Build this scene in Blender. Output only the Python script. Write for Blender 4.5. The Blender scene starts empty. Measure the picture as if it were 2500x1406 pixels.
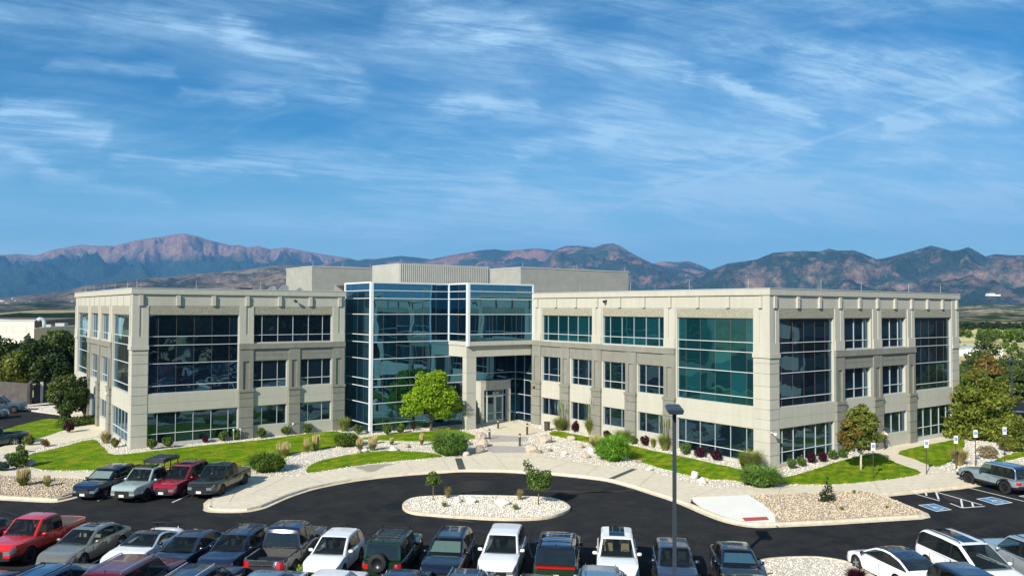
import bpy, bmesh, math, random
import numpy as np
from mathutils import Vector, Matrix, noise, geometry
random.seed(7); rng = np.random.default_rng(11)
S = bpy.context.scene; COL = S.collection
R = math.radians; PI = math.pi
# ------------------------------------------------------------------ camera
CH, YAW, PIT, ROL, FPX = 12.0556, 0.6319, 0.0263, 0.0044, 1934.3665
cy_, sy_, cp_, sp_, cr_, sr_ = math.cos(YAW), math.sin(YAW), math.cos(PIT), math.sin(PIT), math.cos(ROL), math.sin(ROL)
Vr = Vector((cy_, -sy_, 0)); Vf = Vector((sy_*cp_, cy_*cp_, sp_)); Vu = Vector((-sy_*sp_, -cy_*sp_, cp_))
Rx = Vr*cr_ + Vu*sr_; Ux = Vu*cr_ - Vr*sr_
cam = bpy.data.cameras.new('camera'); camo = bpy.data.objects.new('camera', cam); COL.objects.link(camo)
m_ = Matrix((Rx, Ux, -Vf)).transposed().to_4x4(); m_.translation = (0, 0, CH); camo.matrix_world = m_
cam.sensor_width = 36; cam.lens = FPX/2500*36; cam.clip_start = .5; cam.clip_end = 90000
S.camera = camo
# ------------------------------------------------------------------ light
SUN_AZ, SUN_EL = R(202), R(31)
to_sun = Vector((math.cos(SUN_AZ)*math.cos(SUN_EL), math.sin(SUN_AZ)*math.cos(SUN_EL), math.sin(SUN_EL)))
sl = bpy.data.lights.new('sun', 'SUN'); sl.energy = 5.0; sl.angle = R(.53); sl.color = (1, .93, .82)
so = bpy.data.objects.new('sun', sl); COL.objects.link(so); so.rotation_euler = to_sun.to_track_quat('Z', 'Y').to_euler(); so.location = (-60, -20, 60)
W = bpy.data.worlds.new('World'); S.world = W; W.use_nodes = True
nt = W.node_tree; N = nt.nodes; L = nt.links; N.clear()
def nd(t, **k):
    n = N.new(t)
    for a, v in k.items(): setattr(n, a, v)
    return n
def mth(op, a, b=None, c=None, clamp=False):
    n = nd('ShaderNodeMath', operation=op, use_clamp=clamp)
    for i, v in enumerate((a, b, c)):
        if v is None: continue
        if isinstance(v, (int, float)): n.inputs[i].default_value = v
        else: L.new(v, n.inputs[i])
    return n.outputs[0]
sky = nd('ShaderNodeTexSky'); sky.sky_type = 'NISHITA'; sky.sun_disc = False; sky.sun_elevation = SUN_EL
sky.sun_rotation = PI/2 - SUN_AZ; sky.altitude = 1900; sky.air_density = 1.15; sky.dust_density = .25; sky.ozone_density = 3.0
hs = nd('ShaderNodeHueSaturation'); hs.inputs['Saturation'].default_value = 1.95; hs.inputs['Hue'].default_value = .50; hs.inputs['Value'].default_value = .66
L.new(sky.outputs[0], hs.inputs['Color'])
tc = nd('ShaderNodeTexCoord'); sx = nd('ShaderNodeSeparateXYZ'); L.new(tc.outputs['Generated'], sx.inputs[0])
zc = mth('ADD', mth('MAXIMUM', sx.outputs[2], 0), .10)
# high cirrus sheet: direction projected on a flat layer, then turned to the wind
fx = mth('ADD', mth('MULTIPLY', sx.outputs[0], cy_), mth('MULTIPLY', sx.outputs[1], -sy_))
fy = mth('ADD', mth('MULTIPLY', sx.outputs[0], sy_), mth('MULTIPLY', sx.outputs[1], cy_))
cu = mth('DIVIDE', fx, zc); cv = mth('DIVIDE', fy, zc)
def vec(a, b, c=0.0):
    n = nd('ShaderNodeCombineXYZ')
    for i, v in enumerate((a, b, c)):
        if isinstance(v, (int, float)): n.inputs[i].default_value = v
        else: L.new(v, n.inputs[i])
    return n.outputs[0]
def noi(v, sc, det=6, ro=.6, dis=0):
    n = nd('ShaderNodeTexNoise'); n.inputs['Scale'].default_value = sc; n.inputs['Detail'].default_value = det
    n.inputs['Roughness'].default_value = ro; n.inputs['Distortion'].default_value = dis; L.new(v, n.inputs['Vector']); return n.outputs['Fac']
def rot(a):
    c, s = math.cos(a), math.sin(a)
    return mth('ADD', mth('MULTIPLY', cu, c), mth('MULTIPLY', cv, -s)), mth('ADD', mth('MULTIPLY', cu, s), mth('MULTIPLY', cv, c))
def mr(v, a, b, c=0., d=1.):
    n = nd('ShaderNodeMapRange', interpolation_type='SMOOTHSTEP'); L.new(v, n.inputs[0])
    for i, k in enumerate((a, b, c, d)): n.inputs[i+1].default_value = k
    return n.outputs[0]
warp = noi(vec(cu, cv), .30, 2, .5); warp2 = noi(vec(mth('ADD', cu, 7), mth('ADD', cv, 3)), .55, 3, .5)
w1 = mth('MULTIPLY', mth('SUBTRACT', warp, .5), 2.6); w2 = mth('MULTIPLY', mth('SUBTRACT', warp2, .5), 1.5)
u1, v1 = rot(R(-24)); u2, v2 = rot(R(20)); u3, v3 = rot(R(-52))
def streak(u, v, su, sv, off, sc=1., det=10, ro=.62, dis=.25): return noi(vec(mth('ADD', mth('MULTIPLY', u, su), w1), mth('ADD', mth('MULTIPLY', v, sv), w2), off), sc, det, ro, dis)
a1 = streak(u1, v1, .40, 1.3, 1.); a2 = streak(u2, v2, .45, 1.6, 4., 1.3); a3 = streak(u3, v3, .5, 1.5, 8., 1.1)
fine = noi(vec(mth('ADD', mth('MULTIPLY', u1, 1.3), w2), mth('ADD', mth('MULTIPLY', v1, 5.), w1), 2.), 2.2, 8, .7, .5)
cover = noi(vec(mth('ADD', cu, 11.3), mth('ADD', cv, 2.1), 9.), .42, 3, .5)
cl = mth('ADD', mth('ADD', mr(a1, .42, .72, 0, .75), mr(a2, .44, .74, 0, .7)), mr(a3, .46, .76, 0, .6))
cl = mth('MULTIPLY', cl, mr(cover, .30, .60, .40, 1.1))
cl = mth('MULTIPLY', cl, mr(fine, .34, .66, .45, 1.25))
# named wisps of the day: drawn-out bands at fixed bearings and heights in the sky, frayed by the same noise
fyp = mth('MAXIMUM', fy, .02); AZ = mth('DIVIDE', fx, fyp); EL = mth('DIVIDE', sx.outputs[2], fyp)
wA = mth('MULTIPLY', mth('SUBTRACT', noi(vec(mth('MULTIPLY', AZ, 5.), mth('MULTIPLY', EL, 11.)), 1., 6, .6), .5), .17); wE = mth('MULTIPLY', mth('SUBTRACT', noi(vec(mth('MULTIPLY', AZ, 4.), mth('MULTIPLY', EL, 9.), 5.), 1., 8, .64), .5), .10)
AW = mth('ADD', AZ, wA); EW = mth('ADD', EL, wE); frontk = mr(fy, .02, .2)
def band(x0, y0, x1, y1, w, k, raw=False):
    a0, e0, a1_, e1 = (x0-1250)/1934, (752-y0)/1934, (x1-1250)/1934, (752-y1)/1934; dx, dy = a1_-a0, e1-e0; L2 = dx*dx+dy*dy; w /= 1934
    A_, E_ = (AZ, EL) if raw else (AW, EW)
    t = mth('ADD', mth('MULTIPLY', mth('SUBTRACT', A_, a0), dx/L2), mth('MULTIPLY', mth('SUBTRACT', E_, e0), dy/L2), clamp=True)
    qx = mth('SUBTRACT', A_, mth('ADD', mth('MULTIPLY', t, dx), a0)); qy = mth('SUBTRACT', E_, mth('ADD', mth('MULTIPLY', t, dy), e0))
    d = mth('SQRT', mth('ADD', mth('MULTIPLY', qx, qx), mth('MULTIPLY', qy, qy))); return mr(d, 0., w, k, 0.)
bs = None
for q in ((560,60,860,200,60,.55),(0,290,240,330,46,.5),(-40,375,440,485,34,.55),(1700,195,1860,215,34,.6),(1840,235,1990,268,40,.6),(1480,320,1900,300,105,.55),(1600,420,1900,380,95,.5),(2000,150,2420,200,130,.5),(1000,30,1650,190,95,.5),(1080,250,1300,275,38,.45),
          (560,360,1250,420,60,.35),(1890,490,1960,545,20,.5),(300,380,700,410,28,.4),(2150,280,2560,265,40,.5),(1100,500,1650,470,60,.32),(900,560,1400,530,50,.3),(430,235,680,245,26,.25),(1750,470,2000,455,38,.35),(1250,360,1480,340,25,.35),(100,160,420,190,30,.25),(300,20,600,70,40,.35)):
    b_ = band(*q); bs = b_ if bs is None else mth('ADD', bs, b_)
bs = mth('MULTIPLY', bs, mr(fine, .34, .66, .4, 1.25)); bs = mth('MULTIPLY', bs, mr(a1, .36, .62, .5, 1.2))
ct = mth('ADD', band(1480,512,2500,168,9,.22,True), band(200,380,620,515,4,.14,True)); ct = mth('MULTIPLY', ct, mr(cover, .35, .6, .3, 1.))
clear = mth('SUBTRACT', 1.0, mth('ADD', mth('ADD', band(-60,150,480,215,150,.85), band(1640,270,2000,300,60,.6)), band(700,20,980,60,70,.4)), None, True); cl = mth('MULTIPLY', cl, clear)
veil = mth('MULTIPLY', mth('ADD', mth('ADD', band(300,560,2400,500,150,.34), band(1250,320,2450,300,230,.34)), mth('ADD', band(450,110,1150,200,120,.26), band(-50,470,700,590,90,.25))), mr(cover, .3, .62, .55, 1.15))
cl = mth('ADD', mth('ADD', cl, mth('MULTIPLY', veil, frontk)), 0); cl = mth('ADD', mth('MULTIPLY', cl, .95), mth('MULTIPLY', mth('MULTIPLY', mth('ADD', bs, ct), frontk), 1.3))
cl = mth('MULTIPLY', cl, .86, clamp=True)
low = nd('ShaderNodeMix', data_type='RGBA'); L.new(mr(sx.outputs[2], -.02, .26, .93, .05), low.inputs[0]); L.new(hs.outputs[0], low.inputs[6]); low.inputs[7].default_value = (2.5, 4.6, 5.4, 1)
mix = nd('ShaderNodeMix', data_type='RGBA'); L.new(cl, mix.inputs[0]); L.new(low.outputs[2], mix.inputs[6]); mix.inputs[7].default_value = (3.1, 4.9, 6.6, 1)
W.cycles.sampling_method = 'MANUAL'; W.cycles.sample_map_resolution = 512
bg = nd('ShaderNodeBackground'); bg.inputs['Strength'].default_value = .092; L.new(mix.outputs[2], bg.inputs[0])
wo = nd('ShaderNodeOutputWorld'); L.new(bg.outputs[0], wo.inputs[0])
S.view_settings.view_transform = 'Standard'; S.view_settings.look = 'None'; S.view_settings.exposure = 0.74; S.view_settings.gamma = 1
S.cycles.use_denoising = True; S.cycles.denoising_prefilter = 'NONE'; S.cycles.denoising_input_passes = 'RGB_ALBEDO_NORMAL'; S.cycles.max_bounces = 8; S.cycles.diffuse_bounces = 3; S.cycles.glossy_bounces = 4
S.cycles.transparent_max_bounces = 12; S.cycles.volume_bounces = 0; S.cycles.sample_clamp_indirect = 6
# ------------------------------------------------------------------ picture -> place helpers (used once, to find real positions)
def ray(x, y):
    u0, v0 = x-1250, y-703; u = u0*cr_ + v0*sr_; v = -u0*sr_ + v0*cr_
    X, Z0 = u/FPX, -v/FPX; Y = cp_ - Z0*sp_; Z = sp_ + Z0*cp_
    return (X*cy_ + Y*sy_, -X*sy_ + Y*cy_, Z)
def G(x, y, z=0.):
    d = ray(x, y); t = (z-CH)/d[2]; return (d[0]*t, d[1]*t)
def px2(P): return [G(*p) for p in P]
def depth(a, b): return a*sy_ + b*cy_
# ------------------------------------------------------------------ mesh collector
class MB:
    def __init__(s): s.v = []; s.f = []; s.m = []
    def add(s, vs, fs, m=0):
        k = len(s.v); s.v += [tuple(v) for v in vs]; s.f += [tuple(k+i for i in f) for f in fs]; s.m += [m]*len(fs); return s
    def box(s, x0, x1, y0, y1, z0, z1, m=0):
        return s.add([(x0,y0,z0),(x1,y0,z0),(x1,y1,z0),(x0,y1,z0),(x0,y0,z1),(x1,y0,z1),(x1,y1,z1),(x0,y1,z1)],
                     [(0,3,2,1),(4,5,6,7),(0,1,5,4),(1,2,6,5),(2,3,7,6),(3,0,4,7)], m)
    def hexa(s, P, m=0): return s.add(P, [(0,3,2,1),(4,5,6,7),(0,1,5,4),(1,2,6,5),(2,3,7,6),(3,0,4,7)], m)
    def tube(s, P, r, n=8, m=0, cap=True):
        P = [Vector(p) for p in P]; rr = r if isinstance(r, (list, tuple)) else [r]*len(P); vs = []; fs = []
        for i, p in enumerate(P):
            d = (P[min(i+1, len(P)-1)] - P[max(i-1, 0)]).normalized()
            a = d.cross(Vector((0, 0, 1)) if abs(d.z) < .9 else Vector((1, 0, 0))).normalized(); b = d.cross(a)
            for k in range(n):
                t = 2*PI*k/n; vs.append(p + (a*math.cos(t) + b*math.sin(t))*rr[i])
        for i in range(len(P)-1):
            for k in range(n): fs.append((i*n+k, i*n+(k+1) % n, (i+1)*n+(k+1) % n, (i+1)*n+k))
        if cap: fs.append(tuple(range(n))[::-1]); fs.append(tuple((len(P)-1)*n+k for k in range(n)))
        return s.add(vs, fs, m)
    def lathe(s, prof, c=(0,0,0), axis='z', n=16, m=0):
        vs = []; fs = []
        for r, h in prof:
            for k in range(n):
                t = 2*PI*k/n; p = (r*math.cos(t), r*math.sin(t), h) if axis == 'z' else (r*math.cos(t), h, r*math.sin(t))
                vs.append((p[0]+c[0], p[1]+c[1], p[2]+c[2]))
        for i in range(len(prof)-1):
            for k in range(n): fs.append((i*n+k, i*n+(k+1) % n, (i+1)*n+(k+1) % n, (i+1)*n+k))
        return s.add(vs, fs, m)
    def poly(s, P, z0, z1, m=0, sides=True):
        P = [tuple(p[:2]) for p in P]; n = len(P)
        ar = sum(P[i][0]*P[(i+1) % n][1] - P[(i+1) % n][0]*P[i][1] for i in range(n))
        if ar < 0: P = P[::-1]
        tr = geometry.tessellate_polygon([[Vector((p[0], p[1], 0)) for p in P]])
        vs = [(p[0], p[1], z1) for p in P]; fs = []
        for t in tr:
            a, b, c = (Vector(P[i]) for i in t); fs.append(t if (b-a).cross(c-a) > 0 else t[::-1])
        s.add(vs, fs, m)
        if sides:
            s.add([(p[0], p[1], z0) for p in P] + vs, [(i, (i+1) % n, n+(i+1) % n, n+i) for i in range(n)], m)
        return s
    def build(s, name, mats, parent=None, org=(0,0,0), smooth=False, kind=None):
        me = bpy.data.meshes.new(name); o_ = org
        vs = [(v[0]-o_[0], v[1]-o_[1], v[2]-o_[2]) for v in s.v] if o_ != (0,0,0) else s.v
        me.from_pydata(vs, [], s.f)
        mats = mats if isinstance(mats, (list, tuple)) else [mats]
        for q in mats: me.materials.append(q)
        if len(mats) > 1: me.polygons.foreach_set('material_index', s.m)
        if smooth: me.polygons.foreach_set('use_smooth', [True]*len(s.f))
        me.update(); ob = bpy.data.objects.new(name, me); COL.objects.link(ob)
        if parent: ob.parent = parent
        if kind: ob['kind'] = kind
        return ob
def tag(o, label=None, cat=None, group=None, kind=None):
    if label: o['label'] = label
    if cat: o['category'] = cat
    if group: o['group'] = group
    if kind: o['kind'] = kind
    return o
def empty(name, loc, rz=0, label=None, cat=None, group=None):
    o = bpy.data.objects.new(name, None); COL.objects.link(o); o.location = loc; o.rotation_euler = (0, 0, rz); o.empty_display_size = .3
    return tag(o, label, cat, group)
def copy_tree(o, parent=None):
    c = o.copy(); COL.objects.link(c); c.parent = parent
    for ch in list(o.children): copy_tree(ch, c)
    return c
def crom(P, n=6, closed=False):
    out = []; k = len(P)
    rngi = range(k) if closed else range(k-1)
    for i in rngi:
        g = (lambda j: P[j % k]) if closed else (lambda j: P[max(0, min(k-1, j))])
        p0, p1, p2, p3 = g(i-1), g(i), g(i+1), g(i+2)
        for j in range(n):
            t = j/n
            out.append(tuple(.5*((2*p1[c]) + (-p0[c]+p2[c])*t + (2*p0[c]-5*p1[c]+4*p2[c]-p3[c])*t*t + (-p0[c]+3*p1[c]-3*p2[c]+p3[c])*t**3) for c in (0, 1)))
    if not closed: out.append(tuple(P[-1][:2]))
    return out
def inpoly(pts, P):
    x, y = pts[:, 0], pts[:, 1]; r = np.zeros(len(pts), bool); n = len(P)
    for i in range(n):
        x0, y0 = P[i]; x1, y1 = P[(i+1) % n]
        if y0 == y1: continue
        c = ((y0 > y) != (y1 > y)) & (x < (x1-x0)*(y-y0)/(y1-y0)+x0); r ^= c
    return r
# ------------------------------------------------------------------ materials
MC = {}
def mat(name, col, rough=.6, metal=0., col2=None, ns=4., nd_=3, lo=.35, hi=.65, bump=0., bs=30., spec=.5, coat=0., island=0., extra=None):
    if name in MC: return MC[name]
    m = bpy.data.materials.new(name); m.use_nodes = True; t = m.node_tree; b = t.nodes['Principled BSDF']; MC[name] = m
    b.inputs['Roughness'].default_value = rough; b.inputs['Metallic'].default_value = metal
    b.inputs['Specular IOR Level'].default_value = spec; b.inputs['Coat Weight'].default_value = coat; b.inputs['Coat Roughness'].default_value = .04
    b.inputs['Base Color'].default_value = (*col, 1)
    tcn = None
    if col2 or bump:
        tcn = t.nodes.new('ShaderNodeTexCoord')
    out = None
    if col2:
        n = t.nodes.new('ShaderNodeTexNoise'); n.inputs['Scale'].default_value = ns; n.inputs['Detail'].default_value = nd_; n.inputs['Roughness'].default_value = .65
        t.links.new(tcn.outputs['Object'], n.inputs['Vector'])
        r = t.nodes.new('ShaderNodeValToRGB'); r.color_ramp.elements[0].position = lo; r.color_ramp.elements[1].position = hi
        r.color_ramp.elements[0].color = (*col, 1); r.color_ramp.elements[1].color = (*col2, 1)
        t.links.new(n.outputs['Fac'], r.inputs[0]); out = r.outputs[0]
    if island:
        g = t.nodes.new('ShaderNodeNewGeometry'); h = t.nodes.new('ShaderNodeHueSaturation')
        mrn = t.nodes.new('ShaderNodeMapRange'); mrn.inputs[3].default_value = 1-island; mrn.inputs[4].default_value = 1+island
        t.links.new(g.outputs['Random Per Island'], mrn.inputs[0]); t.links.new(mrn.outputs[0], h.inputs['Value'])
        if out: t.links.new(out, h.inputs['Color'])
        else: h.inputs['Color'].default_value = (*col, 1)
        out = h.outputs[0]
    if extra:  # faint rain streaks running down
        mp = t.nodes.new('ShaderNodeMapping'); mp.inputs['Scale'].default_value = (2.6, 2.6, .16); t.links.new(tcn.outputs['Object'], mp.inputs[0]); n = t.nodes.new('ShaderNodeTexNoise'); n.inputs['Scale'].default_value = 1.; n.inputs['Detail'].default_value = 5; t.links.new(mp.outputs[0], n.inputs['Vector'])
        r2 = t.nodes.new('ShaderNodeMapRange'); r2.inputs[1].default_value = .35; r2.inputs[2].default_value = .65; r2.inputs[3].default_value = 1-extra; r2.inputs[4].default_value = 1+extra*.5; t.links.new(n.outputs['Fac'], r2.inputs[0]); h2 = t.nodes.new('ShaderNodeHueSaturation'); t.links.new(r2.outputs[0], h2.inputs['Value']); t.links.new(out, h2.inputs['Color']); out = h2.outputs[0]
    if out: t.links.new(out, b.inputs['Base Color'])
    if bump:
        n = t.nodes.new('ShaderNodeTexNoise'); n.inputs['Scale'].default_value = bs; n.inputs['Detail'].default_value = 4
        t.links.new(tcn.outputs['Object'], n.inputs['Vector'])
        bn = t.nodes.new('ShaderNodeBump'); bn.inputs['Strength'].default_value = bump; bn.inputs['Distance'].default_value = .03
        t.links.new(n.outputs['Fac'], bn.inputs['Height']); t.links.new(bn.outputs[0], b.inputs['Normal'])
    return m
def leafmat(name, c1, c2, trans=.35, isl=.45, ns=.9):
    m = mat(name, c1, .55, col2=c2, ns=ns, nd_=2, lo=.3, hi=.7, island=isl, spec=.25)
    t = m.node_tree; b = t.nodes['Principled BSDF']; o = t.nodes['Material Output']
    tr = t.nodes.new('ShaderNodeBsdfTranslucent'); mx = t.nodes.new('ShaderNodeMixShader'); mx.inputs[0].default_value = trans
    src = b.inputs['Base Color'].links[0].from_socket
    t.links.new(src, tr.inputs[0]); t.links.new(b.outputs[0], mx.inputs[1]); t.links.new(tr.outputs[0], mx.inputs[2]); t.links.new(mx.outputs[0], o.inputs[0])
    return m
def glassmat(name, tint, dark, k=.5, wav=.02, ws=.5):
    m = bpy.data.materials.new(name); m.use_nodes = True; t = m.node_tree; MC[name] = m; b = t.nodes['Principled BSDF']; o = t.nodes['Material Output']
    b.inputs['Base Color'].default_value = (*dark, 1); b.inputs['Roughness'].default_value = .3; b.inputs['Specular IOR Level'].default_value = .2
    ig = t.nodes.new('ShaderNodeNewGeometry'); ir = t.nodes.new('ShaderNodeValToRGB'); ir.color_ramp.elements[0].position = .55; ir.color_ramp.elements[0].color = (*dark, 1); ir.color_ramp.elements[1].color = (*[q*2.5+.003 for q in dark], 1)
    t.links.new(ig.outputs['Random Per Island'], ir.inputs[0]); t.links.new(ir.outputs[0], b.inputs['Base Color'])
    g = t.nodes.new('ShaderNodeBsdfGlossy'); g.inputs['Color'].default_value = (*tint, 1); g.inputs['Roughness'].default_value = .012
    mx = t.nodes.new('ShaderNodeMixShader'); fr = t.nodes.new('ShaderNodeLayerWeight'); fr.inputs[0].default_value = .35
    mrn = t.nodes.new('ShaderNodeMapRange'); mrn.inputs[3].default_value = k; mrn.inputs[4].default_value = 1.0
    t.links.new(fr.outputs['Fresnel'], mrn.inputs[0]); t.links.new(mrn.outputs[0], mx.inputs[0])
    t.links.new(b.outputs[0], mx.inputs[1]); t.links.new(g.outputs[0], mx.inputs[2]); t.links.new(mx.outputs[0], o.inputs[0])
    n = t.nodes.new('ShaderNodeTexNoise'); n.inputs['Scale'].default_value = ws; n.inputs['Detail'].default_value = 1
    tcn = t.nodes.new('ShaderNodeTexCoord'); t.links.new(tcn.outputs['Object'], n.inputs['Vector'])
    bn = t.nodes.new('ShaderNodeBump'); bn.inputs['Strength'].default_value = 1; bn.inputs['Distance'].default_value = wav
    t.links.new(n.outputs['Fac'], bn.inputs['Height']); t.links.new(bn.outputs[0], g.inputs['Normal'])
    return m
STL = mat('light precast', (.42,.408,.34), .85, col2=(.447,.435,.366), ns=.9, nd_=12, lo=.3, hi=.7, bump=.15, bs=60, island=.03, extra=.05)
STD = mat('grey precast', (.185,.185,.155), .9, col2=(.225,.223,.188), ns=1.3, nd_=12, lo=.3, hi=.7, bump=.2, bs=60, island=.05, extra=.08)
STR_ = mat('rough aggregate', (.20,.195,.14), .95, col2=(.38,.36,.28), ns=14, lo=.4, hi=.6, bump=.7, bs=30)
JNT = mat('joint', (.10,.09,.08), .9)
WHT = mat('white frame', (.66,.69,.70), .4)
FRM = mat('silver frame', (.44,.47,.48), .35, metal=.2)
CAPM = mat('coping metal', (.55,.57,.56), .4, metal=.3)
ROOF = mat('roof membrane', (.45,.43,.40), .9, col2=(.36,.35,.33), ns=.3)
GL = glassmat('blue glass', (.26,.54,.74), (.001,.005,.011), .16)
GLT = glassmat('curtain glass', (.15,.42,.60), (.001,.007,.014), .38, .022, .35)
GLG = glassmat('green glass', (.20,.52,.62), (.001,.024,.030), .16)
DARK = mat('dark interior', (.012,.012,.014), .7)
# ------------------------------------------------------------------ office building
OX, OY = 51.55, 37.17
bld = empty('office_building', (OX, OY, 0), 0, 'three-storey pale precast office building with dark glass and stepped wings', 'building')
BO = (OX, OY, 0)
class Fac:
    def __init__(s, o, d, n): s.o = o; s.d = d; s.n = n
    def P(s, u, z, w): return (s.o[0]+s.d[0]*u+s.n[0]*w, s.o[1]+s.d[1]*u+s.n[1]*w, z)
    def box(s, mb, u0, u1, z0, z1, w0, w1, m=0):
        flip = s.d[0]*s.n[1]-s.d[1]*s.n[0] > 0
        Q = [s.P(u0,z0,w1), s.P(u1,z0,w1), s.P(u1,z0,w0), s.P(u0,z0,w0), s.P(u0,z1,w1), s.P(u1,z1,w1), s.P(u1,z1,w0), s.P(u0,z1,w0)]
        if flip: Q = [Q[1],Q[0],Q[3],Q[2],Q[5],Q[4],Q[7],Q[6]]
        mb.hexa(Q, m)
    def part(s, name, m, *bx, parent=None, kind=None):
        mb = MB()
        for b in bx: s.box(mb, *b)
        return mb.build(name, m, parent or bld, BO)
    def wall(s, L_, z1, ops, name='wall', m=STL, dep=.30, z0=0):
        us = sorted({0, L_} | {q for o in ops for q in o[:2]}); zs = sorted({z0, z1} | {q for o in ops for q in o[2:]})
        ino = lambda u, z: any(o[0] < u < o[1] and o[2] < z < o[3] for o in ops)
        mb = MB(); q = lambda *P: mb.add(P, [(0,1,2,3)])
        for i in range(len(us)-1):
            for j in range(len(zs)-1):
                uc, zc_ = (us[i]+us[i+1])/2, (zs[j]+zs[j+1])/2
                if ino(uc, zc_): continue
                q(s.P(us[i],zs[j],0), s.P(us[i+1],zs[j],0), s.P(us[i+1],zs[j+1],0), s.P(us[i],zs[j+1],0))
        for (a, b, c, d) in ops:
            q(s.P(a,c,0), s.P(a,d,0), s.P(a,d,-dep), s.P(a,c,-dep)); q(s.P(b,c,0), s.P(b,d,0), s.P(b,d,-dep), s.P(b,c,-dep))
            q(s.P(a,c,0), s.P(b,c,0), s.P(b,c,-dep), s.P(a,c,-dep)); q(s.P(a,d,0), s.P(b,d,0), s.P(b,d,-dep), s.P(a,d,-dep))
        return mb.build(name, m, bld, BO)
    def glass(s, u0, u1, z0, z1, mus, trs, w=-.2, gm=None, bm=None, fm=None, fw=.042, joints=(), jit=.004, label=None, tw=None, name='window', per=True):
        """a window: its panes (each panel very slightly out of true), a child frame, and child seals at the butt joints"""
        gm = gm or GL; fm = fm or FRM; tw = tw or fw
        U = [u0]+sorted(list(mus)+list(joints))+[u1]; Z = [z0]+sorted(trs)+[z1]; mb = MB()
        for i in range(len(U)-1):
            for j in range(len(Z)-1):
                P = [s.P(U[i],Z[j],w), s.P(U[i+1],Z[j],w), s.P(U[i+1],Z[j+1],w), s.P(U[i],Z[j+1],w)]
                k1, k2 = random.uniform(-jit, jit), random.uniform(-jit, jit)
                sg = [-k1-k2, k1-k2, k1+k2, -k1+k2]
                P = [(p[0]+s.n[0]*g, p[1]+s.n[1]*g, p[2]) for p, g in zip(P, sg)]
                if s.d[0]*s.n[1]-s.d[1]*s.n[0] > 0: P = P[::-1]
                mb.add(P, [(0,1,2,3)])
        wn = mb.build(name, gm, bld, BO)
        if label: wn['label'] = label
        f = MB()
        if per:
            s.box(f, u0, u1, z0, z0+fw, w-.04, w+.07); s.box(f, u0, u1, z1-fw, z1, w-.04, w+.07)
            s.box(f, u0, u0+fw, z0+fw, z1-fw, w-.04, w+.068); s.box(f, u1-fw, u1, z0+fw, z1-fw, w-.04, w+.068)
        for u in mus: s.box(f, u-fw/2, u+fw/2, z0+fw, z1-fw, w-.04, w+.065)
        if f.v: f.build('frame', fm, wn, BO)
        if trs:
            f = MB()
            for z in trs: s.box(f, u0, u1, z-tw/2, z+tw/2, w-.04, w+.075)
            f.build('transom', WHT, wn, BO)
        if joints:
            f = MB()
            for u in joints: s.box(f, u-.012, u+.012, z0, z1, w-.03, w+.012)
            f.build('seal', JNT, wn, BO)
        return wn
ZT = (9.5, 8.73, 7.14, 5.2)
GRV = [0, .97, 1.93, 2.9, 3.67, 4.45]
def rustic(F, u0, u1, zs, w0, w1, m, name='pier'):
    mb = MB()
    for a, b in zip(zs[:-1], zs[1:]): F.box(mb, u0, u1, a+.02 if a else 0, b-.02, w0, w1)
    mb.build(name, m, bld, BO)
def bracket(F, uc, w=.32):
    F.part('bracket', STL, (uc-w/2, uc+w/2, 12.2, 13.12, .002, .17))
def pier_low(F, u0, u1):
    rustic(F, u0, u1, [0,.97,1.93,2.9,3.67,4.27], -.02, .22, STD)
    F.part('pier_cap', STD, (u0-.06, u1+.06, 4.27, 4.5, -.02, .28))
def pier_mid(F, u0, u1, ztop=8.22):
    c = (u1-u0)
    F.part('pilaster', STD, (u0, u0+.28*c, 4.5, 7.1, 0, .12), (u1-.28*c, u1, 4.5, 7.1, 0, .12), (u0, u1, 7.1, ztop, 0, .12), (u0+.28*c, u1-.28*c, 4.5, 7.1, 0, .02))
def pier_top(F, u0, u1, base=True):
    c = u1-u0
    F.part('pilaster', STL, (u0, u0+.46*c, 9.55 if base else 8.73, 12.17, 0, .07), (u0+.60*c, u1, 9.55 if base else 8.73, 12.17, 0, .07))
    if base: F.part('plinth_block', STL, (u0, u1, 8.72, 9.55, 0, .13))
def frieze(F, segs):
    for a, b in segs: F.part('lintel_panel', STR_, (a, b, 11.42, 12.12, 0, .015))
def rails(F, L_, brk):
    F.part('cornice', STL, (-.12, L_+.12, 13.2, 13.68, -.25, .14))
    F.part('coping', CAPM, (-.14, L_+.14, 13.68, 13.74, -.35, .17))
    F.part('string_course', STD, (0, L_, 12.155, 12.185, 0, .012))
    mb = MB()
    for a, b in zip(brk[:-1], brk[1:]):
        F.box(mb, (a+b)/2-.012, (a+b)/2+.012, 12.2, 13.15, 0, .006)
    for u in brk: bracket(F, u)
def corner_pier(F, u0, u1, w=.0, mm=None):
    mm = mm or STL
    rustic(F, u0, u1, [0,.97,1.93,2.9,3.67,4.45,5.2,6.2,7.17,7.95,8.38], w, .04, mm)
    F.part('pier_cap', mm, (u0-.0, u1+.06, 8.38, 8.72, w, .13))
    F.part('plinth_block', mm, (u0, u1, 8.72, 9.52, w, .075))
    c = u1-u0; F.part('pilaster', STL, (u0, u0+.5*c, 9.52, 12.17, w, .05), (u0+.68*c, u1, 9.52, 12.17, w, .05))
def heads(F, segs, lo=7.14):
    for a, b in segs: F.part('spandrel_panel', STD, (a, b, lo, 7.62, 0, .03), (a, b, 7.65, 8.22, 0, .03))
def belt(F, a, b, m=None): F.part('belt_course', m or STD, (a, b, 8.22, 8.70, 0, .19))
def spandrel(F, a, b, z0=2.93, z1=4.5):
    F.part('spandrel_panel', STL, (a, b, z0, 3.68, 0, .012), (a, b, 3.71, z1, 0, .012))
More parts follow.
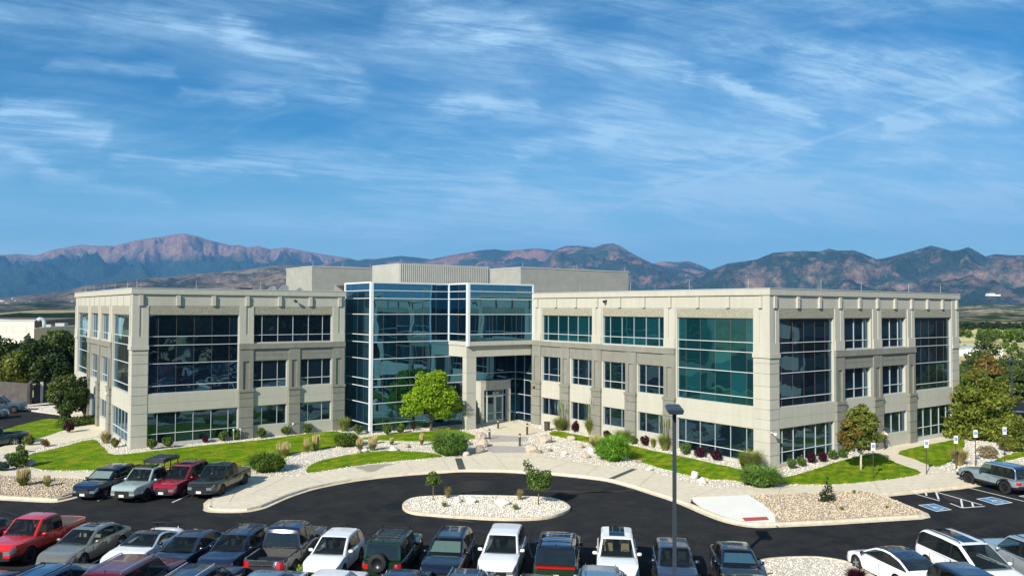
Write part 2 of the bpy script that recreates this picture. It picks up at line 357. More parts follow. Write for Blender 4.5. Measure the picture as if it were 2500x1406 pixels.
def rails2(F, a, b, brk, ca, cb, nosc=None):
    F.part('cornice', STL, (ca, cb, 13.2, 13.68, -.25, .14)); F.part('coping', CAPM, (ca-.03 if ca < 0 else ca+.1, cb, 13.68, 13.74, -.35, .17))
    F.part('string_course', STD, (max(a, 1.3), b, 12.155, 12.185, 0, .012))
    for u in brk: bracket(F, u)
def rods(F, us, h=.75):
    for u in us: MBt = MB(); p = F.P(u, 13.74, -.1); MBt.tube([p, (p[0], p[1], 13.74+h)], .012, 5); MBt.build('lightning_rod', CAPM, bld, BO)
def cpier(F, u0, u1, left=True, m=None):
    m = m or STL; e = lambda w: u0-w if left else u0
    g = [0,.97,1.93,2.9,3.67,4.45,5.2,6.2,7.17,7.95,8.38]; mb = MB()
    for a, b in zip(g[:-1], g[1:]): F.box(mb, e(.04), u1, a+.022 if a else 0, b-.022, 0, .04)
    mb.build('pier', m, bld, BO)
    F.part('pier_cap', m, (e(.13), u1+.05, 8.38, 8.72, 0, .13)); F.part('plinth_block', m, (e(.08), u1, 8.72, 9.52, 0, .08))
    c = u1-u0; F.part('pilaster', STL, (e(.05), u0+.42*c, 9.52, 13.2, 0, .05), (u0+.62*c, u1, 9.52, 12.17, 0, .05))
# left wing, long front (faces the car park)
FA = Fac((13.91, 73.93), (1, 0), (0, -1)); LA = 19.5
FA.wall(LA, 13.68, [(1.3,9.,4.55,11.4),(10.4,18.1,8.8,11.4),(10.4,13.6,4.58,7.12),(14.95,18.1,4.58,7.12),(1.3,9.,.2,2.9),(10.4,13.6,1.08,2.93),(14.95,18.1,1.08,2.93)])
FA.glass(1.3,9.,4.55,11.4, (), ZT, gm=GL, joints=(2.1,3.6,5.1,6.65,8.2), label='large dark curtain window divided by white transoms')
FA.glass(10.4,18.1,8.8,11.4, (11.2,12.72,14.2,15.75,17.2), (9.5,))
FA.glass(10.4,13.6,4.58,7.12,(11.25,12.72),(5.3,)); FA.glass(14.95,18.1,4.58,7.12,(15.75,17.2),(5.3,))
FA.glass(1.3,9.,.2,2.9,(2.1,3.62,5.1,6.65,8.17),(1.05,))
FA.glass(10.4,13.6,1.08,2.93,(11.25,12.72),()); FA.glass(14.95,18.1,1.08,2.93,(15.75,17.2),())
cpier(FA, 0, 1.25)
rails2(FA, 0, LA, [.62,3.67,6.7,9.74,12.8,15.85,18.9], -.14, LA)
frieze(FA, [(1.3,9.),(10.45,18.1)])
pier_low(FA, 9.05, 10.35); pier_low(FA, 13.75, 14.85); pier_low(FA, 18.2, 19.45)
pier_mid(FA, 9.05, 10.35); pier_mid(FA, 13.75, 14.85); pier_mid(FA, 18.2, 19.45)
pier_top(FA, 9.05, 10.35); pier_top(FA, 18.2, 19.45)
heads(FA, [(10.36,13.74),(14.86,18.19)]); belt(FA, 9.03, LA)
spandrel(FA, 1.3, 9.0); spandrel(FA, 10.4, 13.7); spandrel(FA, 14.9, 18.15)
rods(FA, [.3, 5.2, 11., 15.])
# right wing, inner front (faces the entrance court)
FB = Fac((51.55, 37.17), (0, 1), (-1, 0)); LB = 29.5
FB.wall(LB, 13.68, [(1.5,9.3,4.55,11.4),(10.8,18.6,8.8,11.4),(20.1,27.85,8.8,11.4),(10.85,13.95,4.6,7.12),(15.5,18.55,4.6,7.12),(20.1,23.15,4.6,7.12),(24.85,27.85,4.6,7.12),
  (1.5,9.3,.25,2.86),(10.85,13.95,1.15,2.86),(15.5,18.55,1.15,2.86),(20.1,23.25,1.15,2.86),(24.85,27.95,1.15,2.86)])
FB.glass(1.5,9.3,4.55,11.4,(),ZT,gm=GLG,joints=(2.25,3.8,5.35,6.9,8.45), label='large green-tinted curtain window divided by white transoms')
FB.glass(10.8,18.6,8.8,11.4,(11.5,13.07,14.6,16.15,17.7),(9.5,),gm=GLG); FB.glass(20.1,27.85,8.8,11.4,(20.76,22.35,23.85,25.4,27.05),(9.5,),gm=GLG)
for a, b, ms in ((10.85,13.95,(11.5,13.08)),(15.5,18.55,(16.15,17.7)),(20.1,23.15,(20.75,22.3)),(24.85,27.85,(25.4,26.9))):
    FB.glass(a,b,4.6,7.12,ms,(5.3,)); FB.glass(a,b+(.07 if a > 20 else 0),1.15,2.86,ms,())
FB.glass(1.5,9.3,.25,2.86,(2.25,3.8,5.35,6.9,8.45),(.95,))
cpier(FB, 0, 1.45, False)
rails2(FB, 0, LB, [.75,3.83,6.95,10.05,13.15,16.25,19.35,22.45,25.55,28.65], .25, LB)
frieze(FB, [(1.5,9.3),(10.8,18.6),(20.1,27.85)])
for a, b in ((9.45,10.75),(14.1,15.45),(18.75,20.05),(23.4,24.75),(28.0,29.48)): pier_low(FB, a, b); pier_mid(FB, a, b)
for a, b in ((9.45,10.75),(18.75,20.05),(28.0,29.48)): pier_top(FB, a, b)
heads(FB, [(10.76,14.09),(15.46,18.74),(20.06,23.39),(24.76,27.99)]); belt(FB, 9.44, LB)
spandrel(FB, 1.5, 9.3, 2.9); [spandrel(FB, a, b, 2.88) for a, b in ((10.8,14.05),(15.5,18.7),(20.1,23.35),(24.8,27.95))]
rods(FB, [2., 8., 15., 22.])
# right wing, street end
FC = Fac((51.55, 37.17), (1, 0), (0, -1)); LC = 30.36
FC.wall(LC, 13.68, [(1.2,8.6,4.55,11.4),(10.15,14.3,8.8,11.4),(16.,20.2,8.8,11.4),(21.75,28.8,4.65,11.4),(10.2,14.25,4.62,7.15),(16.05,20.1,4.62,7.15),
  (1.2,8.6,.25,2.93),(10.3,14.4,0,2.93),(16.3,20.25,1.12,2.98),(22.,28.9,.3,3.0)])
FC.glass(1.2,8.6,4.55,11.4,(),ZT,joints=(1.75,3.2,4.7,6.2,7.65),label='large dark curtain window beside the near corner'); FC.glass(21.75,28.8,4.65,11.4,(),ZT,joints=(23.3,24.8,26.3,27.7),label='large dark curtain window near the far corner')
FC.glass(10.15,14.3,8.8,11.4,(10.6,12.02,13.47),(9.5,),w=-.28); FC.glass(16.,20.2,8.8,11.4,(16.4,17.84,19.27),(9.5,),w=-.28)
FC.glass(10.2,14.25,4.62,7.15,(10.6,12.02,13.47),(5.4,),w=-.28); FC.glass(16.05,20.1,4.62,7.15,(16.4,17.84,19.27),(5.4,),w=-.28)
FC.glass(1.2,8.6,.25,2.93,(1.75,3.2,4.7,6.2,7.65),(1.07,)); FC.glass(16.3,20.25,1.12,2.98,(16.6,17.85,19.27),()); FC.glass(22.,28.9,.3,3.,(23.55,25.05,26.55,27.95),(1.17,))
w_ = FC.glass(10.3,12.2,0,2.93,(),(),w=-.25); d_ = FC.part('side_door', DARK, (12.25,14.35,0,2.9,-.28,-.24)); FC.part('door_frame', FRM, (12.2,12.27,0,2.93,-.27,-.12),(13.28,13.34,0,2.3,-.25,-.18),(12.27,14.4,2.3,2.36,-.25,-.18), parent=d_)
cpier(FC, 0, 1.15); cpier(FC, 28.95, LC, False)
rails2(FC, 0, LC, [.6,3.57,6.55,9.48,12.43,15.3,18.25,21.17,24.1,27.,29.85], -.14, LC+.14)
frieze(FC, [(1.2,8.6),(10.15,14.45),(16.,20.2),(21.75,28.8)])
for a, b in ((8.72,10.05),(14.55,15.95),(20.45,21.7)): pier_low(FC, a, b); pier_mid(FC, a, b); pier_top(FC, a, b)
heads(FC, [(10.06,14.54),(15.96,20.44)], 7.17); belt(FC, 8.7, 21.75)
spandrel(FC, 1.2, 8.65, 2.96); spandrel(FC, 10.1, 14.5, 2.96); spandrel(FC, 16., 20.4, 3.0); spandrel(FC, 21.75, 28.9, 3.02, 4.6)
rods(FC, [7., 13., 21., 27.])
# left wing, far end wall
FD = Fac((13.91, 73.93), (0, 1), (-1, 0)); LD = 33.3
FD.wall(LD, 13.68, [(1.4,9.1,4.55,11.4),(11.0,15.5,8.8,11.4),(17.05,21.75,8.8,11.4),(23.7,31.1,4.55,11.4),(11.0,15.5,4.6,7.12),(17.05,21.75,4.6,7.12),(1.4,9.1,.25,2.9),(11.,15.5,1.1,2.9),(17.05,21.75,0,2.9),(23.7,31.1,.3,2.9)])
FD.glass(1.4,9.1,4.55,11.4,(),ZT,joints=(2.9,4.4,5.9,7.5)); FD.glass(23.7,31.1,4.55,11.4,(),ZT,joints=(25.2,26.7,28.2,29.7))
for a, b in ((11.,15.5),(17.05,21.75)):
    ms = (a+.6, a+2.1, a+3.6); FD.glass(a,b,8.8,11.4,ms,(9.5,),w=-.28); FD.glass(a,b,4.6,7.12,ms,(5.3,),w=-.28)
FD.glass(1.4,9.1,.25,2.9,(2.2,3.7,5.2,6.7,8.2),(1.05,)); FD.glass(11.,15.5,1.1,2.9,(12.5,14.),()); FD.glass(17.05,21.75,0,2.9,(18.5,20.),()); FD.glass(23.7,31.1,.3,2.9,(25.2,26.7,28.2,29.7),(1.05,))
cpier(FD, 0, 1.3, False); cpier(FD, 31.2, LD, False)
rails2(FD, 0, LD, [], .25, LD+.14)
for k in range(10): FD.part('bracket', STL, (.95+k*3.15-.13, .95+k*3.15+.13, 12.2, 13.12, .002, .05))
frieze(FD, [(1.4,9.1),(11.,15.5),(17.05,21.75),(23.7,31.1)])
for a, b in ((9.3,10.85),(15.65,16.95),(21.9,23.5)): pier_low(FD, a, b); pier_mid(FD, a, b); pier_top(FD, a, b)
heads(FD, [(10.86,15.64),(16.96,21.89)]); belt(FD, 9.3, 23.5)
spandrel(FD, 1.4, 9.2); spandrel(FD, 10.9, 15.6); spandrel(FD, 17., 21.8); spandrel(FD, 23.6, 31.15)
rods(FD, [3., 9., 15., 21., 27.], .6)
# hidden sides, roofs
FE = Fac((81.91, 37.17), (0, 1), (1, 0)); FE.wall(63, 13.68, []); Fac((13.91, 107.2), (1, 0), (0, 1)).wall(52, 13.68, [])
Fac((66, 100.2), (0, 1), (1, 0)).wall(7, 13.68, []); Fac((66, 100.2), (1, 0), (0, 1)).wall(15.9, 13.68, [])
Fac((33.41, 73.93), (0, 1), (1, 0)).wall(2.4, 13.68, []); Fac((33.41, 76.3), (1, 0), (0, -1)).wall(1.1, 13.68, [])
mb = MB(); mb.poly([(14.1,74.1),(33.3,74.1),(33.3,76.4),(51.7,76.4),(51.7,37.4),(81.7,37.4),(81.7,100),(65.8,100),(65.8,107),(14.1,107)], 0, 13.42, sides=False); mb.build('roof', ROOF, bld, BO)
# stair and lobby glass tower
aT, bT = 34.45, 70.2
TZ = (13.8, 13.03, 11.47, 9.48, 8.74, 7.12, 5.17, 4.4, 2.8, .81)
FT = Fac((aT, bT), (1, 0), (0, -1)); FU = Fac((aT, bT), (0, 1), (-1, 0)); FX = Fac((43.28, 66.55), (1, 0), (0, -1)); FY = Fac((43.28, 66.55), (0, 1), (-1, 0)); FV = Fac((51.9, 66.8), (0, 1), (-1, 0))
js = [1.5*k+1.3 for k in range(11)]
FT.glass(.0,17.45,.1,14.5,(),TZ,w=0,gm=GLT,joints=js,per=False,tw=.058,name='curtain_wall',label='tall blue glass front of the lobby tower')
FU.glass(.0,6.0,.1,14.5,(),TZ,w=0,gm=GLT,joints=(1.5,3.,4.5),per=False,tw=.058,name='curtain_wall')
FX.glass(.0,8.2,8.78,14.5,(),TZ[:4],w=0,gm=GLT,joints=(1.5,3.,4.5,6.,7.5),per=False,tw=.058,name='curtain_wall',label='blue glass box over the entrance')
FY.glass(.0,3.65,8.78,14.5,(),TZ[:4],w=0,gm=GLT,joints=(1.8,),per=False,tw=.058,name='curtain_wall')
FV.glass(.0,3.4,.05,7.2,(1.7,),TZ[5:],w=0,gm=GL,per=False,name='curtain_wall')
def cap(F, u0, u1, z=14.5): F.part('tower_coping', WHT, (u0, u1, z, z+.14, -.3, .07))
cap(FT, -.07, 8.8); cap(FU, .3, 6.08); cap(FX, -.07, 8.27); cap(FY, .3, 3.6)
for F, u in ((FT, 0), (FX, 0)):
    F.part('corner_mullion', WHT, (u-.07, u+.20, 8.3 if F is FX else 0, 14.5, -.02, .09)); G_ = FU if F is FT else FY
    G_.part('corner_mullion', WHT, (.02, .24, 8.3 if F is FX else 0, 14.5, 0, .081))
FX.part('corner_mullion', WHT, (8.1, 8.27, 8.78, 14.5, -.02, .09)); FU.part('corner_mullion', WHT, (5.84, 6.05, 0, 14.5, -.02, .09))
FY.part('corner_mullion', WHT, (3.5, 3.65, 8.7, 14.5, -.01, .07)); FV.part('corner_mullion', FRM, (3.3, 3.4, 0, 7.2, 0, .05))
mb = MB(); mb.poly([(34.6,70.4),(43.4,70.4),(43.4,66.7),(51.5,66.7),(51.5,79),(34.6,79)], 0, 14.45, sides=False); mb.build('roof', ROOF, bld, BO)
Fac((34.45, 79.0), (1, 0), (0, 1)).wall(17.4, 14.5, [], z0=13); Fac((51.55, 66.7), (0, 1), (1, 0)).wall(12.3, 14.5, [], z0=13)
FT.part('plinth', JNT, (.0, 17.4, 0, .12, -.3, .02)); FU.part('plinth', JNT, (.0, 6.0, 0, .12, -.3, .02))
# overhang, beam and corner column
FX.part('fascia', STL, (-.06, 8.27, 8.33, 8.76, -3.6, .06)); FX.part('soffit', STL, (.1, 8.2, 8.28, 8.335, -3.5, -.1))
FX.part('beam', STL, (.0, 8.2, 7.2, 8.28, -.85, -.25)); FY.part('beam', STL, (.86, 3.6, 7.2, 8.28, -.8, .0))
cb = [0, 1.55, 3.6, 5.6, 7.2]; mb = MB()
for a, b in zip(cb[:-1], cb[1:]): FX.box(mb, .0, 1.15, a+.01 if a else 0, b-.012, -.95, -.2)
mb.build('entrance_column', STL, bld, BO)
# entrance vestibule with doors
VA, VB = 46.6, 69.2-.1
FW = Fac((VA, VB), (1, 0), (0, -1)); FZ = Fac((VA, VB), (0, 1), (-1, 0)); LV = 3.85
mb = MB(); FW.box(mb, 0, .42, 0, 3.5, -1.1, 0); FW.box(mb, 3.4, LV, 0, 3.5, -1.1, 0); FW.box(mb, 0, LV, 3.5, 4.38, -1.1, .0); vp = mb.build('vestibule', STL, bld, BO)
mb = MB()
for u in (.95, 1.9, 2.9): FW.box(mb, u-.008, u+.008, 3.52, 4.38, 0, .004)
for z in (.95, 1.9, 2.85): FW.box(mb, 0, .42, z, z+.015, 0, .004); FW.box(mb, 3.4, LV, z, z+.015, 0, .004)
mb.build('panel_joint', JNT, vp, BO)
FW.part('vestibule_coping', CAPM, (-.03, LV+.03, 4.38, 4.44, -1.1, .03), parent=vp)
FW.glass(.42,3.4,0,3.5,(.78,2.98),(2.86,),w=-.22,fw=.06,label='glazing of the entrance vestibule')
FW.glass(.84,2.92,2.9,3.46,(1.88,),(),w=-.18,fw=.04)
for k, u in enumerate((.84, 1.9)):
    dr = MB()
    for b in ((u,u+.13,0,2.84),(u+.89,u+1.02,0,2.84),(u+.13,u+.89,0,.3),(u+.13,u+.89,2.7,2.84),(u+.13,u+.89,1.02,1.08)): FW.box(dr, *b, -.2, -.12)
    dd = dr.build('entrance_door', mat('door frame', (.62,.62,.55), .45), bld, BO); FW.part('door_pane', GL, (u+.13, u+.89, .3, 2.7, -.17, -.155), parent=dd)
    hb = MB(); uu = u+.93 if k == 0 else u+.09; hb.tube([FW.P(uu,.95,-.12), FW.P(uu,.95,-.06), FW.P(uu,1.35,-.06), FW.P(uu,1.35,-.12)], .018, 6); hb.build('door_handle', FRM, dd, BO)
FW.part('card_reader', JNT, (3.58, 3.66, 1.15, 1.3, 0, .03), parent=vp)
def text_mesh(txt, size, ext=.01, font=None):
    cu = bpy.data.curves.new('lettering', 'FONT'); cu.body = txt; cu.size = size; cu.extrude = ext; cu.align_x = 'CENTER'
    o = bpy.data.objects.new('lettering', cu); COL.objects.link(o); dg = bpy.context.evaluated_depsgraph_get(); dg.update()
    me = bpy.data.meshes.new_from_object(o.evaluated_get(dg)); bpy.data.objects.remove(o); return me
tm = text_mesh('8610', .40); tm.materials.clear(); tm.materials.append(WHT)
to = bpy.data.objects.new('street_number', tm); COL.objects.link(to); to.parent = bld; p = FW.P(1.95, 2.98, -.08); to.location = (p[0]-OX, p[1]-OY, p[2]); to.rotation_euler = (R(90), 0, 0)
# small fittings on the walls
def camera_dome(F, u, z, o=.35, dk=False):
    mb = MB(); F.box(mb, u-.09, u+.09, z-.09, z+.09, 0, .06); mb.tube([F.P(u,z,0), F.P(u,z,o)], .03, 6); mb.lathe([(.0,-.22),(.10,-.18),(.14,-.08),(.14,.02),(.0,.05)], F.P(u, z, o), 'z', 10)
    return mb.build('security_camera', DARK if dk else WHT, bld, BO)
camera_dome(FC, -.0+.05, 2.75, .45); camera_dome(FC, 13.3, 3.25, .3, True); camera_dome(FA, 14.3, 12.75, .3, True); camera_dome(FB, 18.1, 12.85, .3, True); camera_dome(FD, 8.8+1.2, 3.9, .3)
camera_dome(FA, 14.2, 1.05, .15); camera_dome(FB, 28.9, 3.9, .25, True)
# rooftop screens
def onb(x, y, b): d = ray(x, y); t = b/d[1]; return d[0]*t, CH+d[2]*t
def ona(x, y, a): d = ray(x, y); t = a/d[0]; return d[1]*t, CH+d[2]*t
GP = mat('plant screen grey', (.25,.255,.225), .85, col2=(.29,.295,.26), ns=.8, bump=.1); GP2 = mat('plant screen pale', (.33,.335,.30), .6, col2=(.37,.375,.335), ns=.6)
def pent(a0, b0, xr, yr, xl, yl, zt, ribs, m1):
    a1 = onb(xr, yr, b0)[0]; b1 = ona(xl, yl, a0)[0]
    mb = MB(); mb.box(a0, a1, b0, b1, 13.42, zt); o = mb.build('rooftop_enclosure', m1, bld, BO)
    c = MB(); c.box(a0-.06, a1+.06, b0-.06, b1+.06, zt, zt+.1); c.build('coping', CAPM, o, BO)
    if ribs:
        r = MB(); n = int((a1-a0)/.3)
        for k in range(n): u = a0+.1+k*.3; r.hexa([(u,b0-.09,13.5),(u+.14,b0-.09,13.5),(u+.18,b0-.001,13.5),(u-.04,b0-.001,13.5),(u,b0-.09,zt),(u+.14,b0-.09,zt),(u+.18,b0-.001,zt),(u-.04,b0-.001,zt)])
        for k in range(int((b1-b0)/.3)): u = b0+.2+k*.3; r.hexa([(a0-.001,u-.04,13.5),(a0-.001,u+.18,13.5),(a0-.05,u+.14,13.5),(a0-.05,u,13.5),(a0-.001,u-.04,zt),(a0-.001,u+.18,zt),(a0-.05,u+.14,zt),(a0-.05,u,zt)])
        r.build('metal_cladding', m1, o, BO)
    for k in (.02, .5, .97):
        t = MB(); x = a0+k*(a1-a0); t.tube([(x,b0+.1,zt+.1),(x,b0+.1,zt+.75)], .014, 5); t.build('lightning_rod', CAPM, o, BO)
pent(37.9, 93.7, 909, 655, 699, 655, 17.15, False, GP); pent(49.3, 92.3, 1195, 654, 910, 647, 17.85, True, GP2); pent(58.8, 78.5, 1534, 665, 1196, 658, 17.15, False, GP)
def dish(a, b, r, label):
    e = empty('satellite_dish', (a, b, 13.42), R(200), label, 'satellite dish'); mb = MB()
    mb.lathe([(0,.0),(r*.5,.06*r),(r*.85,.2*r),(r,.32*r)], (0,0,0), 'y', 16); o = mb.build('dish', WHT, e, smooth=True); o.location = (0,0,.35+r*.4); o.rotation_euler = (R(-30),0,0)
    m2 = MB(); m2.tube([(0,.05,0),(0,.05,.35+r*.3)], .05, 8); m2.tube([(0,0,.35+r*.4),(0,r*.8,.6+r*.7)], .02, 5); m2.build('mount', CAPM, e)
for x, r, lb in ((660,.62,'round pale satellite dish on the left wing roof, leftmost of three'),(688,.75,'larger tilted satellite dish on the left wing roof beside the grey enclosure'),(728,.5,'smallest satellite dish low in front of the grey rooftop enclosure')):
    a, z = onb(x, 704, 86.); dish(a, 86., r, lb)
mb = MB(); a0 = onb(586, 703, 82)[0]; a1 = onb(616, 703, 82)[0]; mb.box(0, a1-a0, 0, 1.2, 0, .62); mb.box(-.05, a1-a0+.05, -.05, 1.25, .62, .68)
ru = mb.build('roof_hatch', mat('dark hood', (.03,.04,.06), .5)); ru.location = (a0, 82, 13.42); tag(ru, 'low dark box unit on the roof of the left wing', 'roof unit')
# ------------------------------------------------------------------ ground materials
def groundmat(name, c1, c2, c3=None, s1=.35, s2=6., bump=.4, bs=40., rough=.9, vor=None, fine=1.5, stripe=0):
    m = bpy.data.materials.new(name); m.use_nodes = True; t = m.node_tree; b = t.nodes['Principled BSDF']; b.inputs['Roughness'].default_value = rough; MC[name] = m
    b.inputs['Specular IOR Level'].default_value = .12
    tcn = t.nodes.new('ShaderNodeTexCoord')
    def n_(s, d=4):
        n = t.nodes.new('ShaderNodeTexNoise'); n.inputs['Scale'].default_value = s; n.inputs['Detail'].default_value = d; n.inputs['Roughness'].default_value = .7; t.links.new(tcn.outputs['Object'], n.inputs['Vector']); return n.outputs['Fac']
    def mixc(f, a, bb, lo, hi):
        r = t.nodes.new('ShaderNodeMapRange'); r.inputs[1].default_value = lo; r.inputs[2].default_value = hi; t.links.new(f, r.inputs[0])
        x = t.nodes.new('ShaderNodeMix'); x.data_type = 'RGBA'; t.links.new(r.outputs[0], x.inputs[0])
        for i, q in ((6, a), (7, bb)):
            if isinstance(q, tuple): x.inputs[i].default_value = (*q, 1)
            else: t.links.new(q, x.inputs[i])
        return x.outputs[2]
    col = mixc(n_(s1), c1, c2, .35, .65)
    if c3: col = mixc(n_(s2), col, c3, .42, .68)
    h = t.nodes.new('ShaderNodeHueSaturation'); r = t.nodes.new('ShaderNodeMapRange'); r.inputs[1].default_value = .3; r.inputs[2].default_value = .7; r.inputs[3].default_value = 1-.22*fine; r.inputs[4].default_value = 1+.22*fine
    t.links.new(n_(bs, 2), r.inputs[0]); t.links.new(r.outputs[0], h.inputs['Value']); t.links.new(col, h.inputs['Color']); col = h.outputs[0]
    if stripe:
        wv = t.nodes.new('ShaderNodeTexWave'); wv.inputs['Scale'].default_value = .42; wv.inputs['Distortion'].default_value = 2.5; wv.inputs['Detail'].default_value = 3; mp = t.nodes.new('ShaderNodeMapping'); mp.inputs['Rotation'].default_value = (0, 0, R(62)); t.links.new(tcn.outputs['Object'], mp.inputs[0]); t.links.new(mp.outputs[0], wv.inputs['Vector'])
        rw = t.nodes.new('ShaderNodeMapRange'); rw.inputs[3].default_value = 1-stripe; rw.inputs[4].default_value = 1+stripe; t.links.new(wv.outputs['Fac'], rw.inputs[0]); hw_ = t.nodes.new('ShaderNodeHueSaturation'); t.links.new(rw.outputs[0], hw_.inputs['Value']); t.links.new(col, hw_.inputs['Color']); col = hw_.outputs[0]
    height = n_(bs, 4)
    if vor:
        v = t.nodes.new('ShaderNodeTexVoronoi'); v.inputs['Scale'].default_value = vor; t.links.new(tcn.outputs['Object'], v.inputs['Vector'])
        h2 = t.nodes.new('ShaderNodeHueSaturation'); r2 = t.nodes.new('ShaderNodeMapRange'); r2.inputs[3].default_value = .62; r2.inputs[4].default_value = 1.3
        sp = t.nodes.new('ShaderNodeSeparateColor'); t.links.new(v.outputs['Color'], sp.inputs[0]); t.links.new(sp.outputs[0], r2.inputs[0]); t.links.new(r2.outputs[0], h2.inputs['Value']); t.links.new(col, h2.inputs['Color'])
        v2 = t.nodes.new('ShaderNodeTexVoronoi'); v2.feature = 'DISTANCE_TO_EDGE'; v2.inputs['Scale'].default_value = vor; t.links.new(tcn.outputs['Object'], v2.inputs['Vector'])
        col = mixc(v2.outputs['Distance'], tuple(q*.5 for q in c1), h2.outputs[0], 0.0, .12); height = v2.outputs['Distance']
    t.links.new(col, b.inputs['Base Color'])
    bn = t.nodes.new('ShaderNodeBump'); bn.inputs['Strength'].default_value = bump; bn.inputs['Distance'].default_value = .05; t.links.new(height, bn.inputs['Height']); t.links.new(bn.outputs[0], b.inputs['Normal'])
    return m
ASP = groundmat('asphalt', (.012,.014,.017), (.021,.022,.024), (.031,.030,.028), .16, .7, .12, 30, .95, fine=1.6)
WET_SHADE = groundmat('wet and shaded asphalt', (.007,.008,.010), (.012,.012,.014), None, .8, 3, .1, 60, .35)  # wet stains and crack seal, also the colour of painted kerb shadows
PAT = groundmat('pale asphalt', (.04,.039,.036), (.048,.045,.04), None, .8, 3, .3, 60, .9)
CON = groundmat('concrete', (.64,.57,.43), (.71,.64,.49), (.56,.50,.38), .25, 2.2, .1, 60, .85, fine=.35)
CON2 = groundmat('new concrete', (.74,.72,.64), (.80,.78,.70), None, .4, 2.2, .1, 60, .85, fine=.3)
KRB = groundmat('kerb concrete', (.60,.52,.39), (.68,.60,.46), (.48,.42,.32), .5, 3, .1, 60, .85, fine=.4)
LWN = groundmat('lawn', (.050,.145,.0), (.11,.225,.0), (.27,.28,.012), .22, .8, .9, 16, 1., fine=3., stripe=.10)
GRV_ = groundmat('river gravel', (.72,.67,.56), (.80,.75,.65), (.60,.52,.42), .5, 3, .9, 40, .9, vor=10.)
GRT = groundmat('tan gravel', (.50,.43,.33), (.60,.53,.42), (.36,.29,.21), .4, 2, .9, 40, .9, vor=10.)
DRY = groundmat('dry land', (.55,.47,.22), (.66,.58,.31), (.30,.27,.12), .004, .02, .3, .5, .95)
# ------------------------------------------------------------------ ground
mb = MB(); mb.poly([(-4000,-4000),(23000,-4000),(23000,23500),(-4000,23500)], 0, -.34, sides=False); mb.build('ground', DRY, kind='structure')
mb = MB(); mb.poly([(-60,-70),(135,-70),(135,60),(100,110),(60,125),(-60,125)], -.34, -.15); mb.build('road', ASP, kind='structure')
def slab(name, P, z1, m, z0=-.3, kind='structure', px=True):
    mb = MB(); mb.poly(px2([(x, y, z1) for x, y in P]) if px else P, z0, z1); return mb.build(name, m, kind=kind)
ROADEDGE = [(509,1236),(520,1241),(560,1242.5),(603,1241),(636,1234),(655,1226),(696,1208.5),(750,1190.8),(805,1178.6),(859,1169),(913,1162),(995,1154),(1077,1148.6),(1131,1145.6),(1236,1147),(1284,1149.8),(1356,1154),(1428,1161),(1488,1169),(1548,1184.4),(1596,1199.5),(1644,1214.6),(1684,1230),(1726,1248),(1768,1263.8),(1810,1274),(1846,1278),(1891,1277)]
edge_w = crom(px2([(x, y, -.02) for x, y in ROADEDGE]), 4)
# gravel planting bed under everything between the walks and the walls
bedP = px2([(x, y, -.02) for x, y in [(0,1150),(0,1100),(60,1085),(130,1050),(180,1015)]]) + [(8,112),(82,112),(92,60),(92,40)] + px2([(x, y, -.02) for x, y in [(2520,1100),(2520,1150),(2360,1160),(2244,1168),(2132,1180),(1908,1190),(1712,1190),(1548,1150),(1392,1132),(1230,1120),(1117,1122),(913,1140),(723,1168),(560,1168),(220,1158),(60,1156)]])
mb = MB(); mb.poly(bedP, -.3, -.03); mb.build('gravel_bed', GRV_, kind='structure')
# walks
WALK = [(x, y) for x, y in ROADEDGE]
inner = [(2118,1200),(1828,1207),(1684,1212)]
walk1 = [G(x, y, 0) for x, y in ROADEDGE[:23]] + [G(x, y, 0) for x, y in [(1690,1213),(1828,1208),(2000,1201),(2109,1197),(2140,1203),(2333,1184),(2360,1180),(2520,1158),(2520,1128),(2440,1134),(2360,1149),(2304,1153),(2292,1149),(2271,1157.5),(2246,1159),(2132,1176),(2006,1184.5),(1908,1184.5),(1824,1188),(1754,1191),(1712,1184),(1656,1170),(1600,1152),(1548,1143.6),(1470,1135),(1392,1125.6),(1349,1116),(1320,1104),(1272,1089.6),(1278,1075),(1291,1063),(1327,1052),(1300,1040),(1255,1029),(1245,1027),(1172,1034),(1190,1040),(1217,1046),(1206,1054),(1195,1061),(1191.6,1072.8),(1195,1087),(1183,1104),(1154,1108.8),(1117,1117.5),(1077,1120.5),(995,1127),(913,1135.5),(832,1146.5),(750,1158.5),(723,1163.6),(598,1161.5),(550,1188),(513,1222)]]
mb = MB(); mb.poly(walk1, -.3, 0.); mb.build('sidewalk', CON, kind='structure')
XW = []
def xslab(n, P, *a): XW.append(px2([(x, y, 0) for x, y in P])); return slab(n, P, *a)
xslab('sidewalk', [(-60,1144),(0,1146),(77,1150),(150,1151.5),(235,1153),(330,1156),(330,1170),(205,1165),(110,1164),(0,1160),(-60,1158)], .0, CON)
xslab('sidewalk', [(246,1063),(123,1087),(0,1109),(-40,1116),(-40,1098),(0,1091),(102,1062),(194,1042),(236,1033),(262,1040)], .0, CON)
xslab('sidewalk', [(2076,1100),(2140,1088),(2240,1066),(2300,1054),(2345,1046),(2360,1060),(2300,1079),(2196,1101.4),(2244,1125),(2290,1141),(2300,1147),(2246,1156.5),(2188,1128),(2146,1104),(2090,1108)], .003, CON)
slab('ramp_pad', [(1686,1212.8),(1828,1208),(1863,1230),(1891,1254),(1894,1276),(1846,1277.5),(1810,1273.4),(1768,1262),(1726,1245),(1704,1228)], -.005, CON2)
slab('tactile_paving', [(1812,1263),(1871.6,1260.4),(1878,1268),(1819,1271.5)], .005, mat('red tactile', (.42,.07,.06), .8), -.02)
isl = [(1828,1208),(1863,1230),(1891,1254),(1894,1273),(2020,1267),(2132,1260),(2240,1254),(2254,1251),(2247,1245.6),(2190,1222),(2132,1200.6),(2109.6,1196.6),(2000,1201)]
slab('gravel_bed', isl, -.002, GRT)
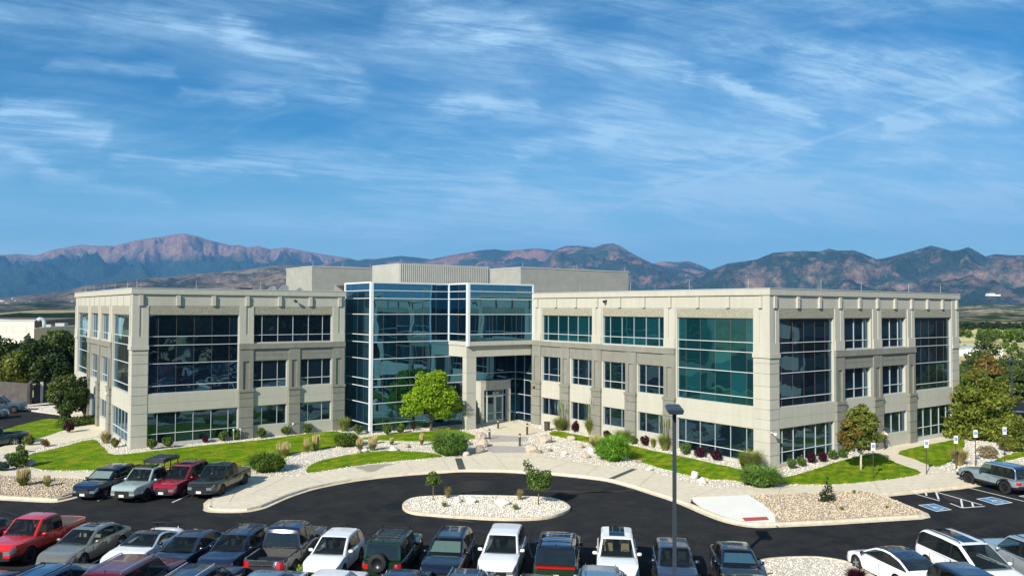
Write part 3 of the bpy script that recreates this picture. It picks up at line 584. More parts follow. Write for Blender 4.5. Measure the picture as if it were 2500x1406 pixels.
lis = [(-60,1158),(0,1160),(110,1165),(205,1168),(195,1190),(186,1199),(150,1211),(120,1213),(0,1208),(-60,1206)]
slab('gravel_bed', lis, -.005, GRT)
def kerb(P, w=.16, z0=-.3, z1=.012, closed=False, m=None, gutter=True):
    P = [Vector((p[0], p[1])) for p in P]; n = len(P); mb = MB(); vs = []
    for i in range(n):
        a = P[(i-1) % n] if closed or i > 0 else P[i]; b = P[(i+1) % n] if closed or i < n-1 else P[i]
        d = (b-a).normalized(); nr = Vector((d.y, -d.x))
        o = P[i]
        for q, z in ((w, z0), (w, z1-.02), (w-.03, z1), (0, z1), (-.01, -.12), (-.35, -.139), (-.35, -.3)) if gutter else ((w, z0), (w, z1-.02), (w-.03, z1), (.02, z1), (0, z1-.02), (0, z0)):
            vs.append((o.x - nr.x*q, o.y - nr.y*q, z))
    k = 7 if gutter else 6; fs = []
    for i in range(n if closed else n-1):
        for j in range(k-1): fs.append((i*k+j, ((i+1) % n)*k+j, ((i+1) % n)*k+j+1, i*k+j+1))
    mb.add(vs, fs); return mb.build('kerb', m or KRB, kind='structure')
kerb(edge_w)
kerb(px2([(1894,1276,0),(2020,1270.5,0),(2132,1263.5,0),(2240,1257,0),(2256,1254,0),(2252,1247,0),(2190,1222,0),(2136,1203,0)]))
kerb(crom(px2([(-60,1211,0),(0,1211,0),(120,1217,0),(150,1215,0),(188,1203,0),(207,1180,0),(215,1168,0)]), 4))
kerb(px2([(2140,1205,0),(2333,1186,0),(2360,1182,0),(2520,1160,0)]))
kerb(px2([(513,1238,0),(511,1222,0),(550,1189,0),(598,1163,0)])[::-1])
eP = crom(px2([(x, y, 0) for x, y in [(990,1232),(1012,1215),(1077,1210),(1140,1209),(1236,1210.5),(1320,1213.4),(1358,1219),(1385,1236),(1363,1250),(1320,1260),(1236,1262.6),(1140,1258),(1077,1253.7),(1010,1247)]]), 5, True)
mb = MB(); mb.poly(eP, -.3, -.01); mb.build('gravel_bed', GRV_, kind='structure')
ar = sum(eP[i][0]*eP[(i+1) % len(eP)][1] - eP[(i+1) % len(eP)][0]*eP[i][1] for i in range(len(eP)))
kerb(eP if ar < 0 else eP[::-1], closed=True, w=.2)
brP = crom(px2([(x, y, 0) for x, y in [(1835,1400),(1842,1382),(1856,1371),(1882,1364),(1944,1360),(2008,1361),(2072,1373),(2110,1394),(2160,1430),(2230,1500),(1990,1560),(1860,1470)]]), 4, True)
mb = MB(); mb.poly(brP, -.3, -.01); mb.build('gravel_bed', GRV_, kind='structure')
ar = sum(brP[i][0]*brP[(i+1) % len(brP)][1] - brP[(i+1) % len(brP)][0]*brP[i][1] for i in range(len(brP)))
kerb(brP if ar < 0 else brP[::-1], closed=True, w=.2)
# median between the two parking rows
hd = Vector((math.cos(R(47.2)), math.sin(R(47.2)))); hp = Vector((hd.y, -hd.x))
def RC(s, d): v = Vector((21.0, 28.0)) + hp*s + hd*d; return (v.x, v.y)
# joints in the walks, drain channels
jm = MB()
def strip(P, w, z, mbx):
    P = [Vector(G(x, y, z)) for x, y in P]
    for p, q in zip(P[:-1], P[1:]):
        d = (q-p).normalized(); n = Vector((-d.y, d.x))*w/2; mbx.add([(*(p-n), z), (*(q-n), z), (*(q+n), z), (*(p+n), z)], [(0,1,2,3)])
for P in ([(613,1206),(697,1165)],[(560,1225),(600,1163)],[(863,1139),(908,1157)],[(1080,1121),(1100,1146)],[(740,1160),(790,1180)],[(990,1128),(1010,1151)],[(1150,1116),(1185,1145)],[(1195,1087),(1210,1112),(1360,1118)],[(1195,1072),(1300,1080)],[(1310,1112),(1390,1126),(1330,1150)],[(1392,1126),(1460,1140),(1430,1158)],[(1600,1152),(1560,1186)],[(1754,1191),(1690,1213)],[(1908,1185),(1900,1205)],[(2006,1185),(2020,1200)],[(2132,1176),(2150,1201)],[(1215,1048),(1325,1052)],[(1240,1147),(1210,1112)]): strip(P, .025, .006, jm)
jm.build('paving_joint', mat('joint dirt', (.22,.19,.15), .9), kind='structure')
dm = MB(); strip([(1119,1118),(1128,1145)], .55, .012, dm); strip([(1549,1144),(1492,1168)], .42, .012, dm)
tag(dm.build('drain_cover', mat('drain steel', (.10,.12,.11), .5, metal=.4)), kind='structure')
shade = slab('paving_band', [(1195,1087),(1272,1089.6),(1300,1098),(1322,1104),(1209,1105),(1186,1101)], .004, mat('grey paving', (.36,.34,.31), .85, col2=(.42,.39,.35), ns=3), -.02)
slab('paving_band', [(1193,1066),(1203,1061),(1290,1066),(1285,1076),(1195,1079)], .004, MC['grey paving'], -.02)
# stains, patches and painted kerb shadows on the asphalt
WZ = -.146
def blob(P, m, z=WZ, name='patch_or_shade'):
    Q = crom(px2([(x, y, z) for x, y in P]), 4, True); Q = [(a+noise.noise((a*2, b*2, 1))*.12, b+noise.noise((a*2, b*2, 7))*.12) for a, b in Q]
    mb = MB(); mb.poly(Q, z, z, sides=False); mb.build(name, m, kind='structure')
blob([(1077,1208),(1090,1190),(1120,1177),(1180,1172),(1240,1178),(1290,1190),(1350,1195),(1420,1198),(1500,1200),(1430,1202),(1340,1201),(1270,1196),(1220,1190),(1180,1197),(1130,1203),(1100,1210)], WET_SHADE)
blob([(655,1238),(700,1243),(800,1244),(900,1238),(985,1222),(1010,1214),(1060,1209),(990,1234),(1002,1246),(930,1240),(950,1236),(850,1240),(760,1247),(660,1244)], WET_SHADE)
blob([(1002,1246),(1060,1258),(1150,1272),(1140,1273),(1050,1261),(990,1246)], WET_SHADE)
blob([(1528,1190),(1552,1189),(1556,1196),(1480,1201),(1420,1201),(1528,1196)], PAT)
blob([(2300,1207),(2318,1203),(2345,1209),(2360,1218),(2345,1226),(2320,1222),(2305,1216)], mat('brown stain', (.022,.015,.012), .9), -.1435)
blob([(2146,1207),(2160,1211),(2250,1246),(2262,1253),(2240,1250),(2180,1226),(2150,1212)], WET_SHADE)  # shadow cast by the stall kerb, painted as a dark strip
blob([(1858,1367),(1900,1357),(1990,1354),(2060,1362),(2112,1385),(2130,1402),(2118,1402),(2075,1374),(2008,1361),(1944,1360),(1882,1366)], WET_SHADE, -.1375)  # shaded gutter beside the island kerb, painted dark
blob([(865,1140),(905,1134),(963,1132),(940,1138),(915,1150),(900,1151),(885,1146)], mat('damp concrete', (.36,.31,.23), .8), .004)
cr = MB()
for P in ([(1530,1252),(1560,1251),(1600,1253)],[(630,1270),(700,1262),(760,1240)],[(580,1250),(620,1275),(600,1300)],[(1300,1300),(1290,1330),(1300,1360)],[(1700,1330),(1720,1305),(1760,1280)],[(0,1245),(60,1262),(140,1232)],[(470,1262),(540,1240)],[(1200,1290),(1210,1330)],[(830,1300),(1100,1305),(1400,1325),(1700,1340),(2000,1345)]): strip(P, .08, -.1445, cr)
cr.build('patch_or_shade', WET_SHADE, kind='structure')
# parking lines
PW = mat('road paint', (.72,.72,.70), .7); pl = MB()
for P in ([(2208,1197),(2294,1222)],[(2260,1193),(2398,1232)],[(2342,1184.5),(2500,1223)],[(2320,1228),(2349,1239),(2404,1235)],[(2258,1193),(2262,1209)],[(2285,1200),(2292,1218)],[(2346,1218),(2350,1238)],[(2373,1225),(2376,1236)]): strip(P, .11, -.142, pl)
for k in range(-7, 8): 
    s = -1.35 + k*2.75
    for d0, d1 in ((-1.0, 3.9),):
        a, b = Vector(RC(s, d0)), Vector(RC(s, d1)); n = hp*.05; pl.add([(*(a-n), -.142), (*(a+n), -.142), (*(b+n), -.142), (*(b-n), -.142)], [(0,1,2,3)])
for P in ([(189,1204),(207,1180)],[(238,1222),(270,1210)],[(330,1224),(369,1207)],[(420,1226),(465,1206)]): strip(P, .1, -.142, pl)
pl.build('road_marking', PW, kind='structure')
BLU = mat('blue paint', (.05,.20,.36), .8)
def access_mark(P):
    q = [Vector(G(x, y, -.14)) for x, y in P]; mb = MB()
    f = lambda u, v: q[0]*(1-u)*(1-v)+q[1]*u*(1-v)+q[2]*u*v+q[3]*(1-u)*v
    def quad(u0, u1, v0, v1, z, m): mb.add([(*f(u0,v0), z), (*f(u1,v0), z), (*f(u1,v1), z), (*f(u0,v1), z)], [(0,1,2,3)], m)
    quad(0,1,0,1,-.141,0); quad(.06,.94,.06,.94,-.137,1)
    def ln(a, b, w):
        a, b = Vector(a), Vector(b); d = (b-a).normalized(); n = Vector((-d.y, d.x))*w/2; c = [f(*(a-n)), f(*(b-n)), f(*(b+n)), f(*(a+n))]; mb.add([(*p, -.133) for p in c], [(0,1,2,3)], 0)
    ln((.45,.30),(.46,.55),.07); ln((.46,.42),(.62,.42),.05); ln((.45,.56),(.62,.56),.06); ln((.62,.56),(.70,.78),.06); ln((.70,.78),(.78,.75),.05)
    for k in range(10): a0 = R(60+k*26); a1 = R(60+(k+1)*26); ln((.50+.2*math.cos(a0),.66+.2*math.sin(a0)),(.50+.2*math.cos(a1),.66+.2*math.sin(a1)),.05)
    for k in range(8): a0 = k*PI/4; a1 = (k+1)*PI/4; ln((.44+.035*math.cos(a0),.20+.035*math.sin(a0)),(.44+.035*math.cos(a1),.20+.035*math.sin(a1)),.07)
    mb.build('accessible_marking', [PW, BLU], kind='structure')
access_mark([(2241,1232),(2281,1228.5),(2324,1243.5),(2286,1248)]); access_mark([(2383,1217),(2421,1212),(2473,1226),(2433,1232)]); access_mark([(2486,1210),(2530,1204),(2580,1216),(2540,1222)])
# lawns
LAW = {}
def lawn(key, P, sm=3, z=.03):
    Q = crom(px2([(x, y, .03) for x, y in P]), sm, True); LAW[key] = Q
    D = []
    for i, q in enumerate(Q):
        r = Q[(i+1) % len(Q)]; k = max(1, int(math.hypot(r[0]-q[0], r[1]-q[1])/.16))
        for j in range(k): x, y = q[0]+(r[0]-q[0])*j/k, q[1]+(r[1]-q[1])*j/k; v = noise.noise_vector(Vector((x*1.3, y*1.3, 2)))*.10+noise.noise_vector(Vector((x*7, y*7, 5)))*.05; D.append((x+v.x, y+v.y))
    Q = D
    mb = MB(); mb.poly(Q, -.05, z); return mb.build('lawn', LWN, kind='structure')
lawn('a', [(69,1110),(140,1093),(225,1072),(252,1092),(279,1109),(384,1098.7),(520,1084),(637,1073),(740,1059),(813,1052),(832,1056),(850,1068),(840,1082),(818,1089),(718,1105),(690,1118.7),(640,1132),(599,1136),(450,1142),(220,1145.5),(130,1146),(89.6,1142),(78,1130),(84,1124)])
lawn('b', [(0,1051),(60,1034),(123,1021),(156,1029),(158,1040),(150,1050),(89.6,1070),(33,1076),(0,1080),(-40,1078),(-40,1062)])
lawn('c', [(749,1148),(750,1140.5),(777,1125.5),(859,1107.8),(940,1099.7),(1022,1102),(1077,1113),(968,1122.8),(859,1136),(765,1151)])
lawn('d', [(881,1069),(968,1057.5),(1049,1052),(1090,1045),(1131,1053),(1160,1068),(1077,1076),(927,1073)])
lawn('e', [(1341,1058),(1356,1050.7),(1404,1059.6),(1452,1069),(1529,1083.6),(1596,1100),(1656,1111),(1740,1130),(1801,1143),(1894,1163),(1955,1155),(2048,1125),(2104,1112.6),(2143,1107),(2190,1130),(2249,1153),(2160,1168.6),(2048,1179.3),(1950,1180),(1908,1178),(1850,1178),(1796,1171),(1712,1164.4),(1622,1143),(1584,1131.6),(1543,1118),(1471,1085),(1433,1078.8),(1368,1065.6)])
lawn('f', [(2194,1101.4),(2302,1078),(2352,1071),(2350,1098),(2320,1124.5),(2281,1137),(2231,1119)])
lawn('g', [(2430,1122),(2460,1110),(2498,1099),(2530,1094),(2530,1108),(2500,1113),(2452,1123.5)])
# river stones lying on the beds (nobody could count them)
def rocks(name, P, holes, n, s0, s1, m, z=-.02, label=None):
    P = [tuple(p[:2]) for p in P]; A = np.array(P); lo, hi = A.min(0), A.max(0)
    pt = rng.random((n*6, 2))*(hi-lo)+lo; k = inpoly(pt, P)
    for h in holes: k &= ~inpoly(pt, h)
    pt = pt[k][:n]; n = len(pt); t = (1+5**.5)/2
    iv = np.array([(-1,t,0),(1,t,0),(-1,-t,0),(1,-t,0),(0,-1,t),(0,1,t),(0,-1,-t),(0,1,-t),(t,0,-1),(t,0,1),(-t,0,-1),(-t,0,1)], float)/1.9
    fc = np.array([(0,11,5),(0,5,1),(0,1,7),(0,7,10),(0,10,11),(1,5,9),(5,11,4),(11,10,2),(10,7,6),(7,1,8),(3,9,4),(3,4,2),(3,2,6),(3,6,8),(3,8,9),(4,9,5),(2,4,11),(6,2,10),(8,6,7),(9,8,1)])
    s = (s0+(s1-s0)*rng.random(n)**2)[:, None, None]; sc = np.stack([.8+.5*rng.random(n), .6+.4*rng.random(n), .4+.25*rng.random(n)], 1)[:, None, :]
    v = iv[None]*(1+.25*(rng.random((n, 12, 1))-.5))*sc*s/2; a = rng.random(n)*6.28; c, sn = np.cos(a)[:, None], np.sin(a)[:, None]
    x = v[..., 0]*c-v[..., 1]*sn+pt[:, :1]; y = v[..., 0]*sn+v[..., 1]*c+pt[:, 1:]; zz = v[..., 2]+z+s[..., 0]*.1
    V = np.stack([x, y, zz], -1).reshape(-1, 3); F = (fc[None]+12*np.arange(n)[:, None, None]).reshape(-1, 3)
    me = bpy.data.meshes.new(name); me.vertices.add(len(V)); me.vertices.foreach_set('co', V.ravel()); me.loops.add(F.size); me.loops.foreach_set('vertex_index', F.ravel().astype(np.int32))
    me.polygons.add(len(F)); me.polygons.foreach_set('loop_start', np.arange(len(F), dtype=np.int32)*3); me.polygons.foreach_set('loop_total', np.full(len(F), 3, np.int32)); me.update(calc_edges=True)
    me.materials.append(m); o = bpy.data.objects.new(name, me); COL.objects.link(o); return tag(o, label, 'gravel', kind='stuff')
RK = mat('river stone', (.76,.71,.60), .85, island=.22); RKT = mat('tan stone', (.54,.44,.31), .85, island=.34)
bpoly = [(13.9,73.9),(33.4,73.9),(33.4,79),(34.4,76),(34.4,70.2),(51.8,70.2),(51.5,37.2),(82,37.2),(82,107),(13.9,107)]
front = [(x, y) for x, y in bedP if not (x, y) in [(8,112),(82,112),(92,60),(92,40)]]
rocks('gravel', bedP, [bpoly, walk1]+XW+list(LAW.values()), 36000, .05, .14, RK, label='pale river gravel spread between the lawns and the building')
rocks('gravel', px2([(x, y, 0) for x, y in isl]), [], 4500, .06, .15, RKT, .01, 'tan gravel on the island beside the ramp pad')
rocks('gravel', px2([(x, y, 0) for x, y in lis]), [], 3500, .06, .15, RKT, .01, 'tan gravel on the island left of the parked crossover')
rocks('gravel', eP, [], 4600, .05, .12, RK, .01, 'pale gravel on the oval island in the drive')
rocks('gravel', brP, [], 2600, .05, .11, RK, .01, 'white gravel on the island by the white sedan')
# ------------------------------------------------------------------ cars
TYR = mat('tyre', (.012,.012,.013), .8); RIM = mat('alloy', (.45,.46,.48), .3, metal=.8); RIMD = mat('dark alloy', (.03,.03,.035), .35, metal=.6)
TRIM = mat('black trim', (.012,.012,.014), .45); CHR = mat('chrome', (.75,.76,.78), .12, metal=1); RED = mat('tail lens', (.45,.01,.012), .2, coat=.8); LENS = mat('head lens', (.16,.18,.20), .12, coat=1.)
PLT = mat('plate', (.72,.74,.74), .5); SEATD = mat('dark seat', (.03,.03,.03), .8); SEATT = mat('tan seat', (.50,.34,.18), .7); SEATC = mat('cream seat', (.55,.52,.36), .7); INT = mat('cabin dark', (.010,.010,.011), .9); ORG = mat('amber', (.6,.2,.02), .3)
def cglass(name, tr, col=(.01,.014,.016)):
    m = bpy.data.materials.new(name); m.use_nodes = True; t = m.node_tree; b = t.nodes['Principled BSDF']; o = t.nodes['Material Output']; MC[name] = m
    b.inputs['Base Color'].default_value = (*col, 1); b.inputs['Roughness'].default_value = .03; b.inputs['Specular IOR Level'].default_value = .7
    x = t.nodes.new('ShaderNodeBsdfTransparent'); x.inputs[0].default_value = (.75,.85,.82,1); mx = t.nodes.new('ShaderNodeMixShader'); mx.inputs[0].default_value = tr
    t.links.new(b.outputs[0], mx.inputs[1]); t.links.new(x.outputs[0], mx.inputs[2]); t.links.new(mx.outputs[0], o.inputs[0]); return m
CGL = cglass('car glass', .55); CGP = cglass('privacy glass', .08)
def paint(name, c, metal=.25, rough=.24): return mat('paint '+name, c, rough, metal=metal, coat=1.0)
def interp(P, x):
    xs = [p[0] for p in P]; ys = [p[1] for p in P]
    return float(np.interp(x, xs, ys))
def smoothp(P):  # densify a profile with a little rounding
    xs = np.linspace(P[0][0], P[-1][0], 240); ys = np.interp(xs, [p[0] for p in P], [p[1] for p in P]); k = np.ones(7)/7
    y2 = np.convolve(np.pad(ys, 3, mode='edge'), k, 'valid'); return list(zip(xs, y2))
# profiles are given from tail (x = 0) to nose (x = 1) as fractions of length; z in metres
def make_car(name, label, cat, loc, head, L_=4.7, W_=1.86, kind='suv', H=1.68, col=None, roofm=None, rim=None, wr=.34, seat=None, win=None, rack=0, sunroof=False, glossb=None, belt=None, group=None, bed=False, extra=None, plate_f=True, plate_r=True, grille='std', shade=None, clad=False, wind=None, tail='std', gc=.0):
    x0 = -L_/2; fx_ = lambda f: x0+f*L_
    t = empty(name, loc, head, label, cat, group); win = win or CGL; rim = rim or RIM; seat = seat or SEATD; col = col or paint('white', (.8,.8,.8), 0)
    wb = {'pickup': (.205,.805), 'boxy': (.2,.80), 'truck': (.205,.805)}.get(kind, (.20,.805))
    # heights of the lower body's centre line and shoulder, and the cabin line
    if kind == 'sedan': top = [(0,.80),(.03,.98),(.10,1.02),(.28,.98),(.5,.9),(.70,.96),(.78,.94),(.90,.86),(.955,.78),(.985,.70),(1,.58)]; cab = [(.10,1.0),(.22,H-.10),(.32,H-.01),(.42,H),(.52,H-.03),(.71,.97)]; bl = .92; roofx = (.23,.53)
    elif kind == 'coupe': top = [(0,.80),(.02,1.0),(.10,1.03),(.28,.96),(.5,.80),(.66,.86),(.8,.83),(.92,.72),(.98,.58),(1,.46)]; cab = [(.16,.98),(.30,H-.06),(.38,H),(.46,H-.02),(.66,.86)]; bl = .84; roofx = (.29,.47)
    elif kind == 'fast': top = [(0,.85),(.03,1.02),(.12,1.02),(.28,.98),(.5,.9),(.70,.93),(.78,.89),(.90,.80),(.96,.70),(.985,.62),(1,.5)]; cab = [(.07,1.03),(.22,H-.13),(.36,H-.01),(.46,H),(.56,H-.06),(.78,.90)]; bl = .90; roofx = (.20,.57)
    elif kind == 'hatch': top = [(0,.88),(.02,1.0),(.10,.98),(.4,.9),(.72,1.0),(.80,.99),(.91,.92),(.965,.83),(.988,.74),(1,.60)]; cab = [(.02,1.0),(.10,H-.12),(.16,H-.02),(.34,H),(.50,H-.03),(.73,1.0)]; bl = .97; roofx = (.12,.51)
    elif kind == 'van': top = [(0,.9),(.02,1.0),(.4,.95),(.78,1.02),(.85,1.0),(.94,.92),(.975,.82),(.99,.72),(1,.58)]; cab = [(.01,1.0),(.055,H-.16),(.10,H-.02),(.34,H),(.56,H-.04),(.82,1.0)]; bl = 1.0; roofx = (.08,.57)
    elif kind == 'boxy': top = [(0,.95),(.02,1.02),(.4,1.0),(.66,1.12),(.95,1.08),(.99,1.02),(1,.86)]; cab = [(.03,1.05),(.055,H-.10),(.09,H),(.35,H),(.545,H-.02),(.66,1.1)]; bl = 1.06; roofx = (.06,.55)
    elif kind == 'big': top = [(0,.95),(.02,1.05),(.4,1.0),(.70,1.16),(.95,1.10),(.985,1.02),(1,.84)]; cab = [(.015,1.08),(.06,H-.12),(.10,H-.01),(.35,H),(.545,H-.03),(.70,1.14)]; bl = 1.08; roofx = (.08,.555)
    elif kind == 'pickup': top = [(0,1.10),(.30,1.10),(.4,1.0),(.72,1.18),(.95,1.12),(.985,1.04),(1,.86)]; cab = [(.345,1.1),(.37,H-.12),(.40,H-.01),(.52,H),(.60,H-.03),(.725,1.15)]; bl = 1.08; roofx = (.375,.605)
    else: top = [(0,.92),(.02,1.02),(.1,1.0),(.4,.92),(.72,1.06),(.80,1.05),(.92,1.0),(.965,.93),(.988,.83),(1,.68)]; cab = [(.015,1.02),(.07,H-.16),(.12,H-.02),(.34,H),(.51,H-.03),(.72,1.05)]; bl = 1.0; roofx = (.09,.525)
    bl = belt or bl; topS = smoothp(top); cabS = smoothp(cab); wr_ = wr
    zs = .20+gc if kind in ('sedan','coupe','fast') else .28+gc
    ax = [fx_(w) for w in wb]; ra = wr_+.06
    fs = sorted(set([0,.004,.012,.025,.05,.08,.9,.93,.96,.98,.992,1.0]) | {i/40 for i in range(3, 37)} | {(a+ra*math.sin(q*PI/14)-x0)/L_ for a in ax for q in range(-7, 8)} | ({.02,.026,.325,.333} if bed else set()))
    fs = [f for i, f in enumerate(fs) if i == 0 or f-fs[i-1] > .0012]
    def hw(f):
        w = W_/2; e = min(f, 1-f); r = .10 if f > .5 else .06
        return w*(1-.20*max(0, 1-e/r)**2.2)
    rows = []
    for f in fs:
        x = fx_(f); w = hw(f); tz = interp(topS, f); sb = min(bl, tz-.02); zb = zs + (.06*max(0, 1-f/.06) + .04*max(0, 1-(1-f)/.06))
        zo = zb
        for a in ax:
            if abs(x-a) < ra: zo = max(zo, wr_+math.sqrt(max(0, ra*ra-(x-a)**2)))
        h = sb-zb; z_ = lambda q: max(zo, zb+q*h)
        inbed = bed and .0235 < f < .329
        if inbed: ring = [(0,zo),(.85*w,zo),(.98*w,z_(.06)),(w,z_(.30)),(w,z_(.55)),(w*.99,z_(.80)),(w*.975,tz-.03),(w*.96,tz),(w*.86,tz),(w*.84,.72),(0,.72)]
        else: ring = [(0,zo),(.85*w,zo),(.98*w,z_(.06)),(w,z_(.30)),(w,z_(.55)),(w*.985,z_(.80)),(w*.955,sb-.02),(w*.90,sb+(tz-sb)*.35),(w*.72,sb+(tz-sb)*.8),(w*.4,tz-.005),(0,tz)]
        rows.append((x, ring))
    B = {}
    bowing = 'body'; xn, xr_ = fx_(roofx[1]), fx_(roofx[0]); xe, xb0 = fx_(cab[-1][0]), fx_(cab[0][0])
    def bow(p):  # plan curvature of nose, tail, windshield and rear glass
        x, y, z = p; f = (x-x0)/L_; q = 1-min(1, abs(y)/(W_/2))**2
        if bowing == 'body': return (x+.17*max(0, (f-.86)/.14)**2*q-.07*max(0, (.07-f)/.07)**2*q, y, z)
        q = 1-min(1, abs(y)/(W_*.46))**2
        if x > xn-.3: return (x+.15*min(1, (x-xn+.3)/.6)*q, y, z)
        if x < xr_+.2: return (x-.08*min(1, (xr_+.2-x)/.4)*q, y, z)
        return p
    def put(key, P):
        mb = B.setdefault(key, MB()); mb.add([bow(p) for p in P], [tuple(range(len(P)))])
    K = 11; cabL, cabR = fx_(cab[0][0]), fx_(cab[-1][0])
    for i in range(len(rows)-1):
        (xa, ra_), (xb, rb_) = rows[i], rows[i+1]; fm = ((xa+xb)/2-x0)/L_
        for j in range(K-1):
            for s in (1, -1):
                P = [(xa, s*ra_[j][0], ra_[j][1]), (xb, s*rb_[j][0], rb_[j][1]), (xb, s*rb_[j+1][0], rb_[j+1][1]), (xa, s*ra_[j+1][0], ra_[j+1][1])]
                if s < 0: P = P[::-1]
                key = 'body'
                if j <= 1: key = 'under'
                elif clad and j == 2: key = 'cladding'
                elif fm > .957 and j in (4, 5) and kind != 'boxy': key = 'headlight%d' % s
                elif fm < .035 and j in (4, 5) and tail == 'std': key = 'tail_light%d' % s
                elif bed and .019 < fm < .335 and j >= 8: key = 'bed_liner'
                elif j >= 8 and cabL+.1 < (xa+xb)/2 < cabR-.12: key = 'interior'
                put(key, P)
    # nose and tail caps with lamps, grille, bumper
    for (x, ring), sg in ((rows[-1], 1), (rows[0], -1)):
        for j in range(1, K-2):
            (ya, za), (yb, zb2) = ring[j], ring[j+1]; cols = [-1,-.62,-.3,.3,.62,1] if sg > 0 else [-1,-.80,-.3,.3,.80,1]
            if abs(zb2-za) < .004: continue
            for c in range(5):
                P = [(x, cols[c]*ya, za), (x, cols[c+1]*ya, za), (x, cols[c+1]*yb, zb2), (x, cols[c]*yb, zb2)]
                if sg < 0: P = P[::-1]
                key = 'body'
                if sg > 0:
                    if j in (4, 5) and c in (0, 4): key = 'headlight%d' % (1 if c == 4 else -1)
                    elif (j in (3, 4, 5) and c in (1, 2, 3) and grille != 'none') or (j == 2 and c == 2): key = 'grille'
                    elif j in (1, 2) : key = 'cladding' if clad or j == 1 else 'body'
                else:
                    if tail == 'std' and j in (4, 5) and c in (0, 4): key = 'tail_light%d' % (1 if c == 4 else -1)
                    elif j == 1: key = 'cladding'
                put(key, P)
    # cabin
    bowing = 'cab'
    cf = sorted(set([cab[0][0], cab[-1][0], roofx[0], roofx[1]]) | {cab[0][0]+(cab[-1][0]-cab[0][0])*i/36 for i in range(37)})
    cf = [f for i, f in enumerate(cf) if i == 0 or f-cf[i-1] > .001]; cr_rows = []
    wB, wR = W_/2*.925, W_/2*(.70 if kind in ('sedan','coupe','fast') else .755 if kind not in ('boxy','big') else .82)
    for f in cf:
        x = fx_(f); rz = max(interp(cabS, f), interp(topS, f)-.03); wt = hw(f)/(W_/2); lo = min(bl-.02, rz-.05)
        yy = lambda z: (wB+(wR-wB)*max(0, z-bl)/(H-bl))*(.25+.75*wt) if wt < 1 else wB+(wR-wB)*max(0, z-bl)/(H-bl)
        z1 = min(bl+.035, rz-.012); z2 = max(z1+.001, rz-.085)
        cr_rows.append((x, f, rz, [(yy(lo), lo), (yy(z1), z1), (yy(z2), z2), (yy(rz-.02)-.03, rz-.022), (yy(rz)-.095, rz-.002), (yy(rz)*.5, rz+.012), (0, rz+.016)]))
    pil = {'sedan': (.235,.285,.475,.495), 'coupe': (.30,.36,9,9), 'fast': (.20,.25,.475,.495), 'hatch': (.20,.235,.47,.49), 'van': (.24,.26,.49,.51), 'boxy': (.22,.25,.40,.43), 'big': (.20,.225,.385,.41), 'pickup': (9,9,.485,.50)}.get(kind, (.20,.225,.44,.46))
    lastp = .01
    for i in range(len(cr_rows)-1):
        xa, fa, rza, A_ = cr_rows[i]; xb, fb, rzb, B_ = cr_rows[i+1]; fm = (fa+fb)/2
        for j in range(6):
            for s in (1, -1):
                P = [(xa, s*A_[j][0], A_[j][1]), (xb, s*B_[j][0], B_[j][1]), (xb, s*B_[j+1][0], B_[j+1][1]), (xa, s*A_[j+1][0], A_[j+1][1])]
                if s < 0: P = P[::-1]
                key = 'cab'
                if j == 1 and min(rza, rzb)-bl > .16:
                    if pil[0] < fm < pil[1] or pil[2] < fm < pil[3]: key = 'pillar%d_%d' % (s, fm > .33)
                    elif fm < cab[0][0]+.018: key = 'cab'
                    elif fm < pil[0] and pil[0] < 1: key = 'quarter_window%d' % s
                    else: key = 'side_window%d_%d' % (s, 0 if fm < pil[2] else 1)
                elif j >= 4:
                    if fm > roofx[1]: key = 'windshield'
                    elif fm < roofx[0]-.005: key = 'rear_window'
                    elif sunroof and roofx[0]+.03 < fm < roofx[1]-.05 and j >= 5: key = 'sunroof'
                    else: key = 'roof'
                elif roofm and j == 3: key = 'roof'
                put(key, P)
    for s in (1,):  # rear closing face of the cabin
        xa, fa, rza, A_ = cr_rows[0]; P = [(xa, y, z) for y, z in A_]+[(xa, -y, z) for y, z in A_[::-1][1:]]; put('cab', P[::-1])
    M_ = dict(body=col, cab=(glossb or col), roof=(roofm or col), pillar=TRIM, under=TRIM, cladding=TRIM, grille=TRIM, windshield=(wind or CGL), rear_window=win if win is not CGL else CGP, sunroof=CGP, interior=INT, bed_liner=mat('bed liner', (.03,.03,.03), .8, col2=(.06,.06,.06), ns=12))
    body = MB()
    for k in ('body',): body = B.pop(k)
    bo = body.build('body', col, t, smooth=True)
    cabo = MB(); cc = B.pop('cab'); cc.build('cabin_shell', glossb or col, t, smooth=True)
    for k, mb in B.items():
        base = k.rstrip('-0123456789_'); nm = {'cladding': 'bumper_trim', 'under': 'underside', 'interior': 'interior'}.get(base, base)
        m = M_.get(base) or {'headlight': LENS, 'tail_light': RED, 'side_window': win, 'quarter_window': (win if win is not CGL else CGP)}[base]
        if base == 'side_window' and k.endswith('1') and win is CGP: m = CGL
        mb.build(nm, m, t, smooth=base not in ('grille',))
    # merge shading seams of the body mesh
    for o in (bo,):
        bm = bmesh.new(); bm.from_mesh(o.data); bmesh.ops.remove_doubles(bm, verts=bm.verts, dist=.0008); bm.normal_update()
        for e in bm.edges:
            if len(e.link_faces) == 2 and e.calc_face_angle(0) > R(38): e.smooth = False
        bm.to_mesh(o.data); bm.free()
    for o in [c for c in t.children if c.name.split('.')[0] in ('cabin_shell','windshield','roof','rear_window','bumper_trim','underside')]:
        bm = bmesh.new(); bm.from_mesh(o.data); bmesh.ops.remove_doubles(bm, verts=bm.verts, dist=.0008)
        for e in bm.edges:
            if len(e.link_faces) == 2 and e.calc_face_angle(0) > R(30): e.smooth = False
        bm.to_mesh(o.data); bm.free()
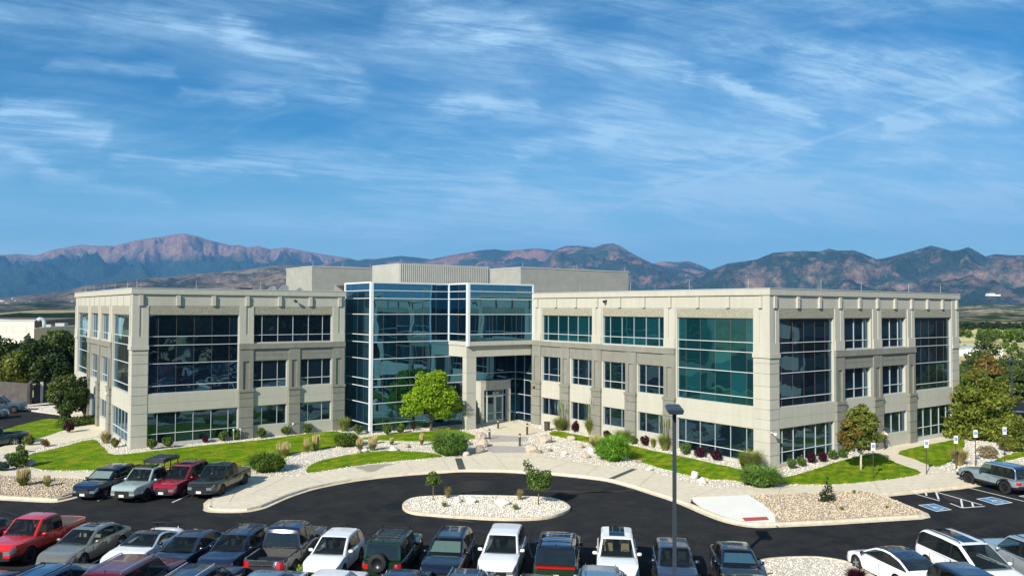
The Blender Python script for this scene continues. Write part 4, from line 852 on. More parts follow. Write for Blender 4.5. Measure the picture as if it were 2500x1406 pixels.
    # wheels
    ty = MB(); ty.lathe([(wr_*.60,-.11),(wr_*.93,-.12),(wr_,-.09),(wr_,.09),(wr_*.93,.12),(wr_*.62,.11),(wr_*.60,.06)], (0,0,0), 'y', 22)
    ri = MB(); ri.lathe([(wr_*.64,.112),(wr_*.60,.115),(wr_*.57,.08),(.0,.03)], (0,0,0), 'y', 22, 1); ri.lathe([(wr_*.64,-.1),(0,-.1)], (0,0,0), 'y', 22, 1)
    for q in range(5):
        a = 2*PI*q/5
        for da in (-.13, .13):
            c, s2 = math.cos(a+da), math.sin(a+da); pr = (-s2, c); h2 = .022; r1, r2 = .02, wr_*.61
            P = [(c*r-pr[0]*h2*k, y, s2*r-pr[1]*h2*k) for y in (.085, .108) for r, k in ((r1, 1), (r2, 1), (r2, -1), (r1, -1))]
            ri.add(P, [(0,1,2,3),(7,6,5,4),(0,4,5,1),(2,6,7,3)], 0)
    ri.lathe([(.06,.115),(.0,.118)], (0,0,0), 'y', 10, 0)
    tm_ = ty.build('tyre', TYR, smooth=True); rm_ = ri.build('wheel', [rim, TRIM]); first = True
    for a in ax:
        for s in (1, -1):
            if first: w_, tt = rm_, tm_; first = False
            else: w_, tt = rm_.copy(), tm_.copy(); COL.objects.link(w_); COL.objects.link(tt)
            w_.parent = t; tt.parent = w_; w_.location = (a, s*(W_/2-.125), wr_); w_.rotation_euler = (0, 0, 0 if s > 0 else PI)
    # seats, wheel, mirrors, handles, plates
    zf = min(bl-.38, H-1.0); sx0 = fx_(.47 if kind != 'pickup' else .53); st = MB()
    for s in (1, -1):
        y = s*W_*.2
        st.hexa([(sx0-.10,y-.22,zf),(sx0+.45,y-.22,zf),(sx0+.45,y+.22,zf),(sx0-.10,y+.22,zf),(sx0-.06,y-.24,zf+.14),(sx0+.48,y-.24,zf+.16),(sx0+.48,y+.24,zf+.16),(sx0-.06,y+.24,zf+.14)])
        st.hexa([(sx0-.12,y-.22,zf+.1),(sx0+.0,y-.22,zf+.1),(sx0+.0,y+.22,zf+.1),(sx0-.12,y+.22,zf+.1),(sx0-.27,y-.17,zf+.68),(sx0-.17,y-.17,zf+.68),(sx0-.17,y+.17,zf+.68),(sx0-.27,y+.17,zf+.68)])
        st.box(sx0-.28, sx0-.19, y-.11, y+.11, zf+.69, zf+.86)
        if kind not in ('coupe',):
            xr = sx0-.85; st.hexa([(xr-.12,y-.26,zf+.1),(xr,y-.26,zf+.1),(xr,y+.26,zf+.1),(xr-.12,y+.26,zf+.1),(xr-.27,y-.24,zf+.6),(xr-.17,y-.24,zf+.6),(xr-.17,y+.24,zf+.6),(xr-.27,y+.24,zf+.6)])
    st.build('seats', seat, t)
    sw = MB(); cx = fx_(cab[-1][0])-.62; P = [(cx-.10*math.sin(q*PI/7), W_*.2+.19*math.cos(q*PI/7), bl+.0+.16*math.sin(q*PI/7)) for q in range(15)]; sw.tube(P, .016, 5, cap=False); sw.build('steering_wheel', TRIM, t)
    da = MB(); da.hexa([(cx+.12,-wB*.9,bl-.15),(cx+.62,-wB*.9,bl-.15),(cx+.62,wB*.9,bl-.15),(cx+.12,wB*.9,bl-.15),(cx+.16,-wB*.88,bl+.02),(cx+.56,-wB*.86,bl-.02),(cx+.56,wB*.86,bl-.02),(cx+.16,wB*.88,bl+.02)]); da.build('dashboard', SEATD, t)
    mx_ = fx_(cab[-1][0])-.42
    for s in (1, -1):
        mb = MB(); mb.lathe([(0,-.10),(.075,-.085),(.095,0),(.085,.07),(0,.09)], (0,0,0), 'y', 10); mb.v = [(v[0]*.75, v[1]*1.15, v[2]*.85) for v in mb.v]; mb.tube([(0,-s*.08,-.03),(0,-s*.17,-.06)], .022, 5)
        o = mb.build('wing_mirror', glossb or (roofm if roofm else col), t, smooth=True); o.location = (mx_, s*(W_/2+.06), bl+.08)
    for s in (1, -1):
        for hx in ((.30,.50) if kind not in ('coupe','pickup') else (.50,) if kind == 'coupe' else (.42,.58)):
            mb = MB(); mb.box(fx_(hx)-.09, fx_(hx)+.09, s*W_/2-.012, s*W_/2+.02, bl-.135, bl-.105); mb.build('door_handle', col, t)
        sm = MB()
        for hx in ((.245,.455,.66) if kind != 'pickup' else (.37,.49,.66)): sm.box(fx_(hx)-.006, fx_(hx)+.006, s*(W_/2)-.01, s*(W_/2)+.0025, zs+.12, bl-.10)
        sm.build('door_gap', TRIM, t)
    if plate_f: mb = MB(); mb.box(L_/2+.155, L_/2+.185, -.16, .16, zs+.10, zs+.24); mb.build('number_plate', PLT, t)
    if plate_r: mb = MB(); zz = (zs+.28 if kind != 'pickup' else zs+.12); mb.box(-L_/2-.085, -L_/2-.06, -.16, .16, zz, zz+.15); mb.build('number_plate', PLT, t)
    if grille == 'chrome':
        mb = MB(); z0 = .58+gc; [mb.box(L_/2+.10, L_/2+.18, -.38, .38, z0+k*.09, z0+k*.09+.03) for k in range(3)]; mb.build('grille_bar', CHR, t)
    if rack:
        xa, xb = fx_(roofx[0]+.02), fx_(roofx[1]-.04); zr = H-.0
        for s in (1, -1):
            mb = MB(); mb.tube([(xa-.1,s*(wR-.13),zr-.04),(xa,s*(wR-.13),zr+.055),(xb,s*(wR-.13),zr+.055),(xb+.12,s*(wR-.13),zr-.04)], .022, 6); mb.build('roof_rail', (CHR if rack == 3 else TRIM), t)
        if rack == 2:
            for f in (.35, .75): mb = MB(); x = xa+(xb-xa)*f; mb.tube([(x,-wR+.13,zr+.06),(x,wR-.13,zr+.06)], .024, 6); mb.build('roof_bar', CHR if extra == 'white bars' else TRIM, t)
    an = MB(); an.tube([(fx_(roofx[0]+.03),0,H),(fx_(roofx[0]+.015),0,H+.07)], [.03,.008], 5); an.build('roof_aerial', TRIM, t)
    if shade:
        m, = (shade,); xr1, xr2 = fx_(roofx[1])+.10, cabR-.20; z1, z2 = interp(cabS, (xr1-x0)/L_)-.05, interp(cabS, (xr2-x0)/L_)-.03; w1, w2 = wR*.86, wB*.82; mb = MB()
        mb.add([(xr1,-w1,z1),(xr1,-.06,z1),(xr1-.0,.06,z1),(xr1,w1,z1),(xr2,w2,z2),(xr2,.05,z2),(xr2,-.05,z2),(xr2,-w2,z2),((xr1+xr2)/2,.0,(z1+z2)/2-.02)], [(0,1,8,6,7),(2,3,4,5,8),(1,2,8),(8,5,6)]); mb.build('sunshade', m, t)
    t['_'] = 0; del t['_']
    return t
HN, HT = R(227.2), R(47.2)
def at(a, b, dz=0, sh=0, h=HT): return (a+math.cos(h)*sh, b+math.sin(h)*sh, -.15+dz)
NAVY = paint('navy', (.010,.018,.05)); NAV2 = paint('deep navy', (.006,.010,.028)); BLK = paint('black', (.006,.006,.008)); GRY = paint('dark grey', (.045,.047,.05)); WHI = paint('pearl white', (.80,.81,.82), 0, .3)
REDP = paint('bright red', (.62,.015,.012), .1); MAR = paint('maroon', (.13,.008,.018)); CRIM = paint('crimson', (.33,.008,.02)); BEI = paint('champagne', (.25,.24,.20), .5); DGR = paint('dark green', (.012,.035,.018)); FGR = paint('forest green', (.02,.045,.02)); LBL = paint('steel blue', (.16,.26,.36), .4)
SIL = paint('silver', (.42,.47,.50), .5); OLV = paint('olive black', (.020,.022,.014), .3); SEA = paint('pale seafoam', (.36,.46,.42), .2); BRB = paint('bright blue', (.015,.09,.42), .3); JG = paint('cement grey', (.19,.25,.27), .05); DBL = paint('dark blue', (.012,.04,.12), .3); SGR = paint('slate grey', (.09,.11,.12), .4)
REFL = mat('silver foil shade', (.88,.92,.92), .4); REFB = mat('blue foil shade', (.22,.45,.72), .35, metal=.3); REFG = mat('grey green shade', (.42,.55,.50), .5)
G1 = 'cars parked in the row facing the drive'; G2 = 'cars parked nose to nose behind the first row'; G3 = 'cars in the short row beside the front lawn'
make_car('parked_car', 'dark maroon sedan cut off at the left edge of the picture beside the red pickup', 'car', at(2.0, 48.3, 0, -.25), HN, 4.8, 1.85, 'sedan', 1.45, MAR, group=G1)
p_ = make_car('pickup_truck', 'bright red crew cab pickup in the front row beside the champagne sedan', 'pickup truck', at(4.6, 46.3, 0, -.25), HN, 5.35, 1.92, 'pickup', 1.83, REDP, bed=True, wr=.39, rim=RIMD, gc=.1, group=G1, clad=True)
make_car('parked_car', 'champagne grey sedan with cream seats and sunroof beside the red pickup', 'car', at(6.48, 43.9, 0, -.25), HN, 4.9, 1.85, 'sedan', 1.45, BEI, seat=SEATC, sunroof=True, group=G1)
p_ = make_car('sports_car', 'low white sports coupe with black roof and rear wing', 'sports car', at(8.7, 41.9, 0, -.25), HN, 4.55, 1.92, 'coupe', 1.24, WHI, roofm=BLK, rim=RIMD, group=G1, grille='none')
mb = MB(); mb.box(-2.2,-2.0,-.85,.85,1.20,1.225); mb.box(-2.15,-2.05,-.6,-.56,1.0,1.2); mb.box(-2.15,-2.05,.56,.6,1.0,1.2); mb.build('rear_wing', BLK, p_)
mb = MB(); [mb.hexa([(x,y-.12,z),(x+.32,y-.08,z-.05),(x+.32,y+.08,z-.05),(x,y+.12,z),(x,y-.12,z+.012),(x+.32,y-.08,z-.038),(x+.32,y+.08,z-.038),(x,y+.12,z+.012)]) for x, y, z in ((1.25,-.45,.80),(1.25,.45,.80))]; mb.build('bonnet_vent', TRIM, p_)
make_car('parked_car', 'dark slate sedan between the white sports coupe and the navy hatchback', 'car', at(10.2, 39.8, 0, -.25), HN, 4.85, 1.85, 'sedan', 1.43, NAV2, glossb=paint('ink grey', (.022,.028,.045)), roofm=paint('ink grey', (.022,.028,.045)), win=CGP, group=G1)
make_car('parked_car', 'navy hatchback behind the bed of the dark grey pickup', 'car', at(12.0, 38.3, 0, -.25), HN, 4.45, 1.83, 'suv', 1.58, NAVY, group=G1, rack=1)
p_ = make_car('pickup_truck', 'dark grey pickup with its tailgate and open bed towards us', 'pickup truck', at(13.95, 36.95), HT, 5.9, 2.02, 'pickup', 1.95, GRY, bed=True, wr=.40, group=G1, gc=.08, clad=True, roofm=NAVY)  # navy roof colour stands in for sky reflected on grey paint
mb = MB(); mb.box(-3.03,-3.0,-.6,.6,.88,.92); mb.box(-3.04,-3.0,-.07,.07,.62,.76); mb.build('tailgate_trim', CHR, p_); mb = MB(); mb.box(-3.10,-2.93,-.95,.95,.42,.60); mb.build('bumper', CHR, p_)
make_car('parked_car', 'small white crossover with round nose, fourth car from the dark green boxy one', 'car', at(15.6, 35.2, 0, -.25), HN, 4.15, 1.78, 'hatch', 1.58, WHI, group=G1) .__setitem__('label', 'small white crossover with a red tag behind its windshield')
p_ = make_car('parked_suv', 'dark green boxy off-roader with roof rack and spare wheel on its tailgate', 'suv', at(17.75, 33.5), HT, 4.55, 1.9, 'boxy', 1.82, DGR, wr=.42, rim=RIMD, gc=.12, group=G1, clad=True, win=CGP, plate_r=False)
mb = MB(); mb.lathe([(.24,-.11),(.37,-.12),(.41,-.08),(.41,.08),(.37,.11),(.24,.1)], (0,0,0), 'y', 22); o = mb.build('spare_tyre', TYR, p_, smooth=True); o.rotation_euler = (0,0,R(90)); o.location = (-2.42,.12,1.02)
mb = MB(); mb.lathe([(.25,.09),(.23,.05),(.0,.04)], (0,0,0), 'y', 20); mb.lathe([(.31,.115),(.30,.118),(.29,.115)], (0,0,0), 'y', 24); o2 = mb.build('rim', RIMD, o, smooth=True)
for s in (-1, 1):
    mb = MB(); mb.tube([(-2.0,s*.66,1.86),(-1.95,s*.66,1.98),(.2,s*.66,1.98),(.35,s*.66,1.86)], .022, 6); mb.tube([(-1.9,s*.66,1.90),(.25,s*.66,1.90)], .018, 6); mb.build('roof_rack', TRIM, p_)
mb = MB(); [mb.tube([(-1.95+k*.36,-.66,1.90),(-1.95+k*.36,.66,1.90)], .016, 5) for k in range(7)]; mb.tube([(-1.97,-.66,1.98),(-1.97,.66,1.98)], .02, 5); mb.build('roof_rack', TRIM, p_)
make_car('parked_suv', 'navy crossover with a pale green windshield sunshade and black roof rails', 'suv', at(19.8, 31.9, 0, -.25), HN, 4.6, 1.85, 'suv', 1.64, NAV2, rack=1, shade=REFG, group=G1, clad=True, win=CGP)
make_car('parked_suv', 'plain white crossover with dark roof strips between the navy crossover and the green electric one', 'suv', at(22.05, 30.7, 0, -.25), HN, 4.65, 1.85, 'suv', 1.68, WHI, group=G1)
p_ = make_car('parked_suv', 'dark green electric off-roader with a full-width red tail light bar', 'suv', at(23.75, 28.7), HT, 5.0, 2.02, 'big', 1.80, FGR, roofm=mat('roof glass', (.004,.008,.03), .05, coat=1), rack=2, extra='white bars', win=CGP, wr=.40, group=G1, tail='none', rim=RIMD, clad=True)
mb = MB(); mb.box(-2.60,-2.42,-.86,.86,.97,1.03); mb.build('tail_light', RED, p_)
make_car('parked_suv', 'white luxury crossover with panoramic sunroof and tan seats', 'suv', at(26.05, 27.2, 0, -.25), HN, 4.75, 1.9, 'suv', 1.66, WHI, seat=SEATT, sunroof=True, group=G1, grille='chrome')
make_car('parked_car', 'slate blue hatchback standing behind the lamp post', 'car', at(27.4, 24.9, 0, -.25), HN, 4.2, 1.78, 'hatch', 1.55, paint('slate blue', (.03,.045,.085)), group=G1, shade=None)
make_car('parked_car', 'black sedan with blue foil sunshades behind its windshield', 'car', at(29.75, 23.3, 0, -.25), HN, 4.8, 1.88, 'sedan', 1.46, BLK, roofm=NAVY, shade=REFB, group=G1)  # roof painted navy to show the sky mirrored in black paint
# second row, nearer, mostly below the frame
make_car('parked_car', 'dark navy car at the left bottom edge of the picture', 'car', at(1.5, 39.6, 0, -.3), HT, 4.8, 1.85, 'sedan', 1.45, NAV2, group=G2)
make_car('parked_suv', 'blue estate with long roof strips beside the maroon full-size one', 'suv', at(4.6, 37.9, 0, -.3), HT, 4.7, 1.88, 'suv', 1.62, DBL, group=G2, rack=1, win=CGP)
make_car('parked_suv', 'large maroon full-size SUV with roof rails and a load rack', 'suv', at(7.1, 36.0, 0, -.1), HT, 5.2, 2.05, 'big', 1.93, MAR, rack=3, group=G2, win=CGP, grille='chrome')
make_car('parked_suv', 'navy SUV with two silver roof rails between the maroon and the steel blue car', 'suv', at(9.35, 34.2, 0, -.3), HT, 4.8, 1.9, 'suv', 1.7, NAVY, rack=3, group=G2, win=CGP)
make_car('parked_car', 'steel blue sedan beside the white hatchback at the bottom edge', 'car', at(11.6, 32.6, 0, -.4), HT, 4.6, 1.8, 'sedan', 1.46, LBL, group=G2)
make_car('parked_car', 'white hatchback at the bottom edge below the small white crossover', 'car', at(13.6, 30.6, 0, -.4), HT, 4.4, 1.82, 'suv', 1.66, WHI, group=G2)
make_car('parked_car', 'black sedan, roof tinted blue for mirrored sky, below the green boxy off-roader', 'car', at(16.2, 29.6, 0, -.5), HT, 4.6, 1.83, 'sedan', 1.46, BLK, roofm=NAVY, group=G2)  # sky reflection on the black roof put in as navy paint
make_car('parked_suv', 'dark blue SUV with silver rails below the navy crossover with sunshade', 'suv', at(18.0, 27.5, 0, -.4), HT, 4.5, 1.88, 'suv', 1.68, NAVY, rack=3, group=G2)
make_car('parked_suv', 'dark SUV whose roof just shows below the green electric off-roader', 'suv', at(20.1, 25.5, 0, -.6), HT, 4.5, 1.85, 'suv', 1.66, NAV2, rack=1, group=G2)
make_car('parked_suv', 'steel blue SUV with roof rails below the white luxury crossover', 'suv', at(22.35, 24.3, 0, -.2), HT, 4.8, 1.95, 'suv', 1.78, LBL, rack=3, group=G2)
make_car('parked_car', 'bright blue car whose roof just shows at the foot of the lamp post', 'car', at(24.6, 22.3, 0, -.5), HT, 4.3, 1.8, 'hatch', 1.52, BRB, group=G2)
make_car('parked_car', 'black green sedan below the black sedan with blue sunshades', 'car', at(27.3, 20.8, 0, -.4), HT, 4.8, 1.85, 'sedan', 1.46, OLV, group=G2)
H3 = R(62)
make_car('parked_car', 'white electric sedan with a black glass roof by the gravel island', 'car', at(35.6, 19.1), R(66), 4.6, 1.86, 'fast', 1.44, WHI, roofm=mat('roof glass', (.004,.008,.03), .05, coat=1), win=CGP, grille='none')
make_car('parked_suv', 'navy SUV in the bottom right between the white sedan and white minivan', 'suv', at(33.95, 14.75), R(240), 4.4, 1.88, 'suv', 1.68, NAVY, rack=0)
make_car('minivan', 'white minivan with roof rails and sunroof', 'minivan', at(38.2, 17.0), R(242), 5.1, 1.99, 'van', 1.78, WHI, rack=1, sunroof=True, win=CGP)
make_car('parked_suv', 'silver full-size SUV cut off at the right edge beside the minivan', 'suv', at(41.0, 15.6), H3, 5.15, 2.03, 'big', 1.9, SIL, rack=1, win=CGP, grille='chrome')
p_ = make_car('off_roader', 'cement grey off-roader with a dark blue hard top in the accessible bay', 'off-roader', at(59.35, 24.55), R(71), 4.75, 1.88, 'boxy', 1.85, JG, roofm=paint('blue top', (.012,.035,.11)), wr=.43, rim=RIMD, gc=.14, clad=True, win=CGP, grille='std')
for a in (-1.43, 1.43):
    for s in (1, -1):
        mb = MB(); P = [(a+.56*math.cos(q*PI/8), s*.95, .45+.52*math.sin(q*PI/8)) for q in range(9)]
        for q in range(8):
            (x1, y1, z1), (x2, y2, z2) = P[q], P[q+1]; mb.hexa([(x1,y1-.1,z1),(x2,y2-.1,z2),(x2,y2+.1,z2),(x1,y1+.1,z1),(x1,y1-.1,z1+.05),(x2,y2-.1,z2+.05),(x2,y2+.1,z2+.05),(x1,y1+.1,z1+.05)])
        mb.build('fender_flare', TRIM, p_)
mb = MB(); mb.box(2.36,2.55,-.8,.8,.5,.68); mb.build('bumper', TRIM, p_); mb = MB(); mb.box(-2.55,-2.36,-.8,.8,.5,.68); mb.build('bumper', TRIM, p_)
make_car('pickup_truck', 'maroon pickup far back on the right behind the trees', 'pickup truck', at(90.3, 34.8), R(215), 5.8, 2.0, 'pickup', 1.95, paint('plum', (.10,.01,.03)), bed=True, wr=.4, gc=.1, grille='chrome')
make_car('parked_suv', 'dark navy crossover with a white sunshade at the left end of its row', 'suv', at(9.5, 58.0), HN, 4.6, 1.86, 'suv', 1.66, NAV2, rack=0, shade=REFL, group=G3, win=CGP, grille='chrome')
p_ = make_car('pickup_truck', 'pale seafoam pickup carrying a black rooftop tent frame', 'pickup truck', at(11.6, 56.0), HN, 5.4, 1.92, 'pickup', 1.83, SEA, bed=True, wr=.39, rim=RIMD, gc=.12, group=G3, clad=True, win=CGP)
mb = MB(); [mb.box(x, x+.07, -.66, .66, 1.90, 1.94) for x in (-.05,.18,.41,.64)]; mb.box(-.1,.75,-.7,-.64,1.88,1.96); mb.box(-.1,.75,.64,.7,1.88,1.96); mb.build('roof_rack', TRIM, p_)
mb = MB(); mb.box(-2.6,-.62,-.72,.72,1.93,2.13); mb.box(-2.5,-.72,-.62,.62,2.13,2.18); mb.build('roof_tent', paint('tent shell', (.03,.035,.045)), p_)
mb = MB(); [mb.tube([(x,s*.7,1.08),(x,s*.7,1.93)], .035, 6) for x in (-2.4,-1.5,-.75) for s in (1,-1)]; [mb.tube([(-2.4,s*.7,1.5),(-.75,s*.7,1.5)], .025, 6) for s in (1,-1)]; mb.build('bed_frame', TRIM, p_)
make_car('parked_suv', 'crimson SUV with black roof rails and a wide grille between two pickups', 'suv', at(13.65, 55.7), HN, 4.75, 1.92, 'suv', 1.76, CRIM, rack=1, group=G3, sunroof=True, win=CGP, grille='chrome', clad=True)
make_car('pickup_truck', 'olive black pickup at the right end of the short row', 'pickup truck', at(15.75, 54.3), HN, 5.45, 1.98, 'pickup', 1.85, OLV, bed=True, wr=.41, rim=RIMD, gc=.12, group=G3, clad=True, win=CGP)
make_car('pickup_truck', 'storm blue pickup by the block enclosure far on the left', 'pickup truck', at(6.2, 109.0), R(-8), 5.8, 2.0, 'pickup', 1.95, paint('storm blue', (.07,.10,.13)), bed=True, wr=.4, gc=.08)
make_car('parked_suv', 'grey SUV in front of the storm blue pickup at the left edge', 'suv', at(4.6, 103.5), R(-8), 4.8, 1.9, 'suv', 1.6, SGR)
make_car('pickup_truck', 'tail of a dark teal pickup at the left edge by the grass', 'pickup truck', at(4.3, 82.5), R(190), 5.6, 2.0, 'pickup', 1.8, paint('dark teal', (.01,.03,.035)), bed=True, wr=.4)
# cars further back in the lot behind the camera, seen in the glass
for k, (a, b, c, kd) in enumerate(((36,-2,WHI,'sedan'),(39,-5,WHI,'suv'),(42,-7,LBL,'suv'),(26,6,WHI,'hatch'),(30,3,NAVY,'sedan'),(33,0,CRIM,'suv'),(20,12,SIL,'sedan'),(23,9,BLK,'suv'),(46,-11,SIL,'sedan'),(50,-14,WHI,'suv'),(17,0,WHI,'sedan'),(14,3,NAVY,'suv'),(44,8,WHI,'suv'),(11,5,GRY,'suv'),(20,-3,SIL,'suv'),(23,-6,WHI,'sedan'))):
    make_car('parked_car', '%s only mirrored in the glass' % ['white sedan','white SUV','steel blue SUV','white hatchback','navy sedan','crimson SUV','silver sedan','black SUV','silver sedan at the far end','white SUV at the far end','white sedan in the back row','navy SUV in the back row','white SUV by itself','grey SUV in the back row','silver SUV in the back row','white sedan at the end of the back row'][k], 'car', (a, b, -.15), HN, 4.7, 1.86, kd, 1.46 if kd == 'sedan' else 1.66, c)
# ------------------------------------------------------------------ plants
LG = leafmat('lime leaf', (.18,.31,.010), (.32,.46,.03), .45, .4, 1.2)
LM = leafmat('mid leaf', (0.068,0.143,0.018), (0.165,0.225,0.030), .3, .5, .6)
LD = leafmat('dark leaf', (0.010,0.029,0.007), (0.038,0.064,0.012), .25, .5, .35)
LO = leafmat('olive leaf', (0.090,0.128,0.021), (0.195,0.210,0.030), .3, .5, .5)
LOB = leafmat('green-yellow olive leaf', (.10,.145,.018), (.21,.235,.03), .35, .5, .5)  # foliage of a brighter green-yellow
LR = leafmat('russet leaf', (.15,.105,.028), (.22,.135,.035), .3, .45, .5)
LP = leafmat('pine leaf', (0.036,0.074,0.017), (0.102,0.138,0.026), .2, .5, .5)
LB = leafmat('burgundy leaf', (0.028,0.005,0.011), (0.060,0.010,0.020), .25, .5, 3)
LS = leafmat('shrub leaf', (0.058,0.111,0.021), (0.130,0.195,0.039), .3, .5, 3)
LJ = leafmat('juniper leaf', (0.075,0.180,0.030), (0.195,0.315,0.060), .3, .45, 2)
LGY = leafmat('blue spruce leaf', (.03,.065,.05), (.07,.11,.08), .2, .4, .5)
STRW = leafmat('straw plume', (.55,.45,.22), (.68,.58,.32), .3, .25, 3)
REED = leafmat('reed blade', (0.169,0.221,0.052), (0.312,0.338,0.091), .35, .4, 3)
TANG = leafmat('tan grass', (.30,.25,.09), (.46,.38,.16), .35, .35, 3)
BRK = mat('bark', (.10,.075,.05), .9, col2=(.17,.13,.09), ns=6, bump=.5, bs=14); BRKP = mat('pale bark', (.42,.38,.32), .85, col2=(.55,.5,.43), ns=6)
def leafcloud(blobs, n, s, shell=.75, sag=0., asp=1.6, gap=.0):
    """n leaf-sized faces spread through the volume of the blobs (cx,cy,cz,rx,ry,rz)"""
    bl_ = np.array(blobs, float); vol = np.prod(bl_[:, 3:6], 1)**.8; k = rng.choice(len(bl_), n, p=vol/vol.sum())
    d = rng.normal(size=(n, 3)); d /= np.linalg.norm(d, axis=1)[:, None]; r = rng.random(n)**(1/3)*(1-shell)+shell*(1-.22*rng.random(n)**2); r = np.minimum(r, 1.03)
    lump = 1+.13*np.sin(d[:, 0]*7+k)*np.sin(d[:, 1]*6+2*k)+.1*np.sin(d[:, 2]*9+3*k)
    c = bl_[k, :3]+d*bl_[k, 3:6]*(r*lump)[:, None]
    nrm = d*.7+rng.normal(size=(n, 3))*.6; nrm /= np.linalg.norm(nrm, axis=1)[:, None]
    u = np.cross(nrm, rng.normal(size=(n, 3))); u /= np.linalg.norm(u, axis=1)[:, None]; v = np.cross(nrm, u)
    ss = s*(.6+.8*rng.random(n))[:, None]; a = u*ss*.5*asp; b = v*ss*.5
    return np.stack([c-a, c+b*.9, c+a, c-b*.9], 1)
def quads(name, Q, m, parent=None, ngon=4):
    n = len(Q); V = Q.reshape(-1, 3); me = bpy.data.meshes.new(name); me.vertices.add(len(V)); me.vertices.foreach_set('co', V.ravel().astype(np.float32))
    me.loops.add(n*ngon); me.loops.foreach_set('vertex_index', np.arange(n*ngon, dtype=np.int32)); me.polygons.add(n)
    me.polygons.foreach_set('loop_start', np.arange(n, dtype=np.int32)*ngon); me.polygons.foreach_set('loop_total', np.full(n, ngon, np.int32)); me.update(calc_edges=True)
    me.materials.append(m); o = bpy.data.objects.new(name, me); COL.objects.link(o)
    if parent: o.parent = parent
    return o
def blades(n, r0, h, spread, w, droop=.3, hvar=.4):
    """thin arching blades as two-segment strips"""
    a = rng.random(n)*6.283; rr = r0*np.sqrt(rng.random(n)); b = np.stack([rr*np.cos(a), rr*np.sin(a), np.zeros(n)], 1)
    o = a+rng.normal(size=n)*.6; L_ = h*(1-hvar*rng.random(n)); t = spread*(.2+.8*rng.random(n)); dx = np.stack([np.cos(o), np.sin(o), np.zeros(n)], 1)
    m = b+dx*(t*.4)[:, None]; m[:, 2] = L_*.62; e = b+dx*t[:, None]; e[:, 2] = L_*(1-droop*t/max(spread, .01)*rng.random(n))
    s = np.stack([-np.sin(o+rng.normal(size=n)), np.cos(o), np.zeros(n)], 1)*w/2
    return np.concatenate([np.stack([b-s, b+s, m+s*.9, m-s*.9], 1), np.stack([m-s*.9, m+s*.9, e+s*.15, e-s*.15], 1)])
def limbs(h, trunk_r, tips, m, parent, th=None, fork=.3):
    mb = MB(); th = th or h; z0 = h*fork
    mb.tube([(0,0,-.1),(.03,.02,z0*.5),(.0,-.02,z0),(.02,.03,th)], [trunk_r*1.2, trunk_r, trunk_r*.85, trunk_r*.25], 8)
    for x, y, z in tips:
        zb = z0+(z-z0)*.2*random.random(); mb.tube([(0,0,zb),(x*.45,y*.45,zb+(z-zb)*.55),(x*.9,y*.9,z)], [trunk_r*.45, trunk_r*.28, trunk_r*.08], 5)
    return mb.build('trunk', m, parent, smooth=True)
def tree(label, a, b, h, r, m, n, s, name='tree', base=.28, tr=None, bark=None, nb=14, z=0., cat='tree', group=None, cone=False, seed=None, extra=None, crown=None, lump=.36):
    random.seed(seed or int(abs(a*13+b*7))); t = empty(name, (a, b, z), 0, label, cat, group); B = []
    if crown: B = crown
    elif cone:
        for k in range(nb):
            f = k/(nb-1); zz = h*(base+(1-base)*f); rr = r*(1-f)**.75+.12*r; q = max(1, int(5*(1-f)))
            for j in range(q+1): an = random.random()*6.28; B.append((rr*.6*math.cos(an), rr*.6*math.sin(an), zz, rr*.48, rr*.48, h*.07))
    else:
        for k in range(nb):
            an = k*2.4+random.random(); f = (k+.5)/nb; zz = h*(base+(1-base)*(.12+.78*f)); prof = math.sin(PI*min(1, .16+.80*f)**.85); q = r*prof*(.45+.25*random.random())
            B.append((q*math.cos(an), q*math.sin(an), zz, r*lump*(.8+.5*random.random()), r*lump*(.8+.5*random.random()), r*(lump-.04)*(.7+.4*random.random())))
        B.append((0, 0, h*(base+1)/2, r*.55, r*.55, h*(1-base)*.36))
    limbs(h, tr or h*.022+.05, [(x*.9, y*.9, zz) for x, y, zz, *_ in B[:9]], bark or BRK, t, th=h*(.95 if cone else .75), fork=base)
    c = quads('crown', leafcloud(B, n, s), m, t)
    if extra: quads('crown', leafcloud([(x*.98, y*.98, zz+.1, q1, q2, q3) for x, y, zz, q1, q2, q3 in B if extra[2](x, y, zz)], extra[1], s), extra[0], t)
    return t
def span(x0, x1, yb, z=0.): a, b = G((x0+x1)/2, yb, z); d = depth(a, b); return a, b, (x1-x0)/FPX*d, d
def shrub(label, x0, x1, yt, yb, m=None, n=900, s=.09, kind='round', group='shrubs planted along the building', z=0., name='shrub'):
    a, b, w, d = span(x0, x1, yb-2, z); h = (yb-yt)/FPX*d*.98; t = empty(name, (a, b, z), rng.random()*6, label, 'shrub', group); r = w/2; m = m or LS
    if kind == 'round': random.seed(int(x0*3+yt)); B = [(0,0,h*.45,r*.66,r*.66,h*.42)]+[(r*random.uniform(.3,.62)*math.cos(k*1.05), r*random.uniform(.3,.62)*math.sin(k*1.05), h*random.uniform(.3,.72), r*random.uniform(.26,.48), r*random.uniform(.26,.48), h*random.uniform(.18,.34)) for k in range(8)]; quads('foliage', leafcloud(B, n, s, .7), m, t)
    elif kind == 'spray':
        quads('foliage', blades(n, r*.35, h*1.15, r*.95, s, .55, .6), m, t); B = [(0,0,h*.35,r*.6,r*.6,h*.33)]; quads('foliage', leafcloud(B, n//2, s*1.2), m, t)
    sm = MB(); [sm.tube([(0,0,-.05),(r*.4*math.cos(k*2),r*.4*math.sin(k*2),h*.5)], [.03,.012], 5) for k in range(4)]; sm.build('stem', BRK, t); return t
